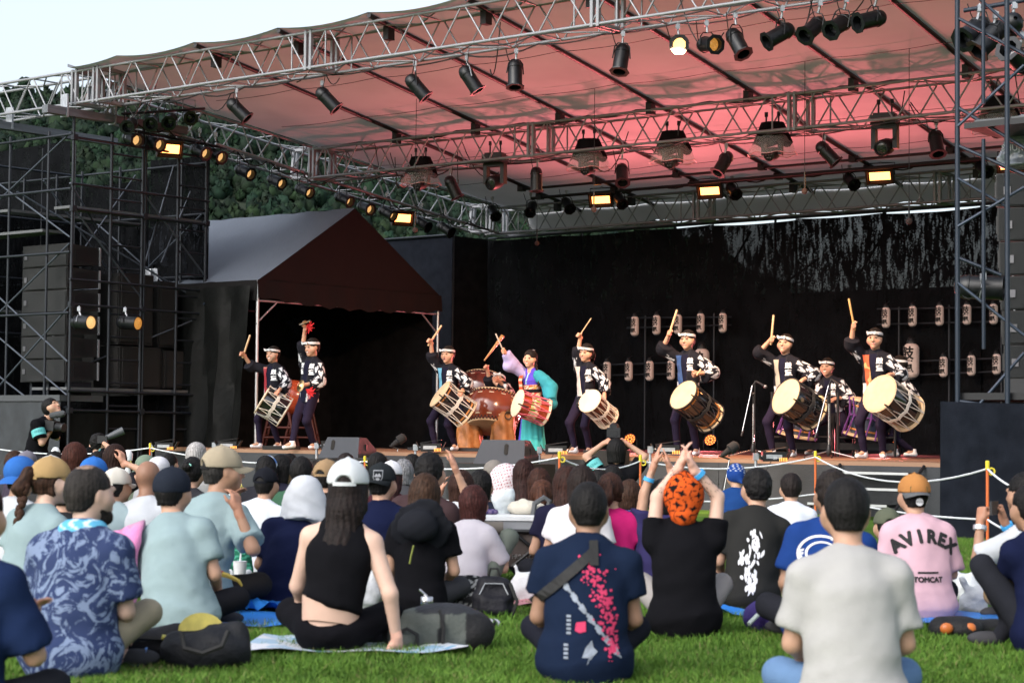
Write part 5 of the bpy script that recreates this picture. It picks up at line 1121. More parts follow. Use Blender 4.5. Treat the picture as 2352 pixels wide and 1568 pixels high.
def performer(label, hd, top, D, feet, rh, lh, sc=1.0, yaw=0.0, hyaw=R(10), hpitch=0.0, tilt=0.0, lean=.06, stick_r=None, grip_r=True, Dl=None, Dr=None, sash=None, hairst='short', haircol=(.013, .011, .010), smile=.4, openm=0.0, fem=False, sashw=.085, coat=True, skin=SK, belt=True, hemd=.02, twist=0.0, side=None, hipx=None, footD=None, lcurl=.7, lpalm=None, band=True):
    Dr = Dr or D; Dl = Dl or D - .15; fx = (feet[0][0] + feet[1][0]) / 2; hx = hipx or (fx * .55 + hd[0] * .45)
    base = gnd(hx, D, STZ); s = Person(label, base, YAWP + yaw, sc, 'performers on the stage', .0135); zt = at(hd[0], top, D).z - STZ; pz = zt - .85 * sc
    if side is None:
        hl = s.L(at(hd[0], hd[1], D)); side = math.atan2(hl[0], .75 * sc) * .9; lean_ = lean + max(-.1, min(.5, hl[1])) * .9
    else: lean_ = lean
    s.spine((0, 0, pz), lean_, side, 1.0, .96 if not fem else .86, twist); s.head(hyaw, hpitch, tilt)
    T = s.L(at(*rh, Dr)), s.L(at(*lh, Dl)); s.arms(T[0], T[1], V3(.8, .1, -.5), V3(-.8, -.35, -.6)); legs = []
    for e, fpx, fD in ((1, feet[0], (footD or (D, D))[0]), (-1, feet[1], (footD or (D, D))[1])):
        an = s.L(gnd(fpx[0], fD, STZ + .085)); hp = s.P + s.rx * .085 * e * sc - V3(0, 0, .02); kn, an = ik(hp, an, .425 * sc, .425 * sc, V3(.25 * e, 1, .1)); toe = an + V3(.05 * e, .13, -.045); toe[2] = .04; legs.append((hp, kn, an, toe))
    fa = nrm(s.W[1] - s.E[1]); hands = {}
    if stick_r: a, b = s.L(at(*stick_r[0], Dr)), s.L(at(*stick_r[1], Dr)); sdv = nrm(b - a); aa = nrm(fa * .6 + s.fw * .5); tt = sdv; aa = nrm(aa - tt * (aa @ tt)); n = np.cross(tt, aa); hands[1] = (aa, n, dict(curl=1.0, thumb=1.0, spread=.2))
    else: hands[1] = (fa, s.fw, dict(curl=.6))
    fl = nrm(s.W[-1] - s.E[-1]); ln = np.asarray(lpalm, float) if lpalm is not None else V3(.3, -.2, -1); hands[-1] = (nrm(fl + V3(0, .25, -.25)), ln, dict(curl=lcurl, spread=.4))
    hm_ = s.head_mesh(skin, .0075, smile=smile, openm=openm); s.body(skin, legs, hands, .0062, head=hm_); s.face_bits(); s.hair(haircol, hairst, .011 if not fem else .012, .0075, .30)
    F = Field()
    for hp, kn, an, toe in legs: F.cap(hp, kn, .092 * sc, .068 * sc, .04); F.cap(kn, an, .063 * sc, .046 * sc, .03, cut=True)
    F.ell(s.P, V3(.15, .115, .12) * sc, .05); F.warp(folds(s.seed, .0035)); s.put('trousers', F.mesh(.0135), CLOTH, PANTS)
    for hp, kn, an, toe in legs:
        F = Field(); F.cap(an + V3(0, 0, .035), an - V3(0, 0, .02), .044 * sc, .048 * sc, .02, cut0=True); F.cap(an - V3(0, .02, .045), toe, .044 * sc, .034 * sc, .02, V3(0, 0, 1), 1.15); F.keep((0, 0, .004), (0, 0, -1)); v, f = F.mesh(.011); link('tabi_sock', mesh('tabi_sock', v, f), TABI, s.t, True)
    if coat:
        F = Field(); hemz = s.P[2] - hemd; w = s.wd
        F.cap(s.P - V3(0, 0, hemd), s.Wa, (.172 * w) * sc, .158 * sc * w, .06, s.fw, 1.12, cut0=True); F.cap(s.Wa, s.C, .160 * sc * w, .168 * sc * w, .06, s.fw, 1.22); F.cap(s.C, s.N - s.up * .07, .168 * sc * w, .125 * sc, .05, s.fw, 1.35)
        for e in (1, -1):
            F.cap(s.N - s.up * .0 + s.rx * .035 * e, s.S[e], .052 * sc, .072 * sc, .05); F.cap(s.S[e], s.E[e], .078 * sc, .094 * sc, .04); cuff = s.E[e] + (s.W[e] - s.E[e]) * (.34 if e == 1 and s.W[1][2] > s.S[1][2] else .62); sgv = V3(0, 0, -.045 if e == -1 else -.03); F.cap(s.E[e] + sgv * .6, cuff + sgv, .092 * sc, .104 * sc, .03, cut=True)
        for e in (1, -1): F.cap(s.N - s.fw * .055 + s.rx * .03 * e + s.up * .02, s.C + s.fw * .10 + s.rx * .062 * e, .022, .022, .012)
        F.warp(folds(s.seed + 3, .004)); co = s.put('coat', F.mesh(.0115), CLOTH, coat_colours(s, hemz))
        for e in (1, -1):
            for ch, dz in (('鼓', .115), ('童', .215)):
                if sash is not None and e == 1: continue
                v, f = text2d(ch, .088, 1); v, f = bold(v, f, .0032); s.decal(co, v, f, s.N + s.rx * .098 * e - V3(0, 0, dz), WHT, 'lettering', d=-s.fw, off=.006)
        if belt:
            g = MB(); rows = [[Vector(s.P + s.rx * .168 * w * sc * math.cos(a) * fl_ + s.fw * .150 * sc * math.sin(a) * fl_ + V3(0, 0, z)) for a in np.linspace(0, 6.2832, 25)] for z, fl_ in ((-.12, 1.14), (-.06, 1.10), (-.01, 1.03), (.03, 1.0))]; g.sheet(rows); link('waist_cloth', mesh('waist_cloth', g.v, g.f, True, np.tile(V3(.016, .016, .02), (len(g.v), 1))), CLOTH, s.t, True)
        if sash is not None:
            n = 16; P2, FF = [], []
            for i in range(n + 1):
                tt = i / n; cx = .10 - .075 * tt; z = -.03 - .47 * tt * sc
                for j in range(4): P2.append((-(cx + sashw * (j / 3 - .5)), z))
            FF = [(i * 4 + j, i * 4 + j + 1, (i + 1) * 4 + j + 1, (i + 1) * 4 + j) for i in range(n) for j in range(3)]
            s.decal(co, P2, FF, s.N, sash, 'drum_sash', d=-s.fw, off=.014)
    if band: headband(s)
    return s
def stick(label, a, b, D, r0=.011, r1=.011, m=WOODL, dD=0.0):
    p, q = at(*a, D), at(*b, D + dD); t = thing('drumstick', label, 'drumstick', p, 0, 'drumsticks'); g = MB(); g.tube([p, p.lerp(q, .03), p.lerp(q, .97), q], [r0 * .7, r0, r1, r1 * .8], 10); g.build('stick_body', m, t, smooth=True); return t
def sashmat(name, a, b, sc=14, thr=.5):
    m = mat(name, a, .7, 0, .1, 10); t = m.node_tree; N = t.nodes; L = t.links; tc = N.new('ShaderNodeTexCoord'); n = N.new('ShaderNodeTexVoronoi'); n.inputs['Scale'].default_value = sc; n.feature = 'SMOOTH_F1'; L.new(tc.outputs['Object'], n.inputs['Vector']); r = N.new('ShaderNodeValToRGB'); r.color_ramp.interpolation = 'CONSTANT'; r.color_ramp.elements[0].color = (*a, 1); r.color_ramp.elements[1].position = thr; r.color_ramp.elements[1].color = (*b, 1); L.new(n.outputs['Distance'], r.inputs[0]); L.new(r.outputs[0], N['Principled BSDF'].inputs['Base Color']); return m
# 1 squat drummer at the left
D = 32.9; performer('person grinning in a black patterned coat and red sash, leftmost on the stage', (634, 816), 799, D, ((597, 1030), (640, 1029)), (560, 815), (640, 897), .95, 0, R(4), 0, 0, .04, ((558, 822), (575, 770)), sash=sashmat('red_sash', (.24, .012, .022), (.40, .14, .10), 9, .62), smile=1.0, Dr=D - .05, Dl=D - .42)
stick('pale drumstick raised by the leftmost drummer in the red sash', (557, 822), (574.5, 769), D - .05, .0165, .0165)
a, b = dpts((601.4, 916), (655.6, 948), D - .30, .12); drum('black lacquer drum with white ropes carried by the leftmost drummer', a, b, .235, GLOSSB, ROPEW, HIDEW, micp=2.2)
# 2 cymbal player
D = 32.0; s2 = performer('person with hand cymbals and one arm high, standing in front of the tent', (725, 801), 781, D, ((671, 1029), (721, 1033)), (700, 748), (700, 884), 1.03, 0, R(-2), R(6), 0, .02, None, Dr=D - .1, Dl=D - .38, smile=.9, lpalm=(.8, .6, .1), footD=(D - .35, D), hemd=.13, belt=False)
BRASS = mat('polished_brass', (.72, .46, .22), .22, .95, .1, 30); TASS = mat('scarlet_cord', (.55, .012, .018), .8, 0, .15, 40, .4, 200)
for (c, nrm_, tx, lab) in (((699.5, 740.5), Vector((-.35, -.25, .9)), (710, 750), 'small bright hand cymbal with scarlet tassel held high'), ((690.5, 886), Vector((-.75, -.6, .25)), (713, 900), 'small brass hand cymbal with scarlet tassel held at the waist')):
    p = at(*c, D - (.12 if c[1] < 800 else .50)); t = thing('hand_cymbal', lab, 'cymbal', p, 0, 'hand cymbals'); MB().lathe([(.001, .030), (.022, .028), (.04, .012), (.055, .004), (.098, 0), (.098, -.003), (.05, 0), (.03, .01), (.001, .022)], 28, frame(p, nrm_), False).build('disc', BRASS, t, smooth=True)
    q = at(*tx, p.y); g = MB(); rr = random.Random(3)
    for k in range(34): e_ = q + Vector((rr.gauss(.02, .035), rr.gauss(0, .03), rr.gauss(-.02, .045))); g.tube([p.lerp(q, .55), q.lerp(e_, .5), e_], [.009, .010, .007], 4)
    g.build('tassel', TASS, t)
# 3
D = 32.0; performer('person singing in a black patterned coat and sky-blue sash, beside the big barrel drum', (1035, 817), 799, D, ((1000, 1034), (1046, 1034)), (990, 786), (1060, 899), .97, 0, R(8), R(2), 0, .04, ((984, 792), (1014, 747)), sash=sashmat('sky_blue_sash', (.10, .28, .40), (.42, .50, .50), 8, .66), openm=.9, smile=0, Dr=D - .05, Dl=D - .4)
stick('pale drumstick raised by the singing drummer in the blue sash', (983, 794), (1014.5, 747), D - .05, .0155, .0145)
a, b = dpts((1009.6, 903), (1073.6, 952.4), D - .30, .25); drum('black lacquer drum with white ropes and orange hoops, by the big barrel drum', a, b, .222, GLOSSB, ROPEW, HIDE, RING, micp=3.4)
stick('thin drumstick resting under the sky-blue sash drummer\'s left hand', (1050, 897), (1068, 899), D - .45, .009, .009)
# 4 behind the big drum
D = 34.2; performer('person bending over the big barrel drum with a thick bat raised', (1158, 866), 850, D, ((1135, 1030), (1170, 1030)), (1112, 826), (1137, 866), .97, R(8), R(20), R(-22), 0, .5, ((1112, 826), (1155, 771)), side=0.0, Dr=D - .35, Dl=D - .75, hairst='buzz', smile=.5, lcurl=.25, lpalm=(.5, .6, .3), hipx=1166)
stick('thick tapered wooden bat held over the big barrel drum', (1112, 828), (1155.5, 770), D - .35, .013, .034, mat('honey_wood', (.50, .24, .07), .35, 0, .15, 14, coat=.3))
# 5 woman in purple and teal
D = 30.0; lab = 'person smiling in a purple and teal robe with a braid, playing a vermilion drum'
base = gnd(1222, D, STZ); s = Person(lab, base, YAWP + R(6), .92, 'performers on the stage', .0135); zt = at(1219, 808, D).z - STZ; s.spine((0, 0, zt - .85 * .92), .05, .02, 1, .86); s.head(R(4), R(2), R(-4))
s.arms(s.L(at(1155, 803, D - .1)), s.L(at(1266, 922, D - .25)), V3(.8, .1, -.5), V3(-.8, -.3, -.5)); sk5 = SK * 1.12; an1 = s.L(gnd(1230, D - .2, STZ + .07)); an2 = s.L(gnd(1212, D, STZ + .07)); legs = [(s.P + s.rx * .07, s.P + V3(.05, .02, -.4), V3(.06, .04, .08), V3(.07, .20, .04)), (s.P - s.rx * .07, s.P + V3(-.05, .02, -.4), V3(-.06, .05, .08), V3(-.07, .21, .04))]
fa = nrm(s.W[1] - s.E[1]); sd_ = nrm(s.L(at(1139, 767, D)) - s.L(at(1156, 806, D))); aa = nrm(fa - sd_ * (fa @ sd_)); s.body(sk5, legs, {1: (aa, np.cross(sd_, aa), dict(curl=.95, thumb=1)), -1: (V3(0, .3, -.9), V3(.8, .3, 0), dict(curl=.6))}, .006, head=s.head_mesh(sk5, .0075, (.50, .10, .10), smile=.8)); s.face_bits(); s.hair((.013, .010, .010), 'bun', .013, .0075)
g = MB(); b0 = Vector(s.hp(-.075, -.02, -.03)); pts = [b0 + Vector((-.012 * k, .006 * k, -.035 * k)) for k in range(9)]
for k in range(9): g.ball(pts[k], (.021 - .001 * k, .021 - .001 * k, .024), 6)
g.tube([pts[-1], pts[-1] + Vector((-.01, .02, -.06)), pts[-1] + Vector((0, .02, -.10))], [.016, .018, .004], 6); link('braid', mesh('braid', g.v, g.f, True, np.tile(V3(.014, .011, .010), (len(g.v), 1))), HAIRM, s.t, True)
F = Field(); k = .92; F.cap(s.P + V3(0, 0, .10), s.C, .135 * k, .135 * k, .05, s.fw, 1.2, cut0=True); F.cap(s.C, s.N - s.up * .07, .135 * k, .10 * k, .05, s.fw, 1.3)
for e in (1, -1): F.cap(s.N + s.rx * .03 * e, s.S[e], .045, .06, .05)
for e in (1, -1): F.cap(s.N - s.fw * .05 + s.rx * .03 * e + s.up * .02, s.C + s.fw * .10 - s.rx * .03 * e, .018, .018, .01)
F.warp(folds(11, .003))
def kc(v):
    c = np.tile(V3(.085, .055, .42), (len(v), 1)); x = (v - s.C) @ s.rx; y = (v - s.C) @ s.fw; z = v[:, 2] - s.C[2]; vv_ = (y > .05) & (np.abs(x - .03 + z * .25) < .012) & (z > -.06); c[vv_] = (.30, .50, .62); c[(y > .03) & (np.abs(x) < .022 + .18 * (z - .10)) & (z > .11)] = sk5; return c
s.put('robe', F.mesh(.011), CLOTH, kc)
for e, colr, nm in ((1, (.34, .30, .52), 'sleeve'), (-1, (.035, .24, .30), 'sleeve')):
    F = Field(); F.cap(s.S[e] + s.rx * -.02 * e, s.E[e], .085, .095, .04); F.cap(s.E[e], s.E[e] + (s.W[e] - s.E[e]) * .86, .095, .080, .03, cut=True); q = s.E[e] * .6 + s.S[e] * .4; F.cap(q, s.E[e] * .5 + s.W[e] * .5 + V3(0, -.02, -.13), .07, .09, .05)
    F.warp(folds(21 + e, .006, .8)); s.put(nm, F.mesh(.0125), CLOTH, colr)
rows = []; n = 60
for z, fl in ((.16, 1.0), (.0, 1.12), (-.2, 1.3), (-.45, 1.5), (-.70, 1.72), (-.86, 1.85)):
    rows.append([s.P + s.rx * (.135 * math.cos(a) * fl * (1 + .055 * (fl - .9) * math.sin(a * 13) )) * k + s.fw * (.125 * math.sin(a) * fl * (1 + .07 * (fl - .9) * math.sin(a * 13))) + V3(0, 0, max(z, .05 - s.P[2])) for a in np.linspace(0, 6.2832, n + 1)])
g = MB().sheet([[Vector(p) for p in r] for r in rows]); cc = np.tile(V3(.045, .30, .31), (len(g.v), 1)); va = np.array(g.v); cc[((va - s.P) @ s.rx) > .10] = (.07, .05, .36); link('skirt', mesh('skirt', g.v, g.f, True, cc), CLOTH, s.t, True)
def obi(z0, z1, r_, col, name):
    g = MB().sheet([[Vector(s.P + s.rx * .137 * k * r_ * math.cos(a) + s.fw * .125 * k * r_ * math.sin(a) + V3(0, 0, z)) for a in np.linspace(0, 6.2832, 41)] for z in np.linspace(z0, z1, 12)]); v = np.array(g.v); c = col(v) if callable(col) else np.tile(V3(*col), (len(v), 1)); link(name, mesh(name, g.v, g.f, True, c), CLOTH, s.t, True)
def oc(v):
    q = np.sin(v[:, 0] * 60 + 2 * np.sin(v[:, 2] * 50)) * np.sin(v[:, 2] * 70 + 2 * np.sin(v[:, 0] * 40)); c = np.tile(V3(.60, .50, .36), (len(v), 1)); c[q > .1] = (.45, .05, .05); c[q < -.45] = (.50, .25, .06); return c
obi(.10, .29, 1.10, oc, 'patterned_obi'); obi(.175, .225, 1.16, (.010, .010, .012), 'black_belt')
n_ = 14; g = MB().sheet([[Vector(s.N + s.rx * (.12 - .05 * i / n_ + w_) + V3(0, 0, -.02 - .40 * i / n_) + s.fw * (.045 + .10 * math.sin(min(1, i / 5) * 1.57))) for w_ in (-.03, 0, .03)] for i in range(n_ + 1)]); vv_ = np.array(g.v); cq = np.tile(V3(.50, .07, .03), (len(vv_), 1)); cq[np.sin(vv_[:, 2] * 75) > .45] = (.55, .42, .32); link('drum_sash', mesh('drum_sash', g.v, g.f, True, cq), CLOTH, s.t, True)
for e, an_ in ((1, V3(.06, .06, .08)), (-1, V3(-.06, .07, .08))): q = MB(); q.box(Vector(an_ + V3(0, .06, -.058)), (.075, .23, .02)); q.build('sandal', mat('straw_sandal', (.05, .04, .04), .8), s.t, False, True)
q = MB().ball(Vector(s.hp(.0, -.05, .125)), (.05, .02, .012), 6); q.build('hair_comb', PALE, s.t, True, True)
stick('grey drumstick raised by the drummer in purple and teal', (1157, 808), (1138.5, 766), D - .1, .011, .012, mat('grey_wood', (.36, .30, .26), .6))
a, b = dpts((1187, 924.7), (1253.6, 947.3), D - .36, .35); drum('vermilion drum with pink cords and a leaf patterned band', a, b, .185, VERM, ROPEP, HIDEW, None, False, 1.10, 11, True, micp=3.3)
t = thing('drum_mallet', 'thin mallet with round red-brown tip hanging by the vermilion drum', 'mallet', at(1263, 940, D - .3)); rod('handle', at(1261, 925, D - .3), at(1258, 962, D - .3), .005, WOODL, t); MB().ball(at(1257.5, 964, D - .3), .018, 6).build('tip', VERM, t, smooth=True)
# 6 ponytailed woman
D = 29.5; performer('person with a ponytail and pale sash in a black patterned coat, drum at the hip', (1352, 815), 794, D, ((1321, 1043), (1354, 1041)), (1333, 768), (1388, 908), .93, 0, R(6), R(4), R(-6), .03, ((1329, 773), (1357, 731)), sash=mat('pale_sash', (.50, .42, .38), .85, 0, .1, 30), hairst='tail', fem=True, smile=.7, Dr=D - .05, Dl=D - .35, skin=SK * 1.12)
stick('thin drumstick raised by the ponytailed drummer', (1328, 775), (1358, 730.5), D - .05, .008, .007)
a, b = dpts((1353.7, 919.6), (1396.3, 959.5), D - .38, .70); drum('red-brown drum with cream lattice ropes carried by the ponytailed drummer', a, b, .158, GLOSSR, ROPEW, HIDEW, None, True, 1.14, 12, micp=5.9)
# 7 blue sash
D = 28.6; performer('person with a deep blue sash and serious face in a black patterned coat', (1584, 787), 763, D, ((1556, 1046), (1600, 1049)), (1538, 766), (1604, 858), 1.0, 0, R(8), 0, 0, .03, ((1537, 768), (1554.5, 711)), sash=mat('deep_blue_sash', (.014, .045, .14), .7, 0, .25, 18), smile=.0, Dr=D - .05, Dl=D - .32, lcurl=1.0, lpalm=(.8, .5, .2), sashw=.095)
stick('pale drumstick raised by the drummer with the deep blue sash', (1536, 771), (1555, 711), D - .05, .0155, .0155)
stick('short end of a drumstick in the left fist of the blue sash drummer', (1600, 862), (1610, 848), D - .42, .013, .013)
a, b = dpts((1568.6, 905.6), (1633, 960.6), D - .34, .55); drum('large black drum with black ropes and orange hoops under the blue sash', a, b, .222, GLOSSB, ROPEK, HIDE, RING, True, 1.08, 10, micp=3.3)
# 8
D = 27.9; performer('person with grey patterned sash looking down, right of the microphone stand', (1810, 797), 772, D, ((1775, 1050), (1822, 1052)), (1770, 780), (1842, 874), .99, 0, R(10), R(-8), R(-4), .05, ((1771, 791), (1777, 724)), sash=sashmat('grey_sash', (.30, .27, .22), (.10, .10, .10), 12, .6), hairst='buzz', smile=.5, Dr=D - .05, Dl=D - .30, lcurl=.3, lpalm=(0, -.2, -1))
stick('pale drumstick raised upright by the drummer with the grey sash', (1770.6, 792), (1777, 723.5), D - .05, .0165, .0155)
a, b = dpts((1804, 909.2), (1870, 949), D - .38, .50); drum('large black drum with black ropes and a plain broad hide', a, b, .262, GLOSSB, ROPEK, HIDE, None, True, 1.04, 11, micp=3.4)
# 9 lunging behind
D = 30.3; performer('person lunging behind a purple roped drum, smiling with a headset microphone', (1899, 849), 825, D, ((1868, 1047), (1964, 1049)), (1885, 925), (1920, 915), .97, R(6), R(2), 0, 0, .08, None, smile=1.0, hipx=1918, Dr=D - .4, Dl=D - .3, skin=SK * .85, lcurl=.9)
# 11 partly hidden
D = 29.6; performer('person half hidden behind the rightmost drummer, seen from the side', (2079, 839), 821, D, ((2056, 1051), (2098, 1051)), (2060, 890), (2090, 905), .95, R(-50), R(-20), 0, 0, .12, None, smile=0, Dr=D - .1, Dl=D, skin=SK * .85)
# 10
D = 27.2; performer('person with an orange and gold sash, drumstick straight up, rightmost drummer', (2013, 782), 759, D, ((1985, 1054), (2028, 1056)), (1960, 748), (2042, 861), 1.01, R(8), R(8), 0, 0, .03, ((1963, 757), (1950, 686)), sash=sashmat('orange_gold_sash', (.42, .06, .015), (.38, .26, .10), 11, .55), smile=.1, openm=.3, Dr=D - .1, Dl=D - .38, lcurl=.35, lpalm=(0, -.1, -1), skin=SK * .95, sashw=.09)
stick('wooden drumstick held straight up by the rightmost drummer', (1963.5, 759), (1949.5, 685.5), D - .1, .0155, .0155, mat('amber_wood', (.44, .25, .09), .5, 0, .15, 18))
a, b = dpts((2019.4, 903), (2086.6, 949), D - .40, .62); drum('large black drum with white ropes and broad pale hide, rightmost', a, b, .258, GLOSSB, ROPEW, HIDE, None, True, 1.04, 11, micp=3.9)
# big barrel drum on log stumps
def barrel(label, c, axis, r_, L_, shell, n=44):
    t = thing('barrel_drum', label, 'drum', c, 0); M = frame(c, axis); prof = [(r_ * (1 - .20 * (2 * i / 12 - 1) ** 2), L_ * (i / 12 - .5)) for i in range(13)]; MB().lathe(prof, n, M, False).build('barrel', shell, t, smooth=True)
    for e in (-1, 1):
        z = e * L_ / 2; re = r_ * .80; hd = MB().lathe([(.001, z + e * .012), (re * .9, z + e * .012), (re * 1.015, z), (re * 1.07, z - e * .05), (re * 1.115, z - e * .105), (re * 1.10, z - e * .11)], n, M, False).build('drum_head', HIDE, t, smooth=True)
        st = MB()
        for row in (0, 1):
            for k in range(n):
                a = 2 * math.pi * (k + .5 * row) / n; zz = .032 + .030 * row; rr_ = re * (1.055 + .03 * row); st.ball(M @ Vector((rr_ * math.cos(a), rr_ * math.sin(a), z - e * zz)), .0165, 4)
        o = st.build('stud', STUD, hd, smooth=True); o['kind'] = 'stuff'
        for k in range(14):
            a = 2 * math.pi * k / 14; o = MB().tube([M @ Vector((re * 1.14 * math.cos(a + d), re * 1.14 * math.sin(a + d), z - e * (.10 + .008 * math.cos(d * 9)))) for d in np.linspace(-.09, .09, 6)], .012, 5).build('toggle', HIDEW, hd, smooth=True)
    return t
Db = 33.0; c = at(1130, 945, Db); ax = (UP * .93 + Vector((.10, .33, 0))).normalized(); bd = barrel('huge red-brown barrel drum with studded hide resting on two log stumps', c, ax, .48, .58, mat('barrel_lacquer', (.17, .036, .016), .2, 0, .3, 3, coat=.6, spec=.6))
p = c + Vector((-.03, -.45, -.02)) + CR * .30; M = frame(p, Vector((.35, -.9, -.2))); MB().lathe([(.03, 0), (.06, .004), (.06, .012), (.03, .014)], 4, M).build('ring_plate', mat('aged_bronze', (.20, .13, .06), .4, .8), bd); MB().tube([p + Vector((.055 * math.cos(a), -.03, -.05 + .055 * math.sin(a))) for a in np.linspace(0, 6.28, 15)], .009, 5).build('iron_ring', BLKM, bd)
barrel('second barrel drum peeping out behind the huge red-brown one', at(1108, 897, 35.6), (UP * .9 + Vector((.1, .4, 0))).normalized(), .46, .5, GLOSSR)
LOG = mat('log_wood', (.38, .15, .045), .55, 0, .5, 4, .6, 16)
for (px, D_, r_, h_, lab, sd_) in ((1078, 33.0, .20, .57, 'rough orange log stump under the left side of the huge drum', 1), (1156, 32.7, .19, .60, 'rough orange log stump under the right side of the huge drum', 2)):
    p = gnd(px, D_, STZ + .04); F = Field(); F.cap((0, 0, -.02), (0, 0, h_), r_ * 1.1, r_ * .95, .02, cut=True, cut0=True); rr = np.random.default_rng(sd_); q = rr.uniform(0, 6, 4); F.warp(lambda x, y, z: .014 * np.sin(np.arctan2(y, x + 1e-4) * 7 + q[0] + 3 * z) + .008 * np.sin(z * 23 + np.arctan2(y, x + 1e-4) * 4 + q[1])); v, f = F.mesh(.02); tag(link('log_stump', mesh('log_stump', v, f), LOG, None, False, Matrix.Translation(p)), lab, 'log stump', 'log stumps')
p = gnd(1102, 32.6, STZ + .005); tag(brick_('drum_riser', p + UP * .02, (2.0, 1.3, .045), BLKP, None, MUV), 'low black riser board under the huge drum and stumps', 'riser')
# purple roped drums on frames at the back, red stands behind the left drummers
for (px, D_, lab) in ((1990, 29.4, 'blue-black drum with thick purple ropes on a frame, beside the rightmost drummer'), (1838, 29.6, 'blue-black drum with thick purple ropes on a frame, behind the grey sash drummer')):
    c = gnd(px, D_, STZ + .56); d = Vector((.18, -.12, 1)).normalized(); M = frame(c - d * .27, d); t = thing('roped_drum', lab, 'drum', c, 0, 'purple roped drums')
    MB().lathe([(.20, 0), (.225, .08), (.235, .27), (.225, .46), (.2, .54)], 32, M, False).build('shell', mat('blue_black_staves', (.030, .045, .075), .3, 0, .5, 9, coat=.4), t, smooth=True)
    for z, e in ((-.01, -1), (.55, 1)): MB().lathe([(.001, z + e * .004), (.25, z + e * .004), (.30, z - e * .01), (.30, z - e * .035), (.21, z - e * .045)], 32, M, False).build('drum_head', HIDE, t, smooth=True)
    for z in (.1, .44): MB().lathe([(.225, z - .012), (.238, z - .012), (.238, z + .012), (.225, z + .012)], 32, M, False).build('hoop', RING, t, smooth=True)
    for k in range(12):
        a = 2 * math.pi * k / 12; b_ = a + .16; g = MB(); g.tube([M @ Vector((.305 * math.cos(a), .305 * math.sin(a), .55)), M @ Vector((.258 * math.cos(b_), .258 * math.sin(b_), .30)), M @ Vector((.305 * math.cos(a), .305 * math.sin(a), -.01))], .014, 6); g.tube([M @ Vector((.258 * math.cos(b_ + x), .258 * math.sin(b_ + x), .30 + .015 * math.sin(x * 20))) for x in np.linspace(-.1, .42, 6)], .012, 5); g.build('rope', ROPEV, t, smooth=True)
    st = thing('steel_drum_stand', 'black steel frame carrying the purple roped drum ' + ('beside the rightmost drummer' if px > 1900 else 'behind the grey sash drummer'), 'drum stand', gnd(px, D_, STZ), 0, 'black drum frames'); b0 = gnd(px, D_, STZ)
    for e in (-1, 1):
        rod('post', b0 + CR * .42 * e, b0 + CR * .42 * e + UP * .95, .022, BLKM, st); rod('post', b0 + CR * .34 * e + LV * .3, b0 + CR * .34 * e + LV * .3 + UP * .6, .02, BLKM, st)
    brick_('cross_bar', b0 + UP * .15, (.84, .03, .10), BLKM, st); rod('cross_bar', b0 - CR * .42 + UP * .28, b0 + CR * .42 + UP * .28, .018, BLKM, st)
REDW = mat('red_stand_wood', (.06, .012, .009), .5, 0, .2, 10)
for (px, D_, lab) in ((640, 34.4, 'red wooden drum stand behind the leftmost drummer'), (690, 34.8, 'dark red wooden drum stand behind the cymbal player')):
    b0 = gnd(px, D_, STZ); t = thing('drum_stand', lab, 'drum stand', b0, 0, 'red wooden drum stands')
    for e in (-1, 1):
        for y in (0, .5): rod('leg', b0 + Vector((.30 * e, y, 0)), b0 + Vector((.16 * e, y, .62)), .024, REDW, t)
        rod('cross_bar', b0 + Vector((.25 * e, 0, .22)), b0 + Vector((.25 * e, .5, .22)), .018, REDW, t)
    rod('cross_bar', b0 + Vector((-.26, 0, .18)), b0 + Vector((.26, 0, .18)), .02, REDW, t); rod('cross_bar', b0 + Vector((-.22, 0, .35)), b0 + Vector((.22, 0, .35)), .02, REDW, t)
barrel('red barrel drum standing behind the cymbal player with its studded hide sideways', at(676, 912, 34.6), Vector((-.75, -.25, .2)).normalized(), .30, .42, VERM)
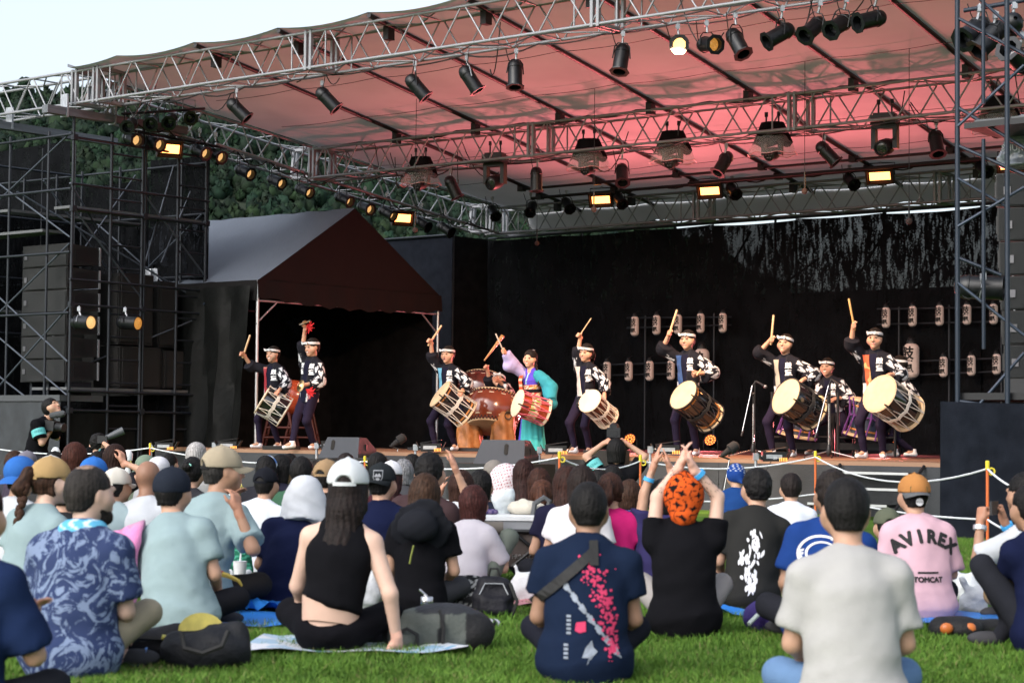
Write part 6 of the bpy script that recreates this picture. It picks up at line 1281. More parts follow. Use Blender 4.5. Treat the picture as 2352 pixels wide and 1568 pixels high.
# ================================================================ MICROPHONE STANDS, FRONT LAMPS
CHR = mat('chrome_tube', (.55, .55, .56), .2, .95, .08, 20)
def micstand(label, px, D_, toppx, headpx, tailpx):
    b0 = gnd(px, D_, STZ); t = thing('microphone_stand', label, 'microphone stand', b0, 0, 'boom microphone stands'); top = at(*toppx, D_)
    rod('pole', b0 + UP * .1, b0 + UP * .75, .013, CHR, t); rod('pole', b0 + UP * .7, Vector((b0.x, b0.y, top.z)), .010, BLKM, t); MB().lathe([(.03, 0), (.045, .03), (.03, .10), (.02, .14)], 10, Matrix.Translation(b0 + UP * .05)).build('hub', BLKM, t, smooth=True)
    for a in (-2.9, -.3, 1.3): rod('foot', b0 + UP * .10, b0 + Vector((.36 * math.cos(a), .36 * math.sin(a), .012)), .009, CHR, t); MB().ball(b0 + Vector((.36 * math.cos(a), .36 * math.sin(a), .012)), .016, 5).build('rubber_tip', BLKP, t)
    h_, q = at(*headpx, D_ - .1), at(*tailpx, D_ - .15); pv = Vector((b0.x, b0.y, top.z)); MB().ball(pv, .028, 6).build('clutch', BLKM, t, smooth=True)
    rod('boom', q, at(toppx[0], toppx[1] - 20, D_ - .02), .0085, CHR, t); rod('boom_weight', q, q.lerp(pv, .16), .015, BLKP, t)
    b1 = at(toppx[0] + (headpx[0] - toppx[0]) * .35, headpx[1] - 9, D_ - .03); rod('boom', at(toppx[0], toppx[1] - 20, D_ - .02), b1, .0085, BLKM, t)
    d = (h_ - b1).normalized(); MB().lathe([(.010, 0), (.013, .03), (.018, .14), (.02, .15)], 10, frame(b1, d)).build('microphone', BLKM, t, smooth=True); MB().ball(b1 + d * .175, .027, 7).build('mesh_head', mat('steel_mesh', (.25, .25, .26), .4, .8, .3, 90), t, smooth=True)
    MB().tube([b1 - d * .02] + sag(b1 - d * .02, b0 + UP * .6 + CR * .02, .15, 8)[1:] + [b0 + UP * .05 + CR * .03], .006, 5).build('cable', CABLE, t, smooth=True)
micstand('boom microphone stand by itself, right of the orange floor lamp', 1730, 28.3, (1728, 905), (1752, 884), (1703, 1000)); micstand('boom microphone stand in front of the lunging performer', 1904, 27.4, (1903, 905), (1922, 880), (1872, 1005))
for (px, D_, hp, lab) in ((905, 30.6, (918, 1010), 'small black windscreened microphone leaning over the stage edge, by the left floor monitor'), (1664, 25.8, (1680, 1030), 'small black windscreened microphone leaning over the stage edge, by the blue bandana man')):
    b0 = gnd(px - 8, D_, .05); h_ = at(*hp, D_); t = thing('stage_microphone', lab, 'microphone', b0, 0, 'low stage microphones'); m_ = h_ + (b0 - h_).normalized() * .14; rod('stem', b0, m_, .010, CHR, t)
    d = Vector((.75, .1, .55)).normalized(); MB().lathe([(.012, -.15), (.03, -.12), (.045, -.02), (.075, .0), (.068, .10), (.03, .13)], 12, frame(h_ - d * .02, d)).build('windscreen', mat('black_foam', (.010, .010, .011), .95, 0, .2, 40, .3), t, smooth=True); rod('shock_mount', m_, h_ + Vector((-.16, 0, -.09)), .012, BLKM, t)
    MB().tube(sag(m_, b0 - CR * .07, .04, 5), .006, 5).build('cable', CABLE, t)
AMBF = mat('warm_slit', (.4, .15, .05), .5, emit=(1, .35, .06), estr=1.6)
for (px, py, D_, num, lab) in ((375, 1024, 33.2, '', 'left of the tent wall'), (520, 1022, 33.0, '', 'beside the tent wall'), (757, 1023, 30.9, '', 'at the cymbal player'), (985, 1027, 29.8, '', 'at the foot of the singing drummer'), (1272, 1033, 28.0, '', 'left of the ponytailed drummer'), (1528, 1032, 26.6, '', 'near the raised clapping hands'), (1772, 1048, 25.4, '20', 'marked 20, before the grey sash drummer')):
    p = at(px, py, D_); t = thing('front_lamp', 'strip lamp on a pole at the stage edge, ' + lab, 'stage lamp', p, 0, 'strip lamps along the stage edge'); M = Matrix((CR, Vector((-CR.y, CR.x, 0)), UP)).transposed()
    q = MB(); q.box(p + CR * .03, (.30, .22, .12), M); q.build('housing', BLKM, t); brick_('front_plate', p + CR * .02 + Vector((0, -.115, .0)), (.20, .008, .05), STEEL, t)
    for k in range(5): brick_('slit', p + CR * (.09 + .022 * k) + Vector((0, -.118, -.035)), (.008, .01, .045), AMBF, t)
    for s_ in (-1, 1): q = MB(); q.box(p + CR * (.03 + .19 * s_) + UP * .02, (.012, .24, .13), M @ Matrix.Rotation(.5 * s_, 3, 'Y')); q.build('barn_door', BLKM, t)
    q = MB(); q.box(p + UP * .09 + CR * .03, (.32, .2, .01), M @ Matrix.Rotation(-.15, 3, 'Y')); q.build('barn_door', BLKM, t)
    pl = p - CR * .20; rod('pole', Vector((pl.x, pl.y, 0)), pl + UP * .03, .02, STEEL, t); rod('arm', pl, p, .016, STEEL, t); q = MB(); q.box(pl + UP * .0, (.07, .07, .09)); q.build('coupler', STEEL, t); MB().tube(sag(p - UP * .05, pl - UP * .3, .05, 5), .006, 4).build('cable', CABLE, t)
    if num: v, f = text2d(num, .05); link('number', mesh('number', [p + CR * (x + .03) + UP * (y - .02) + Vector((0, -.126, 0)) for x, y in v], f, False), WHT, t)
print('stage done', time.time() - T0)
# ================================================================ AUDIENCE ON THE LAWN
SKA = np.array((.46, .27, .185)); SKT = np.array((.30, .17, .11)); SKP = np.array((.60, .40, .31)); SKB = np.array((.16, .085, .055))
BLACKH = (.012, .011, .011); BROWNH = (.045, .022, .014); REDH = (.060, .020, .014); GREYH = (.22, .22, .23)
TEAL = (.235, .315, .33); WHT_ = (.45, .47, .50); NAVYT = (.007, .010, .034); BLK_ = (.0055, .0055, .007)
FOCUS = uv(7, 2.0)
def A(label, px, top, D, shirt, hair=('short', BLACKH), cap=None, bx=None, hands='lap', sleeve=.62, skin=SKA, wd=1.0, lean=.26, yaw=0.0, hyaw=0.0, hpitch=0.0, pants=(.016, .017, .022), tilt=0.0, sc=None, short=False, hh=.009, recede=0.0, long=.3, tank=False, fold=.0036, fat=1.05, legs=True, cm=CLOTH, shoe=(.05, .05, .055), hat=0.0, face=True, pz=None, curl=.3, kz=.2, loose=.02, h=None, pole=(.35, .1, -.9), hem=None):
    bx = px if bx is None else bx; bl = gnd(bx, D); d = FOCUS - bl; yw = math.atan2(-d.x, d.y) + yaw
    zt = at(px, top, D).z - hat; P0 = .125 if pz is None else pz; s0 = (zt - P0) / .85; sc = min(1.10, max(.78, s0)) if sc is None else sc; P0 = zt - .85 * sc
    h = h or (.0165 if D < 12 else .020 if D < 16 else .024)
    s = Person(label, bl, yw, sc, 'audience seated on the lawn', h)
    hx = s.L(at(px, 1100, D - .02)); side = math.asin(max(-.5, min(.5, hx[0] / (.62 * sc)))); s.spine((0, 0, P0), lean, side, 1.0, wd); s.head(hyaw, hpitch, tilt)
    k = sc; kw = {}
    if hands == 'lap': T = (s.P + V3(.13, .30, .07) * k, s.P + V3(-.13, .30, .07) * k)
    elif hands == 'knees': T = (s.P + V3(.26, .42, .22) * k, s.P + V3(-.26, .42, .22) * k)
    elif hands == 'clap': T = (s.N + V3(.055, .34, .0) * k, s.N + V3(-.055, .34, -.01) * k)
    elif hands == 'floor': T = (s.P + V3(.34, .05, -.06) * k, s.P + V3(-.2, .33, .05) * k)
    else: T = tuple(s.L(at(q[0], q[1], D - .0 + q[2])) for q in hands)
    up = hands not in ('lap', 'knees', 'floor'); po = (V3(pole[0], pole[1], pole[2]), V3(-pole[0], pole[1], pole[2])) if up else (V3(.45, -.4, -.75), V3(-.45, -.4, -.75)); s.arms(T[0], T[1], *po)
    hd = {}
    for e in (1, -1):
        if up: hd[e] = (V3(-.28 * e, .15, 1), V3(-e, .15, -.28), dict(curl=.12 if hands == 'clap' else curl, spread=.5))
        else: hd[e] = (nrm(s.W[e] - s.E[e]) * .6 + V3(-.3 * e, .4, -.3), V3(0, 0, -1), dict(curl=.45))
    L = None
    if legs: L = s.legs_cross(pants, short, skin, kz=kz, shoe=shoe)
    s.body(skin, L, hd if (up or D < 11.5) else {1: hd[1], -1: hd[-1]}, hh, fat, head=s.head_mesh(skin, .010 if D > 10 else .0095, face=True))
    s.sh = s.shirt(shirt, sleeve, loose, fold=fold, tank=tank, fat=fat, m=cm, hem=hem)
    if hair: s.hr = s.hair(hair[1], hair[0], .013 if hair[0] != 'buzz' else .007, .0095 if D > 12 else .0085, long, recede, bool(cap) or hat > 0)
    if cap: s.cp = s.cap(**cap)
    return s
def cloth_on(s, name, F, col, h=.011, m=CLOTH): return s.put(name, F.mesh(h), m, col)
# ---- near rows
s = A('person in a pale grey T-shirt and blue jeans sitting nearest at the right', 1960, 1106, 7.3, (.35, .345, .335), ('buzz', BLACKH), hands='lap', skin=SKA * .95, wd=1.04, lean=.22, pants=(.11, .19, .33), sleeve=.78, fat=1.12, recede=0, h=.015, kz=.17, hh=.0075)
pm = bpy.data.materials.new('pink_print'); PINKP = mat('pink_print', (.50, .03, .10), .85, 0, .1); GREYP = mat('grey_print', (.22, .25, .30), .85, 0, .3, 40)
s = A('person in a navy T-shirt with pink blossom print and a black shoulder strap', 1352, 1113, 8.35, (.008, .015, .036), ('buzz', BLACKH), bx=1347, skin=SKT, wd=1.12, lean=.24, pants=(.012, .013, .020), sleeve=.6, fat=1.16, h=.015, kz=.26, hh=.0075, short=True)
g2 = MB(); rr = random.Random(4)
for k in range(230):
    t_ = rr.random(); x = .035 + .075 * t_ + rr.gauss(0, .028 * (1 - .55 * t_)); z = -.06 - .36 * t_ + rr.gauss(0, .02); r_ = rr.uniform(.0035, .0095)
    if t_ < .35: x -= rr.uniform(0, .10) * (.4 - t_) * 2; 
    n0 = len(g2.v); g2.add([(x + r_ * math.cos(a) * (1 if j % 2 else .6), z + r_ * math.sin(a) * (1 if j % 2 else .6), 0) for j, a in enumerate(np.linspace(0, 6.28, 11)[:-1])], [tuple(range(10))])
o = s.decal(s.sh, [p[:2] for p in g2.v], g2.f, s.N, PINKP, 'blossom_print'); o['kind'] = 'stuff'
def poly2(ps): return [tuple(p) for p in ps], [tuple(range(len(ps)))]
g2 = MB()
for k in range(26):
    t_ = k / 26; x, z = -.10 + .24 * t_, -.14 - .30 * t_; w_ = .007 + .004 * math.sin(k * 1.7); dx, dz = .011, -.014; g2.add([(x - w_, z - w_, 0), (x + w_ * .6, z + w_, 0), (x + dx + w_ * .5, z + dz + w_ * .8, 0), (x + dx - w_ * .6, z + dz - w_, 0)], [(0, 1, 2, 3)])
for q in ([(-.005, -.40), (.02, -.37), (.028, -.40), (.045, -.415), (.03, -.43), (.0, -.47), (.008, -.44), (-.02, -.44)],): g2.add([(x, z, 0) for x, z in q], [tuple(range(len(q)))])
for k in range(9): 
    z = -.27 - .017 * k; x = -.085 - .01 * (k > 4); z -= .03 * (k > 4); g2.add([(x, z, 0), (x + .018, z, 0), (x + .018, z - .010, 0), (x, z - .010, 0)], [(0, 1, 2, 3)])
o = s.decal(s.sh, [p[:2] for p in g2.v], g2.f, s.N, GREYP, 'grey_print'); o['kind'] = 'stuff'
s.decal(s.sh, *poly2([(-.045, -.30), (-.006, -.295), (-.004, -.335), (-.03, -.342), (-.05, -.333)]), s.N, PINKP, 'stamp_print')
P2, n = [], 14
for i in range(n + 1):
    t_ = i / n; P2 += [(-.235 + .26 * t_ - .014, -.24 + .225 * t_ + .015), (-.235 + .26 * t_ + .014, -.24 + .225 * t_ - .015)]
STRAP = mat('black_webbing', (.010, .010, .010), .8, 0, .1, 60)
s.decal(s.sh, P2, [(2 * i, 2 * i + 1, 2 * i + 3, 2 * i + 2) for i in range(n)], s.N, STRAP, 'shoulder_strap', off=.014); s.decal(s.sh, *poly2([(.005, .03), (.042, .03), (.046, -.07), (.008, -.07)]), s.N, STRAP, 'strap_buckle', off=.016)
AL = mat('palm_leaf_cloth', (.1, .1, .2), .9, 0, .1); t = AL.node_tree; N_ = t.nodes; tc = N_.new('ShaderNodeTexCoord'); nz_ = N_.new('ShaderNodeTexNoise'); nz_.inputs['Scale'].default_value = 8; nz_.inputs['Detail'].default_value = 5; nz_.inputs['Roughness'].default_value = .62; nz_.inputs['Distortion'].default_value = 3.2
rp = N_.new('ShaderNodeValToRGB'); rp.color_ramp.elements[0].position = .50; rp.color_ramp.elements[0].color = (.010, .024, .085, 1); rp.color_ramp.elements[1].position = .56; rp.color_ramp.elements[1].color = (.15, .20, .31, 1)
t.links.new(tc.outputs['Object'], nz_.inputs['Vector']); t.links.new(nz_.outputs['Fac'], rp.inputs[0]); t.links.new(rp.outputs[0], N_['Principled BSDF'].inputs['Base Color'])
s = A('bearded person in a blue palm-leaf shirt and sky-blue neckerchief, beige shorts', 168, 1078, 8.4, (.1, .1, .2), ('buzz', (.030, .026, .024)), bx=172, hands='lap', skin=SKP * .78, wd=1.09, lean=.2, yaw=R(-10), hyaw=R(-30), cm=AL, fat=1.18, pants=(.30, .26, .19), short=True, sleeve=.8, recede=.038, h=.015, hh=.0075, kz=.30, loose=.028)
F = Field(); F.cap(s.hp(-.025, .052, -.085), s.hp(.025, .052, -.085), .034, .034, .03).cap(s.hp(.056, .02, -.05), s.hp(.03, .06, -.09), .022, .026, .02); s.put('beard', F.mesh(.009), HAIRM, (.018, .014, .012))
F = Field(); F.cap(s.N - s.up * .04, s.N + s.up * .045, .096, .080, .03, cut=True); F.cap(s.N + s.rx * .06 - s.up * .01, s.N - s.rx * .06 - s.up * .01, .068, .068, .03); F.warp(folds(3, .004, 1.6)); s.put('neckerchief', F.mesh(.009), CLOTH, lambda v: np.where((np.sin(v[:, 0:1] * 90 + 3 * np.sin(v[:, 2:3] * 80)) > .55), [[.50, .62, .68]], [[.10, .36, .55]]))
s = A('person in a navy T-shirt clapping, cut off by the left edge', -118, 1108, 6.6, (.010, .020, .060), hands=((82, 1435, .25), (66, 1442, .28)), bx=-92, wd=1.08, sleeve=.92, h=.016, hh=.0075, yaw=R(-8))
s = A('person in a pale blue T-shirt and dark cap with a pink towel over one shoulder', 364, 1066, 10.2, TEAL, ('short', BLACKH), dict(col=(.016, .020, .030), arch=False, brim=False, deep=.02), bx=420, hands='lap', wd=1.10, lean=.30, yaw=R(-4), hyaw=R(-8), pants=(.012, .012, .015), short=True, sleeve=.7, fat=1.12, hat=.015, fold=.006)
V2 = [(-.285 - .03 * (i / 12) + (.165 + .02 * math.sin(i)) * (j / 8) - .012 * math.sin(i * .9), -.015 - .50 * i / 12 - .05 * (1 - j / 8) * (i < 3) + .02 * math.sin(j * 1.3) * (i / 12)) for i in range(13) for j in range(9)]
TOW = mat('pink_towel', (.62, .20, .42), .95, 0, .08, 30, .4, 160, sheen=.3); o = s.decal(s.sh, V2, [(9 * i + j, 9 * i + j + 1, 9 * i + j + 10, 9 * i + j + 9) for i in range(12) for j in range(8)], s.N, TOW, 'pink_towel', off=.035); sm = o.modifiers.new('thick', 'SOLIDIFY'); sm.thickness = .03; sm.offset = -1
for p in o.data.polygons: p.use_smooth = True
for i, vtx in enumerate(o.data.vertices): vtx.co.y -= .012 * math.sin((i % 9) * 2.1)
s = A('person in a pale blue T-shirt and beige cap turned right, clapping', 476, 1022, 11.0, TEAL, ('buzz', (.03, .028, .026)), dict(col=(.33, .28, .20), strap=(.02, .02, .02)), bx=462, hands=((546, 1170, -.15), (532, 1165, .15)), skin=SKT * 1.15, wd=1.06, yaw=R(-14), hyaw=R(-40), pants=(.02, .018, .018), sleeve=.82, pz=.16, hat=.02, fold=.005)
s = A('person with a long braid under a tan cap in a pale blue T-shirt', 75, 1046, 10.8, TEAL, ('tail', BROWNH), dict(col=(.36, .24, .11)), bx=58, hands='lap', skin=SKP, wd=.92, yaw=R(-18), hyaw=R(-28), hat=.02, long=.05)
g = MB(); b0 = Vector(s.hp(.0, -.125, -.02))
for k in range(17): 
    p = b0 + Vector((.010 * math.sin(k * 3.14) - .0035 * k, -.035 - .030 * min(1, k / 5), -.036 * k)); r_ = .030 * (1 - k / 26)
    for e in (-1, 1): g.ball(p + Vector((.011 * e, 0, .012 * (k % 2) * e)), (r_ * .8, r_ * .8, .026), 5)
g.tube([p, p - UP * .07], [.016, .004], 6); link('braid', mesh('braid', g.v, g.f, True, np.tile(V3(*BROWNH), (len(g.v), 1))), HAIRM, s.t, True)
s = A('person with long dark hair under a white cap in a black tank top', 787, 1056, 9.3, (.006, .006, .0075), ('long', (.016, .011, .010)), dict(col=(.55, .575, .585)), bx=765, hands='floor', skin=SKP, wd=.93, lean=.18, pants=(.006, .006, .008), tank=True, hat=.02, long=.27, h=.0145, fat=.92, hem=.115, loose=.027)
g = MB(); rows = [[Vector(s.P + s.rx * .150 * s.sc * math.cos(a) + s.fw * .118 * s.sc * math.sin(a) + V3(0, 0, z)) for a in np.linspace(0, 6.2832, 31)] for z in (.02, .06, .10, .14)]; g.sheet(rows); link('bare_waist', mesh('bare_waist', g.v, g.f, True, np.tile(SKP, (len(g.v), 1))), SKIN, s.t, True)
s = A('person with a white towel draped over the head and a navy T-shirt', 684, 1088, 11.4, NAVYT, None, None, bx=650, hands='lap', wd=1.04, lean=.32, pants=(.10, .09, .075), hat=.02, sleeve=.8, fold=.006)
F = Field(); M = s.HM; F.ell(s.hp(0, -.012, .035), V3(.098, .118, .110), .02, M); F.cap(s.hp(0, -.03, .0), s.hp(0, -.075, -.15), .105, .118, .05, None, 1, cut=True); F.cap(s.hp(.06, -.03, .0), s.hp(.10, -.055, -.13), .06, .055, .04); F.cap(s.hp(-.06, -.03, .0), s.hp(-.10, -.055, -.14), .06, .055, .04); F.sub(s.hp(0, .12, -.06), V3(.085, .09, .12), .02, M); F.warp(folds(9, .004, 1.3)); F.warp(lambda x, y, z: .004 * np.sin(x * 60 + 3 * np.sin(z * 12)) * np.clip((s.H[2] - z) * 6, 0, 1)); s.put('head_towel', F.mesh(.010), mat('white_towel_cloth', rough=.95, attr=True, var=.05, bump=.4, bscale=250), (.50, .52, .55))
s = A('person in a navy T-shirt with a black cap worn backwards bearing a shield emblem', 866, 1062, 12.2, NAVYT, ('short', BLACKH), dict(col=(.016, .019, .021), back=True, arch=False), bx=872, hands='lap', wd=1.05, hyaw=R(-12), hat=.02)
sh = [(-.030, .038), (.030, .038), (.030, -.012), (.018, -.032), (0, -.042), (-.018, -.032), (-.030, -.012)]; inn = [(x * .86, y * .86) for x, y in sh]; m7 = len(sh); V2 = sh + inn; FS = [(i, (i + 1) % m7, m7 + (i + 1) % m7, m7 + i) for i in range(m7)]; b = len(V2); V2 += [(-.022, .0), (-.008, .018), (0, .008), (.010, .020), (.022, .0), (.02, -.004), (-.02, -.004), (-.014, -.014), (0, -.008), (.014, -.014), (.006, -.030), (-.006, -.030)]; FS += [tuple(range(b, b + 7)), tuple(range(b + 7, b + 12))]
s.decal(s.cp, V2, FS, s.hp(0, -.02, .055), mat('grey_emblem', (.25, .26, .28), .8), 'shield_emblem', off=.009, parent=s.cp)
s = A('person with long brown hair in a black T-shirt, black sun hat hanging behind', 968, 1092, 11.2, BLK_, ('long', (.05, .026, .016)), None, bx=966, hands='lap', wd=.98, lean=.26, pants=(.05, .05, .055), long=.02, hyaw=R(-6))
F = Field(); c0 = s.N - s.fw * .16 - s.up * .10; M = np.array(Matrix.Rotation(R(74), 3, 'X')); F.ell(c0 - s.fw * .035, V3(.115, .075, .095), .02); F.cap(c0 + V3(-.005, .035, 0), c0 + V3(.005, .035, 0), .172, .172, .01, V3(0, 1, .25), 9); F.warp(folds(5, .004)); s.put('hanging_hat', F.mesh(.011), CLOTH, (.013, .014, .018)); g = MB().tube([Vector(c0 + V3(-.01, -.12, -.09)), Vector(c0 + V3(-.02, -.135, -.14)), Vector(c0 + V3(-.03, -.13, -.19))], .006, 5); g.build('cord_tassel', mat('olive_cord', (.15, .17, .03), .8), s.t, True, True)
s = A('person with short auburn hair in a lavender-grey T-shirt resting arms on raised knees', 1060, 1113, 12.2, (.38, .36, .40), ('bob', (.050, .016, .014)), None, bx=1072, hands=((1165, 1265, .25), (1120, 1275, .35)), wd=.95, lean=.36, yaw=R(-16), pants=(.10, .115, .10), kz=.5, sleeve=.85)
ORG = V3(.55, .085, .015)
s = A('person in an orange and black star-patterned headscarf and black T-shirt, arms raised clapping', 1572, 1092, 10.2, BLK_, None, None, bx=1574, hands=((1591, 1073, .02), (1563, 1066, .05)), pole=(.9, .35, -.25), skin=SKP * .95, wd=1.12, lean=.16, fat=1.1, pants=(.30, .28, .27), short=True, sleeve=.5, hat=.02, curl=.15, hh=.007, kz=.33, loose=.016)
F = Field(); M = s.HM; F.ell(s.hp(0, -.014, .034), V3(.106, .126, .118), .02, M); F.cap(s.hp(0, -.05, -.01), s.hp(0, -.075, -.085), .095, .070, .03); F.ell(s.hp(0, -.02, .135), V3(.03, .04, .02), .02, M); F.sub(s.hp(0, .125, -.055), V3(.09, .09, .11), .01, M); F.warp(folds(8, .0035, 1.4))
def star(v):
    l = ((v - s.H) / s.hk) @ M; a = np.arctan2(l[:, 0], -l[:, 1]) * .105; z = l[:, 2]; c = np.tile(ORG, (len(v), 1)); row = np.floor((z + .2 + .012 * np.sin(a * 40)) / .066); xx = a + .037 * row + .010 * np.sin(z * 55); col_ = np.floor(xx / .072); fx = (xx / .072) % 1 - .5; fz = ((z + .2 + .012 * np.sin(a * 40)) / .066) % 1 - .5; st_ = np.sqrt(np.abs(fx)) + np.sqrt(np.abs(fz)) < .68; hsh = (col_ * 3 + row * 5) % 7; ln = (np.abs(fx) > .44) & (hsh > 2) | (np.abs(fz) > .45) & (hsh < 4) | (hsh == 1) & (fx + fz > .45); c[st_ | ln] = (.010, .008, .008); return c
s.put('headscarf', F.mesh(.0068), CLOTH, star)
for e in (1, -1):
    d = s.W[e] - s.E[e]; g = MB(); g.lathe([(.034, -.011), (.0355, -.011), (.0355, .011), (.034, .011)], 18, frame(Vector(s.W[e] - nrm(d) * .05), Vector(d))); 
    if e == 1: g.build('blue_wristband', mat('sky_blue_band', (.05, .36, .72), .5), s.t, True, True)
def ink(e):
    r_ = random.Random(e + 7); g = MB(); d = s.W[e] - s.E[e]; L_ = np.linalg.norm(d); d = d / L_; o_ = nrm(np.cross(d, V3(1, .2, 0))); o2 = np.cross(d, o_)
    for k in range(60):
        t_, a = r_.uniform(.12, .75) * L_, r_.uniform(-1.8, 1.8) + (3.1 if True else 0); rad = .0425 - .0145 * (t_ / L_) + .0014; f = lambda tt, aa: Vector(s.E[e] + d * tt + (o_ * math.cos(aa) + o2 * math.sin(aa)) * rad); w_, l_ = r_.uniform(.04, .12), r_.uniform(.004, .014); g.add([f(t_, a), f(t_, a + w_), f(t_ + l_, a + w_ * 1.3), f(t_ + l_, a + .03)], [(0, 1, 2, 3)])
    o = g.build('tattoo', mat('faded_ink', (.10, .075, .075), .6), s.t, False, True); o['kind'] = 'stuff'
ink(1); ink(-1)
s = A('person in a purple-navy shirt behind the headscarf, palms pressed high, blue wristband', 1522, 1104, 12.6, (.030, .026, .085), ('bob', BLACKH), None, bx=1500, hands=((1531, 1022, 0), (1514, 1020, .04)), pole=(.9, .3, -.5), wd=.95, sleeve=.5, curl=.05, hh=.0075)
d = s.W[-1] - s.E[-1]; MB().lathe([(.034, -.012), (.0355, -.012), (.0355, .012), (.034, .012)], 16, frame(Vector(s.W[-1] - nrm(d) * .11), Vector(d))).build('blue_wristband', mat('sky_blue_band'), s.t, True, True)
s = A('person in a washed black T-shirt with white figure print, leaning left', 1752, 1078, 11.8, (.022, .022, .021), ('curly', BLACKH), None, bx=1722, hands='lap', wd=1.06, hyaw=R(6), sleeve=.8, yaw=R(6))
g2 = MB(); rr = random.Random(2)
for k in range(70):
    t_ = rr.random(); x, z = -.055 - .06 * t_ + .022 * math.sin(t_ * 9) + rr.gauss(0, .016 + .012 * math.sin(t_ * 3)), -.10 - .34 * t_ + rr.gauss(0, .008); a = rr.uniform(-.5, .5) + 1.4; l_, w_ = rr.uniform(.012, .032), rr.uniform(.004, .011); c_, s_ = math.cos(a), math.sin(a); g2.add([(x + c_ * l_ * u_ - s_ * w_ * q_, z + s_ * l_ * u_ + c_ * w_ * q_, 0) for u_, q_ in ((-1, 0), (-.3, -1), (.6, -.8), (1, .1), (.3, 1), (-.6, .7))], [tuple(range(6))])
s.decal(s.sh, [p[:2] for p in g2.v], g2.f, s.N, WHT, 'white_print')['kind'] = 'stuff'
A('person in a white collared shirt sitting by the orange rope post', 1825, 1090, 15.0, (.60, .63, .69), ('short', (.018, .013, .012)), None, bx=1815, hands='lap', wd=1.0, sleeve=1.2)
s = A('person with curly dark hair in a royal blue T-shirt with a white ring logo', 1930, 1083, 10.0, (.012, .040, .17), ('curly', (.020, .015, .013)), None, bx=1890, hands='lap', skin=SKT * 1.05, wd=1.08, sleeve=.75, fat=1.15, yaw=R(4))
V2, FS = [], []
for r0, r1 in ((.105, .118), (.070, .080)):
    b = len(V2); nn = 32; V2 += [(-.09 + r * math.cos(a), -.13 + r * .8 * math.sin(a)) for r in (r0, r1) for a in np.linspace(0, 6.2832, nn + 1)[:-1]]; FS += [(b + i, b + (i + 1) % nn, b + nn + (i + 1) % nn, b + nn + i) for i in range(nn)]
for a in (-.9, -.3, .3, .9): b = len(V2); V2 += [(-.20, -.13 + a * .02), (-.09 + .1 * math.cos(a), -.13 + .09 * math.sin(a)), (-.09 + .1 * math.cos(a + .08), -.13 + .09 * math.sin(a + .08)), (-.20, -.142 + a * .02)]; FS.append((b, b + 1, b + 2, b + 3))
s.decal(s.sh, V2, FS, s.N, WHT, 'ring_logo')
s = A('person in a pink lettered long T-shirt and a brown cap worn backwards', 2118, 1087, 11.2, (.56, .36, .42), ('short', BLACKH), dict(col=(.38, .17, .055), back=True, bcol=(.10, .105, .11), arch=False), bx=2118, hands='lap', wd=1.10, yaw=R(2), sleeve=.92, fat=1.12, hat=.02, fold=.005)
V2, FS = np.zeros((0, 2)), []
for i, ch in enumerate('AVIREX'):
    a = (i - 2.45) * .27; v, f = text2d(ch, .098, 1); v, f = bold(v, f, .0062); v = v @ np.array([[math.cos(-a), math.sin(-a)], [-math.sin(-a), math.cos(-a)]]) + np.array([.245 * math.sin(a), .245 * math.cos(a) - .345]); FS += [tuple(q + len(V2) for q in k) for k in f]; V2 = np.concatenate([V2, v])
v, f = text2d('TOMCAT', .040, 1); v, f = bold(v, f, .0022); v = v + np.array([0, -.335]); FS += [tuple(q + len(V2) for q in k) for k in f]; V2 = np.concatenate([V2, v]); b = len(V2); V2 = np.concatenate([V2, [(-.06 + .12 * i / 8, -.290 - .010 * j) for i in range(9) for j in (0, 1)]]); FS += [(b + 2 * i, b + 2 * i + 1, b + 2 * i + 3, b + 2 * i + 2) for i in range(8)]
s.decal(s.sh, V2, FS, s.N + V3(.005, 0, .025), INK, 'lettering')
s.decal(s.cp, [(.022 * math.cos(a), .022 * math.sin(a)) for a in np.linspace(0, 6.28, 17)[:-1]], [tuple(range(16))], s.hp(0, -.02, -.028), WHT, 'round_sticker', off=.10, parent=s.cp)
v, f = text2d('NEW ERA', .011); s.decal(s.cp, v, f, s.hp(0, -.02, -.028), INK, 'sticker_lettering', off=.103, parent=s.cp); s.decal(s.cp, *poly2([(-.048, .018), (.048, .018), (.050, -.014), (-.050, -.014)]), s.hp(0, -.02, .045), mat('green_patch', (.055, .07, .02), .8), 'cap_patch', parent=s.cp)
s = A('person in a white T-shirt at the right edge holding up a phone with both hands', 2392, 1088, 11.0, WHT_, ('short', BLACKH), None, bx=2420, hands=((2304, 1190, .05), (2252, 1195, .10)), skin=SKT * 1.1, yaw=R(20), hyaw=R(20), sleeve=.95, pants=(.28, .19, .10), curl=.9, hh=.0075)
d = s.W[1] - s.E[1]; MB().lathe([(.034, -.012), (.036, -.012), (.036, .012), (.034, .012)], 16, frame(Vector(s.W[1] - nrm(d) * .05), Vector(d))).build('blue_wristband', mat('sky_blue_band'), s.t, True, True); d = s.W[-1] - s.E[-1]; MB().lathe([(.033, -.012), (.038, -.012), (.038, .012), (.033, .012)], 16, frame(Vector(s.W[-1] - nrm(d) * .04), Vector(d))).build('wristwatch', PALE, s.t, True, True)
p = at(2283, 1166, 10.95); tag(brick_('phone', p, (.075, .012, .145), BLKP, None, Matrix.Rotation(R(62), 3, 'Z') @ Matrix.Rotation(R(90), 3, 'Y')), 'dark phone held up sideways by the person at the right edge', 'phone')
s = A('person in a navy T-shirt and black trousers hugging a raised knee at the right edge', 2412, 1120, 9.6, NAVYT, ('short', BLACKH), None, bx=2400, hands=((2330, 1400, .3), (2318, 1390, .4)), yaw=R(18), wd=1.05, kz=.52, skin=SKT * 1.15)
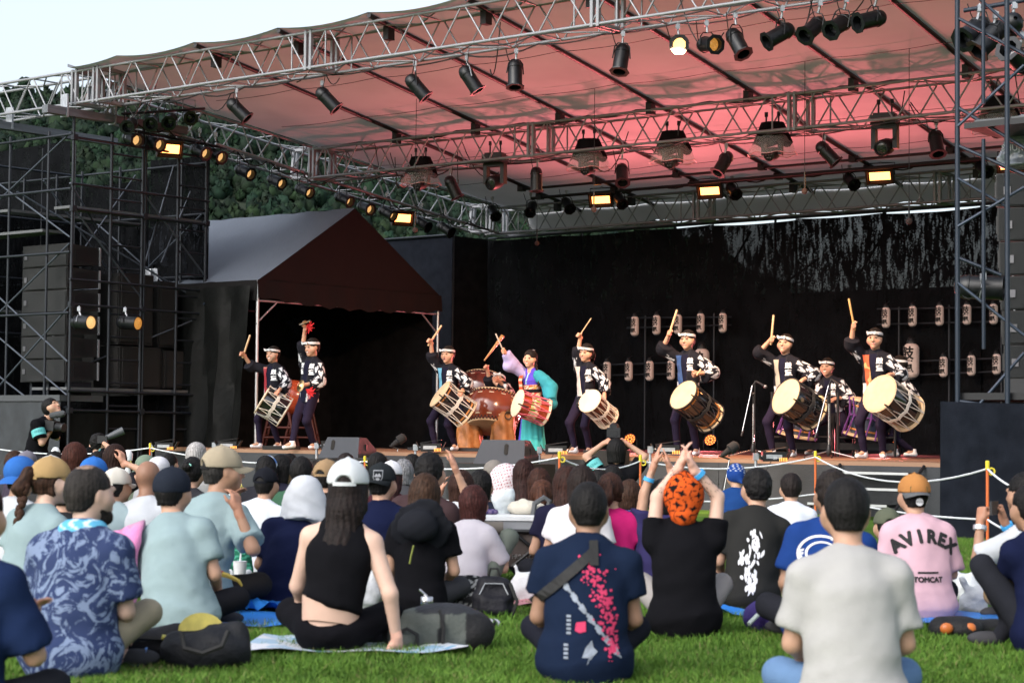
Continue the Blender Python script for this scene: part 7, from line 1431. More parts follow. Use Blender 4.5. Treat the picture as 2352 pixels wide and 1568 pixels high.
# ---- middle and far rows
mid_ = [('with a brown bowl haircut and teal scarf, facing the tower', 146, 1019, 16.5, (.03, .03, .035), ('bob', REDH), None, {}), ('in a bright blue cap among the left rows', 193, 1048, 14.2, (.04, .05, .06), ('short', BLACKH), dict(col=(.03, .13, .42)), dict(hyaw=R(-30))),
 ('with long dark hair clapping at head height, left rows', 240, 1023, 16.8, (.02, .02, .025), ('long', (.028, .013, .010)), None, dict(hands=((283, 1062, 0), (262, 1080, .1)))), ('in a pale grey cap behind the tan cap', 92, 1045, 13.4, (.03, .03, .03), ('short', BLACKH), dict(col=(.42, .43, .44)), dict(hyaw=R(-40))),
 ('in a bright blue bucket hat at the left edge', 18, 1046, 12.0, (.5, .52, .55), ('short', BLACKH), None, dict(bucket=(.03, .12, .38))), ('in a purple and grey patterned cap, far left', 38, 1034, 19, (.05, .04, .06), ('short', BLACKH), dict(col=(.16, .15, .18)), {}), ('with brown hair, farthest at the left edge', 9, 1037, 19.5, (.04, .04, .05), ('bob', BROWNH), None, {}), ('with plain black hair behind the pale grey cap', 100, 1039, 18, (.02, .02, .025), ('short', BLACKH), None, {}), ('with black hair low beside the curly photographer', 203, 1038, 20, (.02, .02, .022), ('short', BLACKH), None, {}),
 ('in a cream cap with the strap hole showing, hand raised', 247, 1073, 12.6, (.28, .36, .38), ('short', BLACKH), dict(col=(.55, .52, .46)), dict(hands=((284, 1185, .2), (262, 1195, .25)), skin=SKT, hyaw=R(-20))), ('with dark hair half hidden behind the palm-leaf shirt', 128, 1096, 11.8, (.02, .02, .022), ('short', (.018, .013, .012)), None, dict(bx=118)), ('with a bald head in a white T-shirt', 318, 1058, 12.6, WHT_, None, None, dict(skin=SKB * 1.6, bx=330)),
 ('in a sage green bucket hat near the white post', 315, 1045, 19, (.1, .12, .09), ('short', BLACKH), None, dict(bucket=(.16, .21, .16))), ('in a white sun hat behind the dark cap', 345, 1049, 18, (.3, .3, .32), ('short', BLACKH), None, dict(bucket=(.60, .60, .64))), ('with black hair under the rope, left of the white-haired head', 369, 1044, 21, (.02, .02, .02), ('short', BLACKH), None, {}), ('with cropped white hair at the stage edge', 430, 1017, 17.5, (.3, .3, .3), ('buzz', (.40, .38, .37)), None, dict(skin=SKP * .85)), ('with black hair tied up by a pale green clip', 424, 1053, 15, (.03, .03, .035), ('bun', BLACKH), None, dict(clip=True)),
 ('with a blue patterned hairband behind the black cap', 598, 1050, 16.2, (.02, .02, .025), ('bob', BLACKH), None, dict(band=True)), ('in a plain black cap and white T-shirt', 596, 1072, 14, (.58, .62, .68), ('short', BLACKH), dict(col=(.010, .011, .015), arch=True), dict(hyaw=R(-10), bx=590)), ('with black bobbed hair, beside the hairband', 632, 1047, 16.3, (.02, .02, .035), ('bob', BLACKH), None, dict(hyaw=R(-35))), ('with black hair peeping over the bobbed head', 650, 1044, 20, (.02, .02, .02), ('short', BLACKH), None, {}), ('with thick black hair in a dark green shirt', 678, 1052, 15, (.04, .10, .06), ('short', BLACKH), None, {}), ('in a dark brown beanie near the tan cap', 711, 1062, 16, (.03, .025, .02), ('short', (.03, .022, .018)), None, {}), ('in a tan cap half hidden by the white cap', 738, 1054, 13.6, (.02, .018, .018), ('short', BLACKH), dict(col=(.27, .18, .10)), dict(hyaw=R(-14))),
 ('with dark hair below the left floor monitor', 782, 1043, 19, (.02, .02, .02), ('bob', (.02, .014, .013)), None, {}), ('with sunglasses pushed up on black hair', 856, 1042, 17.4, (.03, .03, .035), ('short', BLACKH), None, dict(glasses=True)), ('in a white visor over dark red hair', 889, 1057, 15, (.05, .015, .02), ('long', (.035, .012, .012)), dict(col=(.6, .6, .62)), {}), ('with loose grey hair', 918, 1057, 17, (.05, .05, .055), ('bob', GREYH), None, {}), ('with black hair to the right of the grey-haired one', 938, 1045, 19.2, (.02, .02, .02), ('short', BLACKH), None, {}), ('with ruffled black hair in a plum brown shirt', 977, 1042, 12.9, (.05, .030, .032), ('curly', BLACKH), None, dict(bx=955, hyaw=R(-12))), ('with brown bobbed hair raising a hand high over the crowd', 1053, 1083, 13.6, (.5, .52, .55), ('bob', (.040, .018, .013)), None, dict(hands=((1040, 1062, -.1), (1012, 1128, .2)), curl=.2)),
 ('with black hair in a dark top, palms open to clap', 1100, 1083, 14.6, (.015, .018, .03), ('bob', BLACKH), None, dict(hands=((1122, 1172, .2), (1106, 1178, .3)), hyaw=R(-30))), ('in a grey felt sun hat', 1130, 1057, 18, (.05, .05, .05), ('short', BLACKH), None, dict(bucket=(.20, .18, .16))), ('with long dark brown hair, right of the dotted sun hood', 1200, 1058, 16, (.03, .025, .03), ('long', (.030, .012, .010)), None, {}), ('in a white sun hood dotted with red', 1158, 1072, 16.4, (.03, .03, .03), None, None, dict(hood=True)), ('with long chestnut hair, nearer than the dark brown one', 1236, 1078, 14.6, (.03, .03, .025), ('long', (.045, .018, .012)), None, {}), ('with light brown hair in a low ponytail, small', 1243, 1106, 13.8, (.03, .03, .045), ('tail', (.075, .030, .018)), None, dict(skin=SKP)), ('with very long brown hair in a dark navy top', 1300, 1074, 12.8, (.012, .012, .03), ('long', (.038, .016, .012)), None, dict(bx=1288)), ('with dark hair in a white T-shirt behind the blossom print', 1335, 1072, 12.4, (.62, .60, .63), ('long', (.022, .014, .012)), None, dict(bx=1318)), ('with black hair under the rope, right of centre', 1376, 1082, 16, (.02, .02, .02), ('short', BLACKH), None, {}), ('with black hair below the kneeling photographer', 1408, 1072, 17.2, (.02, .02, .02), ('bob', BLACKH), None, {}), ('with a low brown ponytail in a magenta T-shirt', 1404, 1090, 12.6, (.42, .015, .12), ('tail', (.045, .020, .014)), None, dict(bx=1418, hyaw=R(-8), long=.12)), ('in a blue sleeveless top beside the raised arms', 1448, 1105, 14.5, (.02, .05, .20), ('bob', BROWNH), None, {}),
 ('in a blue fish-patterned bandana and indigo coat', 1697, 1064, 18.4, (.012, .045, .16), None, None, dict(bandana=True, bx=1690, sleeve=1.4)), ('in a camouflage cap beyond the pink shirt', 2052, 1166, 13.0, (.05, .05, .05), ('short', BLACKH), dict(col=(.09, .10, .07)), dict(pz=.0, sc=.8))]
for txt, px, top, D, shc, hr, cp, kw in mid_:
    kw = dict(kw); bk, ho, ba, cl, bd, gl = [kw.pop(q, None) for q in ('bucket', 'hood', 'bandana', 'clip', 'band', 'glasses')]
    kw.setdefault('wd', .92 if hr and hr[0] in ('long', 'bob', 'tail', 'bun') else 1.0); kw.setdefault('hat', .02 if (cp or bk or ho or ba) else 0)
    s = A('person ' + txt, px, top, D, shc, hr, cp, fold=.004, hh=.009, **kw); M = s.HM; k = s.hk
    if bk:
        F = Field(); F.ell(s.hp(0, -.012, .045), V3(.098, .115, .095), .02, M); F.keep(s.hp(0, 0, -.002), -M @ V3(0, 0, 1)); s.put('hat', F.mesh(.010), CLOTH, bk); n = 30; g = MB().sheet([[Vector(s.hp((.095 + w_ * .055) * math.cos(a), -.012 + (.112 + w_ * .055) * math.sin(a), .012 - .045 * w_ + .006 * math.sin(a * 3))) for a in np.linspace(0, 6.2832, n)] for w_ in (0, .5, 1)]); link('hat_brim', mesh('hat_brim', g.v, g.f, True, np.tile(V3(*bk), (len(g.v), 1))), CLOTH, s.t, True)
    if ho:
        F = Field(); F.ell(s.hp(0, -.03, .02), V3(.13, .15, .14), .02, M); F.cap(s.hp(0, -.05, 0), s.hp(.02, -.10, -.14), .13, .12, .05, cut=True)
        def dots(v): c = np.tile(V3(.62, .56, .58), (len(v), 1)); c[(np.sin(v[:, 0] * 240 + v[:, 2] * 80) > .3) & (np.sin(v[:, 2] * 240 - v[:, 0] * 60) > .3)] = (.30, .04, .06); return c
        s.put('sun_hood', F.mesh(.009), CLOTH, dots)
    if ba:
        F = Field(); F.ell(s.hp(0, -.012, .034), V3(.088, .106, .102), .02, M); F.cap(s.hp(.02, -.09, -.01), s.hp(.05, -.12, -.07), .03, .018, .02); F.keep(s.hp(0, .0, -.03), -M @ V3(0, -.25, 1))
        def fish(v): c = np.tile(V3(.015, .05, .22), (len(v), 1)); l = (v - s.H) @ M; c[(np.sin(l[:, 0] * 150 + 2 * np.sin(l[:, 2] * 110)) * np.sin(l[:, 2] * 170) > .45) & ((l[:, 2] > .06) | (l[:, 0] > .05))] = (.45, .48, .55); return c
        s.put('bandana', F.mesh(.007), CLOTH, fish)
    if cl: MB().ball(Vector(s.hp(.02, -.14, .07)), (.022, .008, .014), 6).build('hair_clip', mat('mint_plastic', (.25, .55, .45), .4), s.t, True, True)
    if bd:
        g = MB().sheet([[Vector(s.hp(.096 * math.cos(a), -.02 - y_, .036 + .104 * math.sin(a))) for a in np.linspace(-.1, 3.24, 20)] for y_ in (-.02, .02)]); va = np.array(g.v); c = np.tile(V3(.10, .20, .45), (len(va), 1)); c[np.sin(va[:, 0] * 130) > 0] = (.5, .55, .62); link('hairband', mesh('hairband', g.v, g.f, True, c), CLOTH, s.t, True)
    if gl: MB().tube([Vector(s.hp(x, .05 - abs(x) * .8, .125 - abs(x) * .5)) for x in np.linspace(-.08, .08, 9)], .010, 5).build('sunglasses', mat('dark_glasses', (.01, .01, .012), .15), s.t, True, True)
# ---- press crew
TEALB = mat('teal_armband', (.10, .42, .42), .7, 0, .05)
def crew(label, px, top, D, sc, Pz, lean, yaw, hands, hairst, twist=0, hyaw=0, hpitch=0, tee=BLK_):
    b = gnd(px, D); s = Person(label, b, yaw, sc, 'press photographers before the stage', .016); s.spine((0, 0, Pz), lean, 0, 1, 1.0); s.head(hyaw, hpitch); T = [s.L(at(q[0], q[1], D + q[2])) for q in hands]; s.arms(T[0], T[1], V3(.8, -.1, -.5), V3(-.8, -.1, -.5)); L = []
    for e in (1, -1): hp = s.P + s.rx * .09 * e; an = V3(.14 * e, .02 + .2 * (e > 0), .09); kn, an = ik(hp, an, .43, .43, V3(.2 * e, 1, .1)); L.append((hp, kn, an, an + V3(0, .14, -.04)))
    s.body(SKA, L, {e: (nrm(s.W[e] - s.E[e]), V3(-e, .3, .2), dict(curl=.75)) for e in (1, -1)}, .008, head=s.head_mesh(SKA, .009)); F = Field()
    for hp, kn, an, toe in L: F.cap(hp, kn, .10, .075, .04); F.cap(kn, an, .072, .055, .03); F.cap(an - V3(0, .03, .04), toe, .05, .04, .02)
    F.ell(s.P, V3(.165, .125, .12), .05); s.put('trousers', F.mesh(.016), CLOTH, (.014, .014, .017)); s.shirt(tee, .75, .022); s.hair(BLACKH, hairst, .016, .0085); e = 1 if px < 600 else -1
    q = s.S[e] + (s.E[e] - s.S[e]) * .45; ab = MB().lathe([(.098, -.05), (.100, -.05), (.102, .05), (.098, .05)], 18, frame(Vector(q), Vector(s.E[e] - s.S[e]))).build('armband', TEALB, s.t, True, True)
    fd = nrm(s.L(CP) - q); up_ = nrm(s.S[e] - s.E[e]); fd = nrm(fd - up_ * (fd @ up_)); rt = np.cross(up_, fd); v, f = text2d('PRESS', .045); link('lettering', mesh('lettering', [q + (rt * math.sin(x / .1) + fd * math.cos(x / .1)) * .104 + up_ * y for x, y in v], f, False), mat('teal_ink', (.02, .16, .17), .8), ab, True)
    return s
def yaw_to(D_): return math.atan2(-D_.x, D_.y)
s = crew('person with a video camera and teal armband, bent over beside the left tower base', 84, 931, 28.5, 1.0, .62, .42, yaw_to(Vector((.75, -.35, 0))), ((116, 990, -.1), (100, 996, .12)), 'short', hpitch=R(-35))
c = at(126, 978, 28.3); t = thing('video_camera', 'shoulder-size black video camera with a furry microphone on top', 'camera', c); ex = Vector((.85, -.5, -.12)).normalized(); M = Matrix((ex, UP.cross(ex).normalized(), ex.cross(UP.cross(ex).normalized()))).transposed()
q = MB(); q.box(c - ex * .08, (.22, .12, .14), M); q.build('camera_body', BLKP, t); MB().lathe([(.04, 0), (.055, .02), (.055, .12), (.065, .14), (.06, .16)], 14, frame(c + ex * .02, ex)).build('lens', BLKP, t, smooth=True); rod('top_handle', c + UP * .13 - ex * .18, c + UP * .13 + ex * .05, .014, BLKM, t); MB().lathe([(.02, -.15), (.045, -.12), (.048, .1), (.02, .14)], 12, frame(c + UP * .17 + ex * .05, ex + UP * .25)).build('furry_microphone', mat('grey_fur', (.05, .055, .06), .95, 0, .3, 60, .6), t, smooth=True)
s = crew('person kneeling with a camera raised overhead and a teal armband, seen from behind', 1416, 1017, 22.5, .98, .10, .10, yaw_to(Vector((.05, 1, 0))), ((1440, 1018, .15), (1386, 1018, .15)), 'bob')
c = at(1409, 993, 22.7); t = thing('photo_camera', 'black camera with a hooded lens raised by the kneeling photographer', 'camera', c); q = MB(); q.box(c, (.15, .08, .11)); q.box(c + UP * .07, (.07, .07, .04)); q.build('camera_body', BLKP, t); MB().lathe([(.035, 0), (.042, .05), (.05, .16), (.06, .24), (.055, .24)], 14, frame(c, Vector((.1, 1, .25)))).build('lens', BLKP, t, smooth=True); brick_('screen', c + Vector((0, -.042, -.01)), (.085, .004, .06), LENSOFF, t)
s = crew('curly-haired person crouching with a long lens pointed up at the stage', 208, 1004, 27.0, .95, .12, .20, yaw_to(Vector((.8, .6, 0))), ((236, 1015, 0), (226, 1022, .1)), 'curly')
c = at(236, 1009, 27.0); t = thing('photo_camera', 'black camera with a long grey lens held by the crouching curly-haired person', 'camera', c); d = Vector((.8, .2, .38)).normalized(); q = MB(); q.box(c, (.13, .1, .1)); q.build('camera_body', BLKP, t); MB().lathe([(.035, 0), (.04, .1), (.05, .2), (.055, .3), (.05, .3)], 14, frame(c, d)).build('lens', mat('grey_lens_barrel', (.06, .065, .07), .4), t, smooth=True)
print('audience done', time.time() - T0)
# ================================================================ ROPES, BAGS AND SHEETS ON THE LAWN
ORGP = mat('orange_post', (.55, .12, .025), .5, 0, .1); YEL = mat('yellow_cap', (.62, .50, .03), .5, 0, .1); ROPW = mat('white_barrier_rope', (.68, .70, .73), .8, 0, .1, 90, .4, 300); WPOST = mat('white_post', (.66, .68, .70), .45, 0, .06)
posts = []
for (px, py, D_, txt) in ((345, 1021, 25.5, 'left, before the scaffold tower'), (838, 1051, 22.5, 'beside the left floor monitor'), (1285, 1041, 19.5, 'right of the centre floor monitor'), (1471, 1049, 20.2, 'beside the kneeling photographer'), (1873, 1040, 20.5, 'before the stage steps'), (2268, 1064, 15.0, 'nearest, on open grass at the right')):
    p = at(px, py, D_); t = thing('rope_post', 'slim orange post with a yellow cap, ' + txt, 'post', (p.x, p.y, 0), 0, 'orange barrier posts'); rod('post', (p.x, p.y, 0), p, .012, ORGP, t); MB().lathe([(.016, -.045), (.016, .015), (.011, .022)], 10, Matrix.Translation(p)).build('cap', YEL, t); q = MB(); q.tube([p + CR * (.03 + .025 * math.cos(a)) - UP * (.06 - .025 * math.sin(a)) for a in np.linspace(0, 6.28, 9)], .008, 5); q.build('rope_hook', YEL, t); posts.append(p)
ends = [at(-60, 1015, 27)] + posts + [at(2440, 1100, 13.5)]
def rope(a, b, d, txt):
    t = tag(MB().tube(sag(a, b, d, 14), .008, 6).build('barrier_rope', ROPW, None, True), txt, 'rope', 'white barrier ropes')
names = ['from the left edge to the tower post', 'from the tower post to the left monitor', 'from the left monitor to the centre', 'across the kneeling photographer', 'from the photographer to the stage steps', 'from the stage steps to the nearest post', 'from the nearest post past the right edge']
for i in range(7):
    a, b = ends[i] - UP * .04, ends[i + 1] - UP * .04; rope(a, b, .10 if i != 5 else .17, 'upper white barrier rope ' + names[i]); rope(a - UP * .38, b - UP * .38, .05, 'lower white barrier rope ' + names[i])
wp = []
for (px, py, D_, txt) in ((128, 1033, 24, 'at the far left among the caps'), (294, 1040, 22, 'beside the long haired person clapping'), (533, 1050, 21, 'with yellow chain right of the beige cap')):
    p = at(px, py, D_); t = thing('white_post', 'white plastic post ' + txt, 'post', (p.x, p.y, 0), 0, 'white plastic posts'); rod('post', (p.x, p.y, 0), p, .034, WPOST, t, 12); MB().lathe([(.036, -.09), (.05, -.08), (.055, -.01), (.03, .03), (.01, .035)], 12, Matrix.Translation(p), True).build('cap', WPOST, t, smooth=True); wp.append(p)
YCH = mat('yellow_chain_plastic', (.55, .48, .12), .5)
for i, (a, b, txt) in enumerate(((wp[1], wp[2], 'left of the white post'), (wp[2], at(640, 1090, 20.5), 'right of the white post'))):
    t = thing('plastic_chain', 'yellow plastic chain sagging ' + txt, 'chain', a, 0, 'yellow plastic chains'); pts = sag(a - UP * .08, b - UP * .1, .28, 34); 
    for k in range(34):
        c = (pts[k] + pts[k + 1]) / 2; d = (pts[k + 1] - pts[k]); L_ = d.length; d.normalize(); s_ = d.cross(UP).normalized() if k % 2 else d.cross(d.cross(UP)).normalized(); MB().tube([c + d * L_ * .68 * math.cos(x) + s_ * .020 * math.sin(x) for x in np.linspace(0, 6.28, 9)], .0055, 4).build('link', YCH, t)
def soft(name, label, cat, loc, prims, col, h=.014, fold=.005, seed=1, rz=0.0, m=CLOTH, ff=1.0):
    F = Field()
    for q in prims: getattr(F, q[0])(*q[1:])
    if fold: F.warp(folds(seed, fold, ff))
    F.keep((0, 0, .004), (0, 0, -1)); t = thing(name, label, cat, loc, rz); v, f = F.mesh(h); c = col(v) if callable(col) else np.tile(V3(*col), (len(v), 1)); link('body', mesh('body', v, f, True, c), m, t, True); return t
NYL = mat('bag_nylon', rough=.65, attr=True, var=.15, bump=.3, bscale=60, spec=.25)
b = gnd(478, 8.75); t = soft('tote_bag', 'open black tote bag with a yellow fan sticking out, on the grass', 'bag', b, [('ell', (0, 0, .08), (.20, .11, .10), .02), ('cap', (-.12, 0, .10), (.13, .02, .15), .07, .06, .02, (0, 1, 0), 1.4), ('cap', (.14, 0, .06), (.15, 0, .19), .06, .022, .02, (0, 1, 0), 1.6), ('sub', (-.02, 0, .225), (.12, .04, .08), .015)], (.010, .011, .014), .013, .006, 2, 0, NYL)
for y in (-.10,): MB().tube([(-.08, y - .03, .17), (-.06, y - .07, .11), (.02, y - .08, .09), (.10, y - .07, .12), (.12, y - .03, .18)], .012, 5).build('handle', STRAP, t, True, True)
b2 = gnd(338, 8.9); t = soft('backpack', 'low black bag slumped beside the beige shorts', 'bag', b2, [('cap', (-.16, 0, .05), (.14, 0, .09), .07, .09, .05), ('ell', (.05, .03, .07), (.15, .12, .09), .04)], (.009, .009, .011), .014, .007, 3, 0, NYL); MB().tube([(-.15, -.07, .06), (0, -.10, .13), (.15, -.08, .12)], .012, 5).build('strap', STRAP, t, True, True)
p = at(462, 1448, 8.8); t = thing('hand_fan', 'round yellow hand fan stuck in the black tote bag', 'fan', p); M = frame(p, Vector((.1, -.9, .25))); MB().lathe([(.001, .004), (.10, .004), (.10, -.004), (.001, -.004)], 24, M @ Matrix.Diagonal((1, .8, 1, 1)), False).build('leaf', mat('yellow_paper', (.50, .42, .09), .7, 0, .2, 20), t, smooth=False); rod('handle', at(372, 1462, 8.75), at(440, 1478, 8.78), .012, mat('yellow_plastic', (.55, .48, .08), .4), t)
# grey green backpack with a bottle
def bpk(v): c = np.tile(V3(.085, .095, .085), (len(v), 1)); c[(v[:, 0] > .14) | (v[:, 0] < -.235)] = (.012, .012, .013); c[np.abs(v[:, 0] - .02 - .12 * (v[:, 2] - .1)) < .013] = (.012, .012, .013); c[(v[:, 2] > .185) & (v[:, 0] > -.1)] = (.025, .027, .032); return c
b = gnd(1010, 9.55); t = soft('backpack', 'grey-green backpack lying on the lawn behind the black tank top', 'backpack', b, [('cap', (-.17, 0, .09), (.10, 0, .11), .10, .115, .05, (0, 1, 0), 1.05), ('ell', (.17, 0, .09), (.10, .11, .10), .03), ('ell', (-.15, -.08, .06), (.07, .06, .06), .03), ('ell', (-.02, -.02, .15), (.16, .10, .08), .04)], bpk, .012, .005, 5, 0, NYL)
q = MB(); q.tube([(-.19, -.13, .02), (-.20, -.14, .09), (-.14, -.145, .12), (-.09, -.14, .09), (-.09, -.13, .02)], .010, 5); q.build('side_strap', STRAP, t, True, True); MB().tube([(.03, -.12, .02), (.035, -.135, .12), (.01, -.09, .20)], .010, 5).build('side_strap', STRAP, t, True, True)
b = gnd(985, 10.3); t = thing('water_bottle', 'white bottle with a steel lid and folded spout, behind the grey-green backpack', 'bottle', b); z0 = at(985, 1400, 10.3).z - .05; MB().lathe([(.036, 0), (.038, .01), (.038, z0 + .05), (.034, z0 + .07)], 18, Matrix.Translation(b)).build('body', WHITE, t, smooth=True); MB().lathe([(.030, z0 + .07), (.033, z0 + .075), (.033, z0 + .115), (.028, z0 + .12)], 18, Matrix.Translation(b)).build('lid', CHR, t, smooth=True); rod('spout', b + UP * (z0 + .12), b + UP * (z0 + .155) + Vector((-.04, 0, 0)), .007, CHR, t)
b = gnd(1138, 11.2); soft('backpack', 'small black backpack standing by the lavender T-shirt', 'backpack', b, [('cap', (-.06, 0, .05), (.06, 0, .05), .06, .06, .02), ('cap', (-.065, 0, .12), (.065, 0, .12), .055, .055, .02), ('cap', (-.05, .01, .19), (.05, .01, .19), .052, .052, .02), ('cap', (-.05, -.06, .06), (.05, -.06, .06), .032, .032, .012), ('cap', (-.05, -.055, .10), (.05, -.055, .10), .028, .028, .012)], (.007, .007, .011), .012, .005, 8, 0, NYL)
for o_ in [x for x in S.objects if x.name.startswith('backpack')][-1:]:
    MB().tube([(-.03, 0, .24), (-.02, -.01, .28), (.02, -.01, .28), (.03, 0, .24)], .008, 5).build('handle', STRAP, o_, True, True); MB().tube([(-.08, -.065, .14), (-.05, -.05, .20), (.05, -.05, .20), (.08, -.065, .14)], .004, 4).build('zip', STEEL, o_, True, True); MB().tube([(.09, -.03, .2), (.13, -.06, .1), (.10, -.05, .02)], .011, 5).build('strap', STRAP, o_, True, True)
def leafy(v): q = np.sin(v[:, 0] * 70 + 3 * np.sin(v[:, 2] * 60)) * np.sin(v[:, 2] * 75 + 3 * np.sin(v[:, 0] * 55)); c = np.tile(V3(.015, .015, .016), (len(v), 1)); c[q > .22] = (.30, .30, .29); return c
b = gnd(1075, 11.5); soft('printed_cloth', 'black and white leaf-printed cloth bundle between the two bags', 'cloth', b, [('ell', (0, 0, .08), (.17, .12, .14), .03), ('cap', (-.1, 0, .03), (.14, 0, .05), .07, .06, .04)], leafy, .010, .007, 9)
b = gnd(1108, 10.6); soft('zebra_cloth', 'crumpled black and white striped cloth on the grass', 'cloth', b, [('cap', (-.07, 0, .02), (.08, 0, .02), .035, .03, .03), ('ell', (.02, -.03, .02), (.05, .05, .03), .03)], lambda v: np.where((np.sin(v[:, 0:1] * 110 + 4 * np.sin(v[:, 1:2] * 40)) > 0), [[.5, .52, .56]], [[.015, .015, .018]]), .009, .006, 4)
# folding cart with cooler and bags
b = gnd(1172, 13.4); t = thing('folding_cart', 'brown folding wagon with crossed black bars and printed side, among the seated crowd', 'cart', b, 0); e = .0; BRN = mat('brown_canvas', (.060, .046, .042), .85, 0, .15, 20, .2, 120); z0, z1 = .16, .39
for (y, nm) in ((-.26, 'side_panel'), (.26, 'side_panel')): P = [[b + Vector((-.30 + .62 * k / 8, y + .015 * math.sin(k * 1.6), z)) for k in range(9)] for z in (z0, .28, z1)]; MB().sheet(P).build(nm, BRN, t, smooth=True)
for x in (-.30, .32): MB().sheet([[b + Vector((x, -.26 + .52 * k / 4, z)) for k in range(5)] for z in (z0, z1)]).build('end_panel', BRN, t)
for (xa, za, xb, zb_) in ((-.28, z0, .0, z1), (.0, z0, -.28, z1), (.02, z0, .30, z1), (.30, z0, .02, z1)): rod('cross_bar', b + Vector((xa, -.285, za)), b + Vector((xb, -.285, zb_)), .012, BLKM, t)
for (x, z) in ((-.28, z1), (0, z1), (.30, z1), (-.14, .275), (.16, .275)): MB().ball(b + Vector((x, -.30, z)), .013, 5).build('rivet', PALE, t)
for x in (-.24, .26):
    for y in (-.22, .22): MB().lathe([(.03, -.02), (.075, -.02), (.075, .02), (.03, .02)], 16, frame(b + Vector((x, y, .08)), Vector((0, 1, 0)))).build('wheel', BLKP, t, smooth=True)
rod('rim', b + Vector((-.31, -.27, z1)), b + Vector((.33, -.27, z1)), .014, BLKM, t); MB().lathe([(.045, 0), (.045, .28)], 10, frame(b + Vector((-.32, -.27, z1 + .02)), Vector((1, 0, 0)))).build('rolled_flap', mat('taupe_roll', (.09, .08, .07), .8), t, smooth=True)
MB().tube([at(1222, 1195, 13.3), at(1228, 1156, 13.3), at(1250, 1142, 13.3), at(1262, 1150, 13.3), at(1258, 1168, 13.3)], .018, 6).build('pull_handle', mat('grey_handle', (.07, .075, .08), .5), t, smooth=True)
for (w_, sz, z) in (('WILD MULTI CARRY', .036, .225), ('COMPACT', .022, .195)):
    v, f = text2d(w_, sz); v, f = bold(v, f, .0012); v[:, 0] += .09 * (w_[0] == 'C') ; link('lettering', mesh('lettering', [b + Vector((x + .08, -.292, y + z)) for x, y in v], f, False), WHT, t)
t = thing('cooler_box', 'pale grey cooler box with a white lid on the folding wagon', 'cooler', b + UP * .39); q = MB(); q.box(b + Vector((-.0, 0, .425)), (.52, .36, .06)); q.build('box', mat('cool_grey_plastic', (.22, .23, .25), .5), t); q = MB(); q.box(b + Vector((0, 0, .468)), (.54, .38, .025)); q.box(b + Vector((0, 0, .484)), (.42, .26, .012)); q.build('lid', mat('white_plastic', (.60, .62, .64), .45), t)
soft('cloth_bag', 'cream cotton bag crumpled on the cooler lid', 'bag', b + Vector((.10, .02, .488)), [('ell', (0, 0, .04), (.13, .10, .055), .02), ('ell', (.07, 0, .035), (.07, .07, .05), .02), ('cap', (-.05, 0, .05), (-.02, 0, .09), .035, .02, .02)], (.52, .49, .42), .011, .010, 12, 0, CLOTH, 1.3)
soft('plastic_bag', 'white and clear plastic bag behind the cream cotton bag', 'bag', b + Vector((-.04, .14, .47)), [('ell', (0, 0, .09), (.08, .07, .09), .03), ('cap', (-.03, 0, .12), (.05, 0, .17), .03, .012, .03)], (.55, .60, .62), .011, .011, 13, 0, NYL, 1.4)
soft('folded_cloth', 'small purple checked cloth folded on the cooler edge', 'cloth', b + Vector((-.20, -.08, .487)), [('cap', (-.08, 0, .02), (.10, 0, .02), .03, .026, .02, (0, 0, 1), 1.4)], lambda v: np.where((np.sin(v[:, 0:1] * 160) * np.sin(v[:, 1:2] * 160) > 0), [[.05, .04, .12]], [[.16, .12, .22]]), .008, .002, 3)
# picnic sheets
BLUE = mat('blue_sheet', (.02, .17, .55), .45, 0, .1, 9, .2, 20, spec=.4)
def sheet(label, c, D_, w_, d_, m, rz=0.0, up=.02, z0=.03, seed=0, cat='picnic sheet'):
    b = gnd(c, D_); r_ = random.Random(seed); ph = [r_.uniform(0, 6) for _ in range(3)]; Mz = Matrix.Rotation(rz, 3, 'Z')
    P = [[b + Mz @ Vector(((i / 12 - .5) * w_ * (1 + .04 * math.sin(j + ph[0])), (j / 6 - .5) * d_, 0)) + UP * (z0 + up * (1 + math.sin(i * 1.3 + ph[1] + j * .8)) * (.4 + (abs(i - 6) / 6) ** 3)) for i in range(13)] for j in range(7)]; tag(MB().sheet(P).build('picnic_sheet', m, None, True), label, cat)
PRT = mat('printed_sheet', (.4, .45, .5), .5, 0, .1); t_ = PRT.node_tree; vo = t_.nodes.new('ShaderNodeTexVoronoi'); vo.inputs['Scale'].default_value = 9; tc_ = t_.nodes.new('ShaderNodeTexCoord'); t_.links.new(tc_.outputs['Object'], vo.inputs['Vector']); cr_ = t_.nodes.new('ShaderNodeValToRGB'); cr_.color_ramp.elements[0].color = (.62, .64, .68, 1); cr_.color_ramp.elements[1].color = (.12, .35, .55, 1); cr_.color_ramp.elements[0].position = .3; sp_ = t_.nodes.new('ShaderNodeSeparateColor'); t_.links.new(vo.outputs['Color'], sp_.inputs[0]); t_.links.new(sp_.outputs[0], cr_.inputs[0]); t_.links.new(cr_.outputs[0], t_.nodes['Principled BSDF'].inputs['Base Color'])
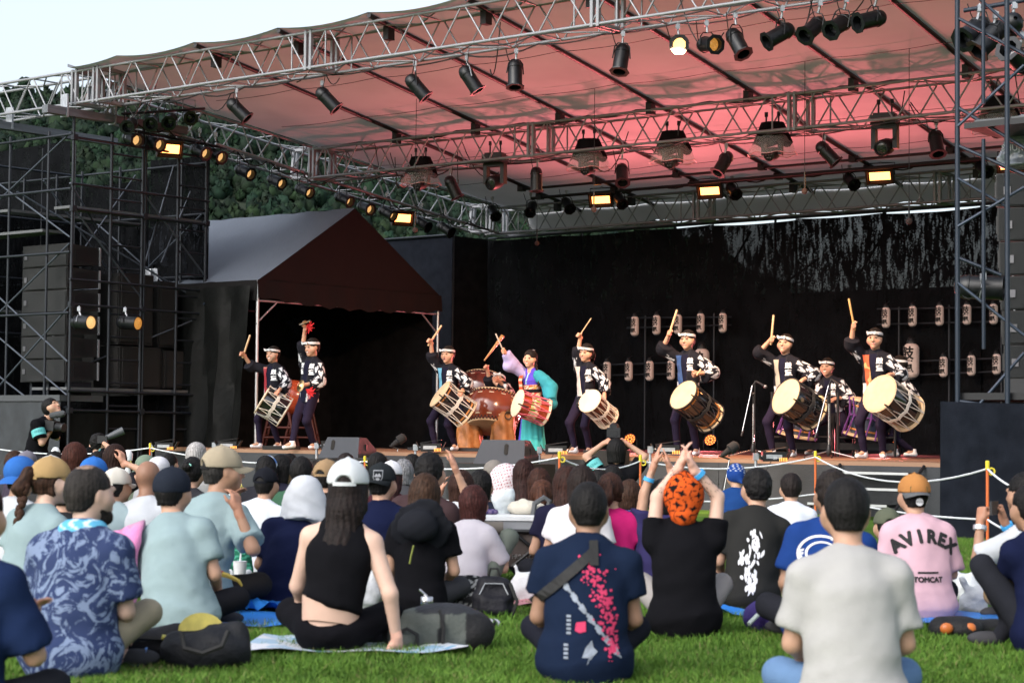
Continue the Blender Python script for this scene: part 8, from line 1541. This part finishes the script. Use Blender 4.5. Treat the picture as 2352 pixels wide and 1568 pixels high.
sheet('white and blue printed picnic sheet under the black tank top', 835, 9.55, 1.0, .7, PRT, 0, .012, .03, 1); sheet('blue picnic sheet under the pale blue T-shirts', 500, 10.7, 1.1, .8, BLUE, .1, .02, .03, 2); sheet('blue sheet corner sticking up by the white head towel', 640, 11.2, .42, .25, BLUE, .6, .05, .05, 3); sheet('blue sheet under the pink lettered shirt', 2190, 11.2, 1.0, .6, BLUE, .05, .02, .03, 4); sheet('blue sheet scrap under the palm-leaf shirt', 268, 8.75, .28, .25, BLUE, .3, .03, .02, 5); sheet('pink patterned picnic mat by the wagon', 1190, 12.0, .5, .4, mat('pink_mat', (.38, .16, .18), .8, 0, .3, 30), .2, .02, .02, 6); sheet('blue strip of sheet behind the washed black T-shirt', 1760, 11.4, .6, .4, BLUE, 0, .02, .03, 7)
soft('drawstring_bag', 'deep purple-blue bag beside the royal blue T-shirt', 'bag', gnd(1768, 10.6), [('ell', (0, 0, .07), (.13, .11, .10), .03), ('cap', (0, 0, .1), (.06, 0, .16), .07, .03, .04)], (.045, .025, .16), .013, .006, 3, 0, NYL)
t = thing('folded_umbrella', 'pale thin umbrella leaning out of the purple-blue bag', 'umbrella', gnd(1735, 10.4)); rod('shaft', at(1720, 1432, 10.4), at(1770, 1382, 10.5), .012, mat('mint_white', (.50, .58, .56), .5), t)
for (px, D_, sc_, lab, sd_) in ((838, 11.4, 1, 'white plastic shopping bag right of the black tank top', 1), (1212, 12.2, .9, 'upright white paper bag beside the grey-green trousers', 2), (555, 12.0, .7, 'small white bag on the grass by the white head towel', 3), (2235, 11.6, .8, 'white plastic bag tied in loops, by the pink shirt', 4), (2215, 12.6, .8, 'white cloth heaped behind the pink shirt', 5)):
    k = sc_; soft('shopping_bag', lab, 'bag', gnd(px, D_), [('ell', (0, 0, .10 * k), (.11 * k, .08 * k, .12 * k), .03), ('cap', (-.05 * k, 0, .17 * k), (-.08 * k, 0, .27 * k), .03, .012, .03), ('cap', (.05 * k, 0, .17 * k), (.08 * k, 0, .27 * k), .03, .012, .03)], (.56, .58, .60), .012, .009, sd_ + 30, 0, NYL, 1.3)
soft('bandana_bag', 'green paisley cloth bag between the beige cap and white head towel', 'bag', gnd(536, 12.8), [('ell', (0, 0, .16), (.14, .1, .16), .03)], lambda v: np.where(np.sin(v[:, 0:1] * 90 + 3 * np.sin(v[:, 2:3] * 70)) * np.sin(v[:, 2:3] * 90) > .15, [[.10, .45, .30]], [[.02, .13, .08]]), .010, .006, 6)
p = gnd(556, 11.9); t = thing('drink_cup', 'white paper cup with a straw on the small white bag', 'cup', p + UP * .1); MB().lathe([(.032, 0), (.042, .12), (.044, .12)], 16, Matrix.Translation(p + UP * .14)).build('cup', WHITE, t, smooth=True); rod('straw', p + UP * .26, p + UP * .36 + CR * .01, .005, WHITE, t)
t = soft('sling_bag', 'black sling bag with orange buckles in front of the right-hand knees', 'bag', gnd(2215, 10.35), [('cap', (-.12, 0, .05), (.18, .05, .05), .06, .055, .04), ('ell', (.0, -.03, .05), (.09, .07, .06), .03)], (.012, .012, .013), .012, .006, 7, 0, NYL)
for x in (-.11, .01): MB().ball((x, -.08, .06), (.035, .02, .03), 6).build('buckle', mat('orange_plastic', (.50, .14, .03), .4), t, True, True)
t = thing('folding_fan', 'closed red and yellow fan beside the pale blue T-shirt', 'fan', at(520, 1325, 10.6)); MB().tube([at(503, 1316, 10.6), at(525, 1322, 10.55), at(548, 1333, 10.5), at(556, 1345, 10.5)], [.016, .014, .010, .006], 6).build('stick', mat('yellow_fan_stick', (.50, .36, .05), .5), t, smooth=True); MB().tube([at(498, 1314, 10.6), at(512, 1318, 10.58)], .018, 6).build('grip', mat('red_grip', (.35, .02, .03), .5), t)
soft('plastic_cover', 'clear plastic rain cover with pale lettering tied high on the right scaffold', 'cover', onv(2338, 330, -3.2) - UP * .25, [('cap', (0, 0, .02), (.02, 0, .42), .20, .11, .05)], (.20, .22, .25), .018, .02, 3, 0, mat('cloudy_plastic', rough=.2, attr=True, var=.3, spec=.7), 1.2)
p = onv(2330, 340, -3.5); v, f = text2d('SHURE', .09); t = tag(link('cover_label', mesh('cover_label', [p + CR * x + UP * y for x, y in v], f, False), WHT), 'pale SHURE lettering printed on the plastic cover', 'label')
print('props done', time.time() - T0)

for o in S.objects:
    if 'label' in o and len(o['label'].split()) > 16: print('LONG', o.name, o['label'])
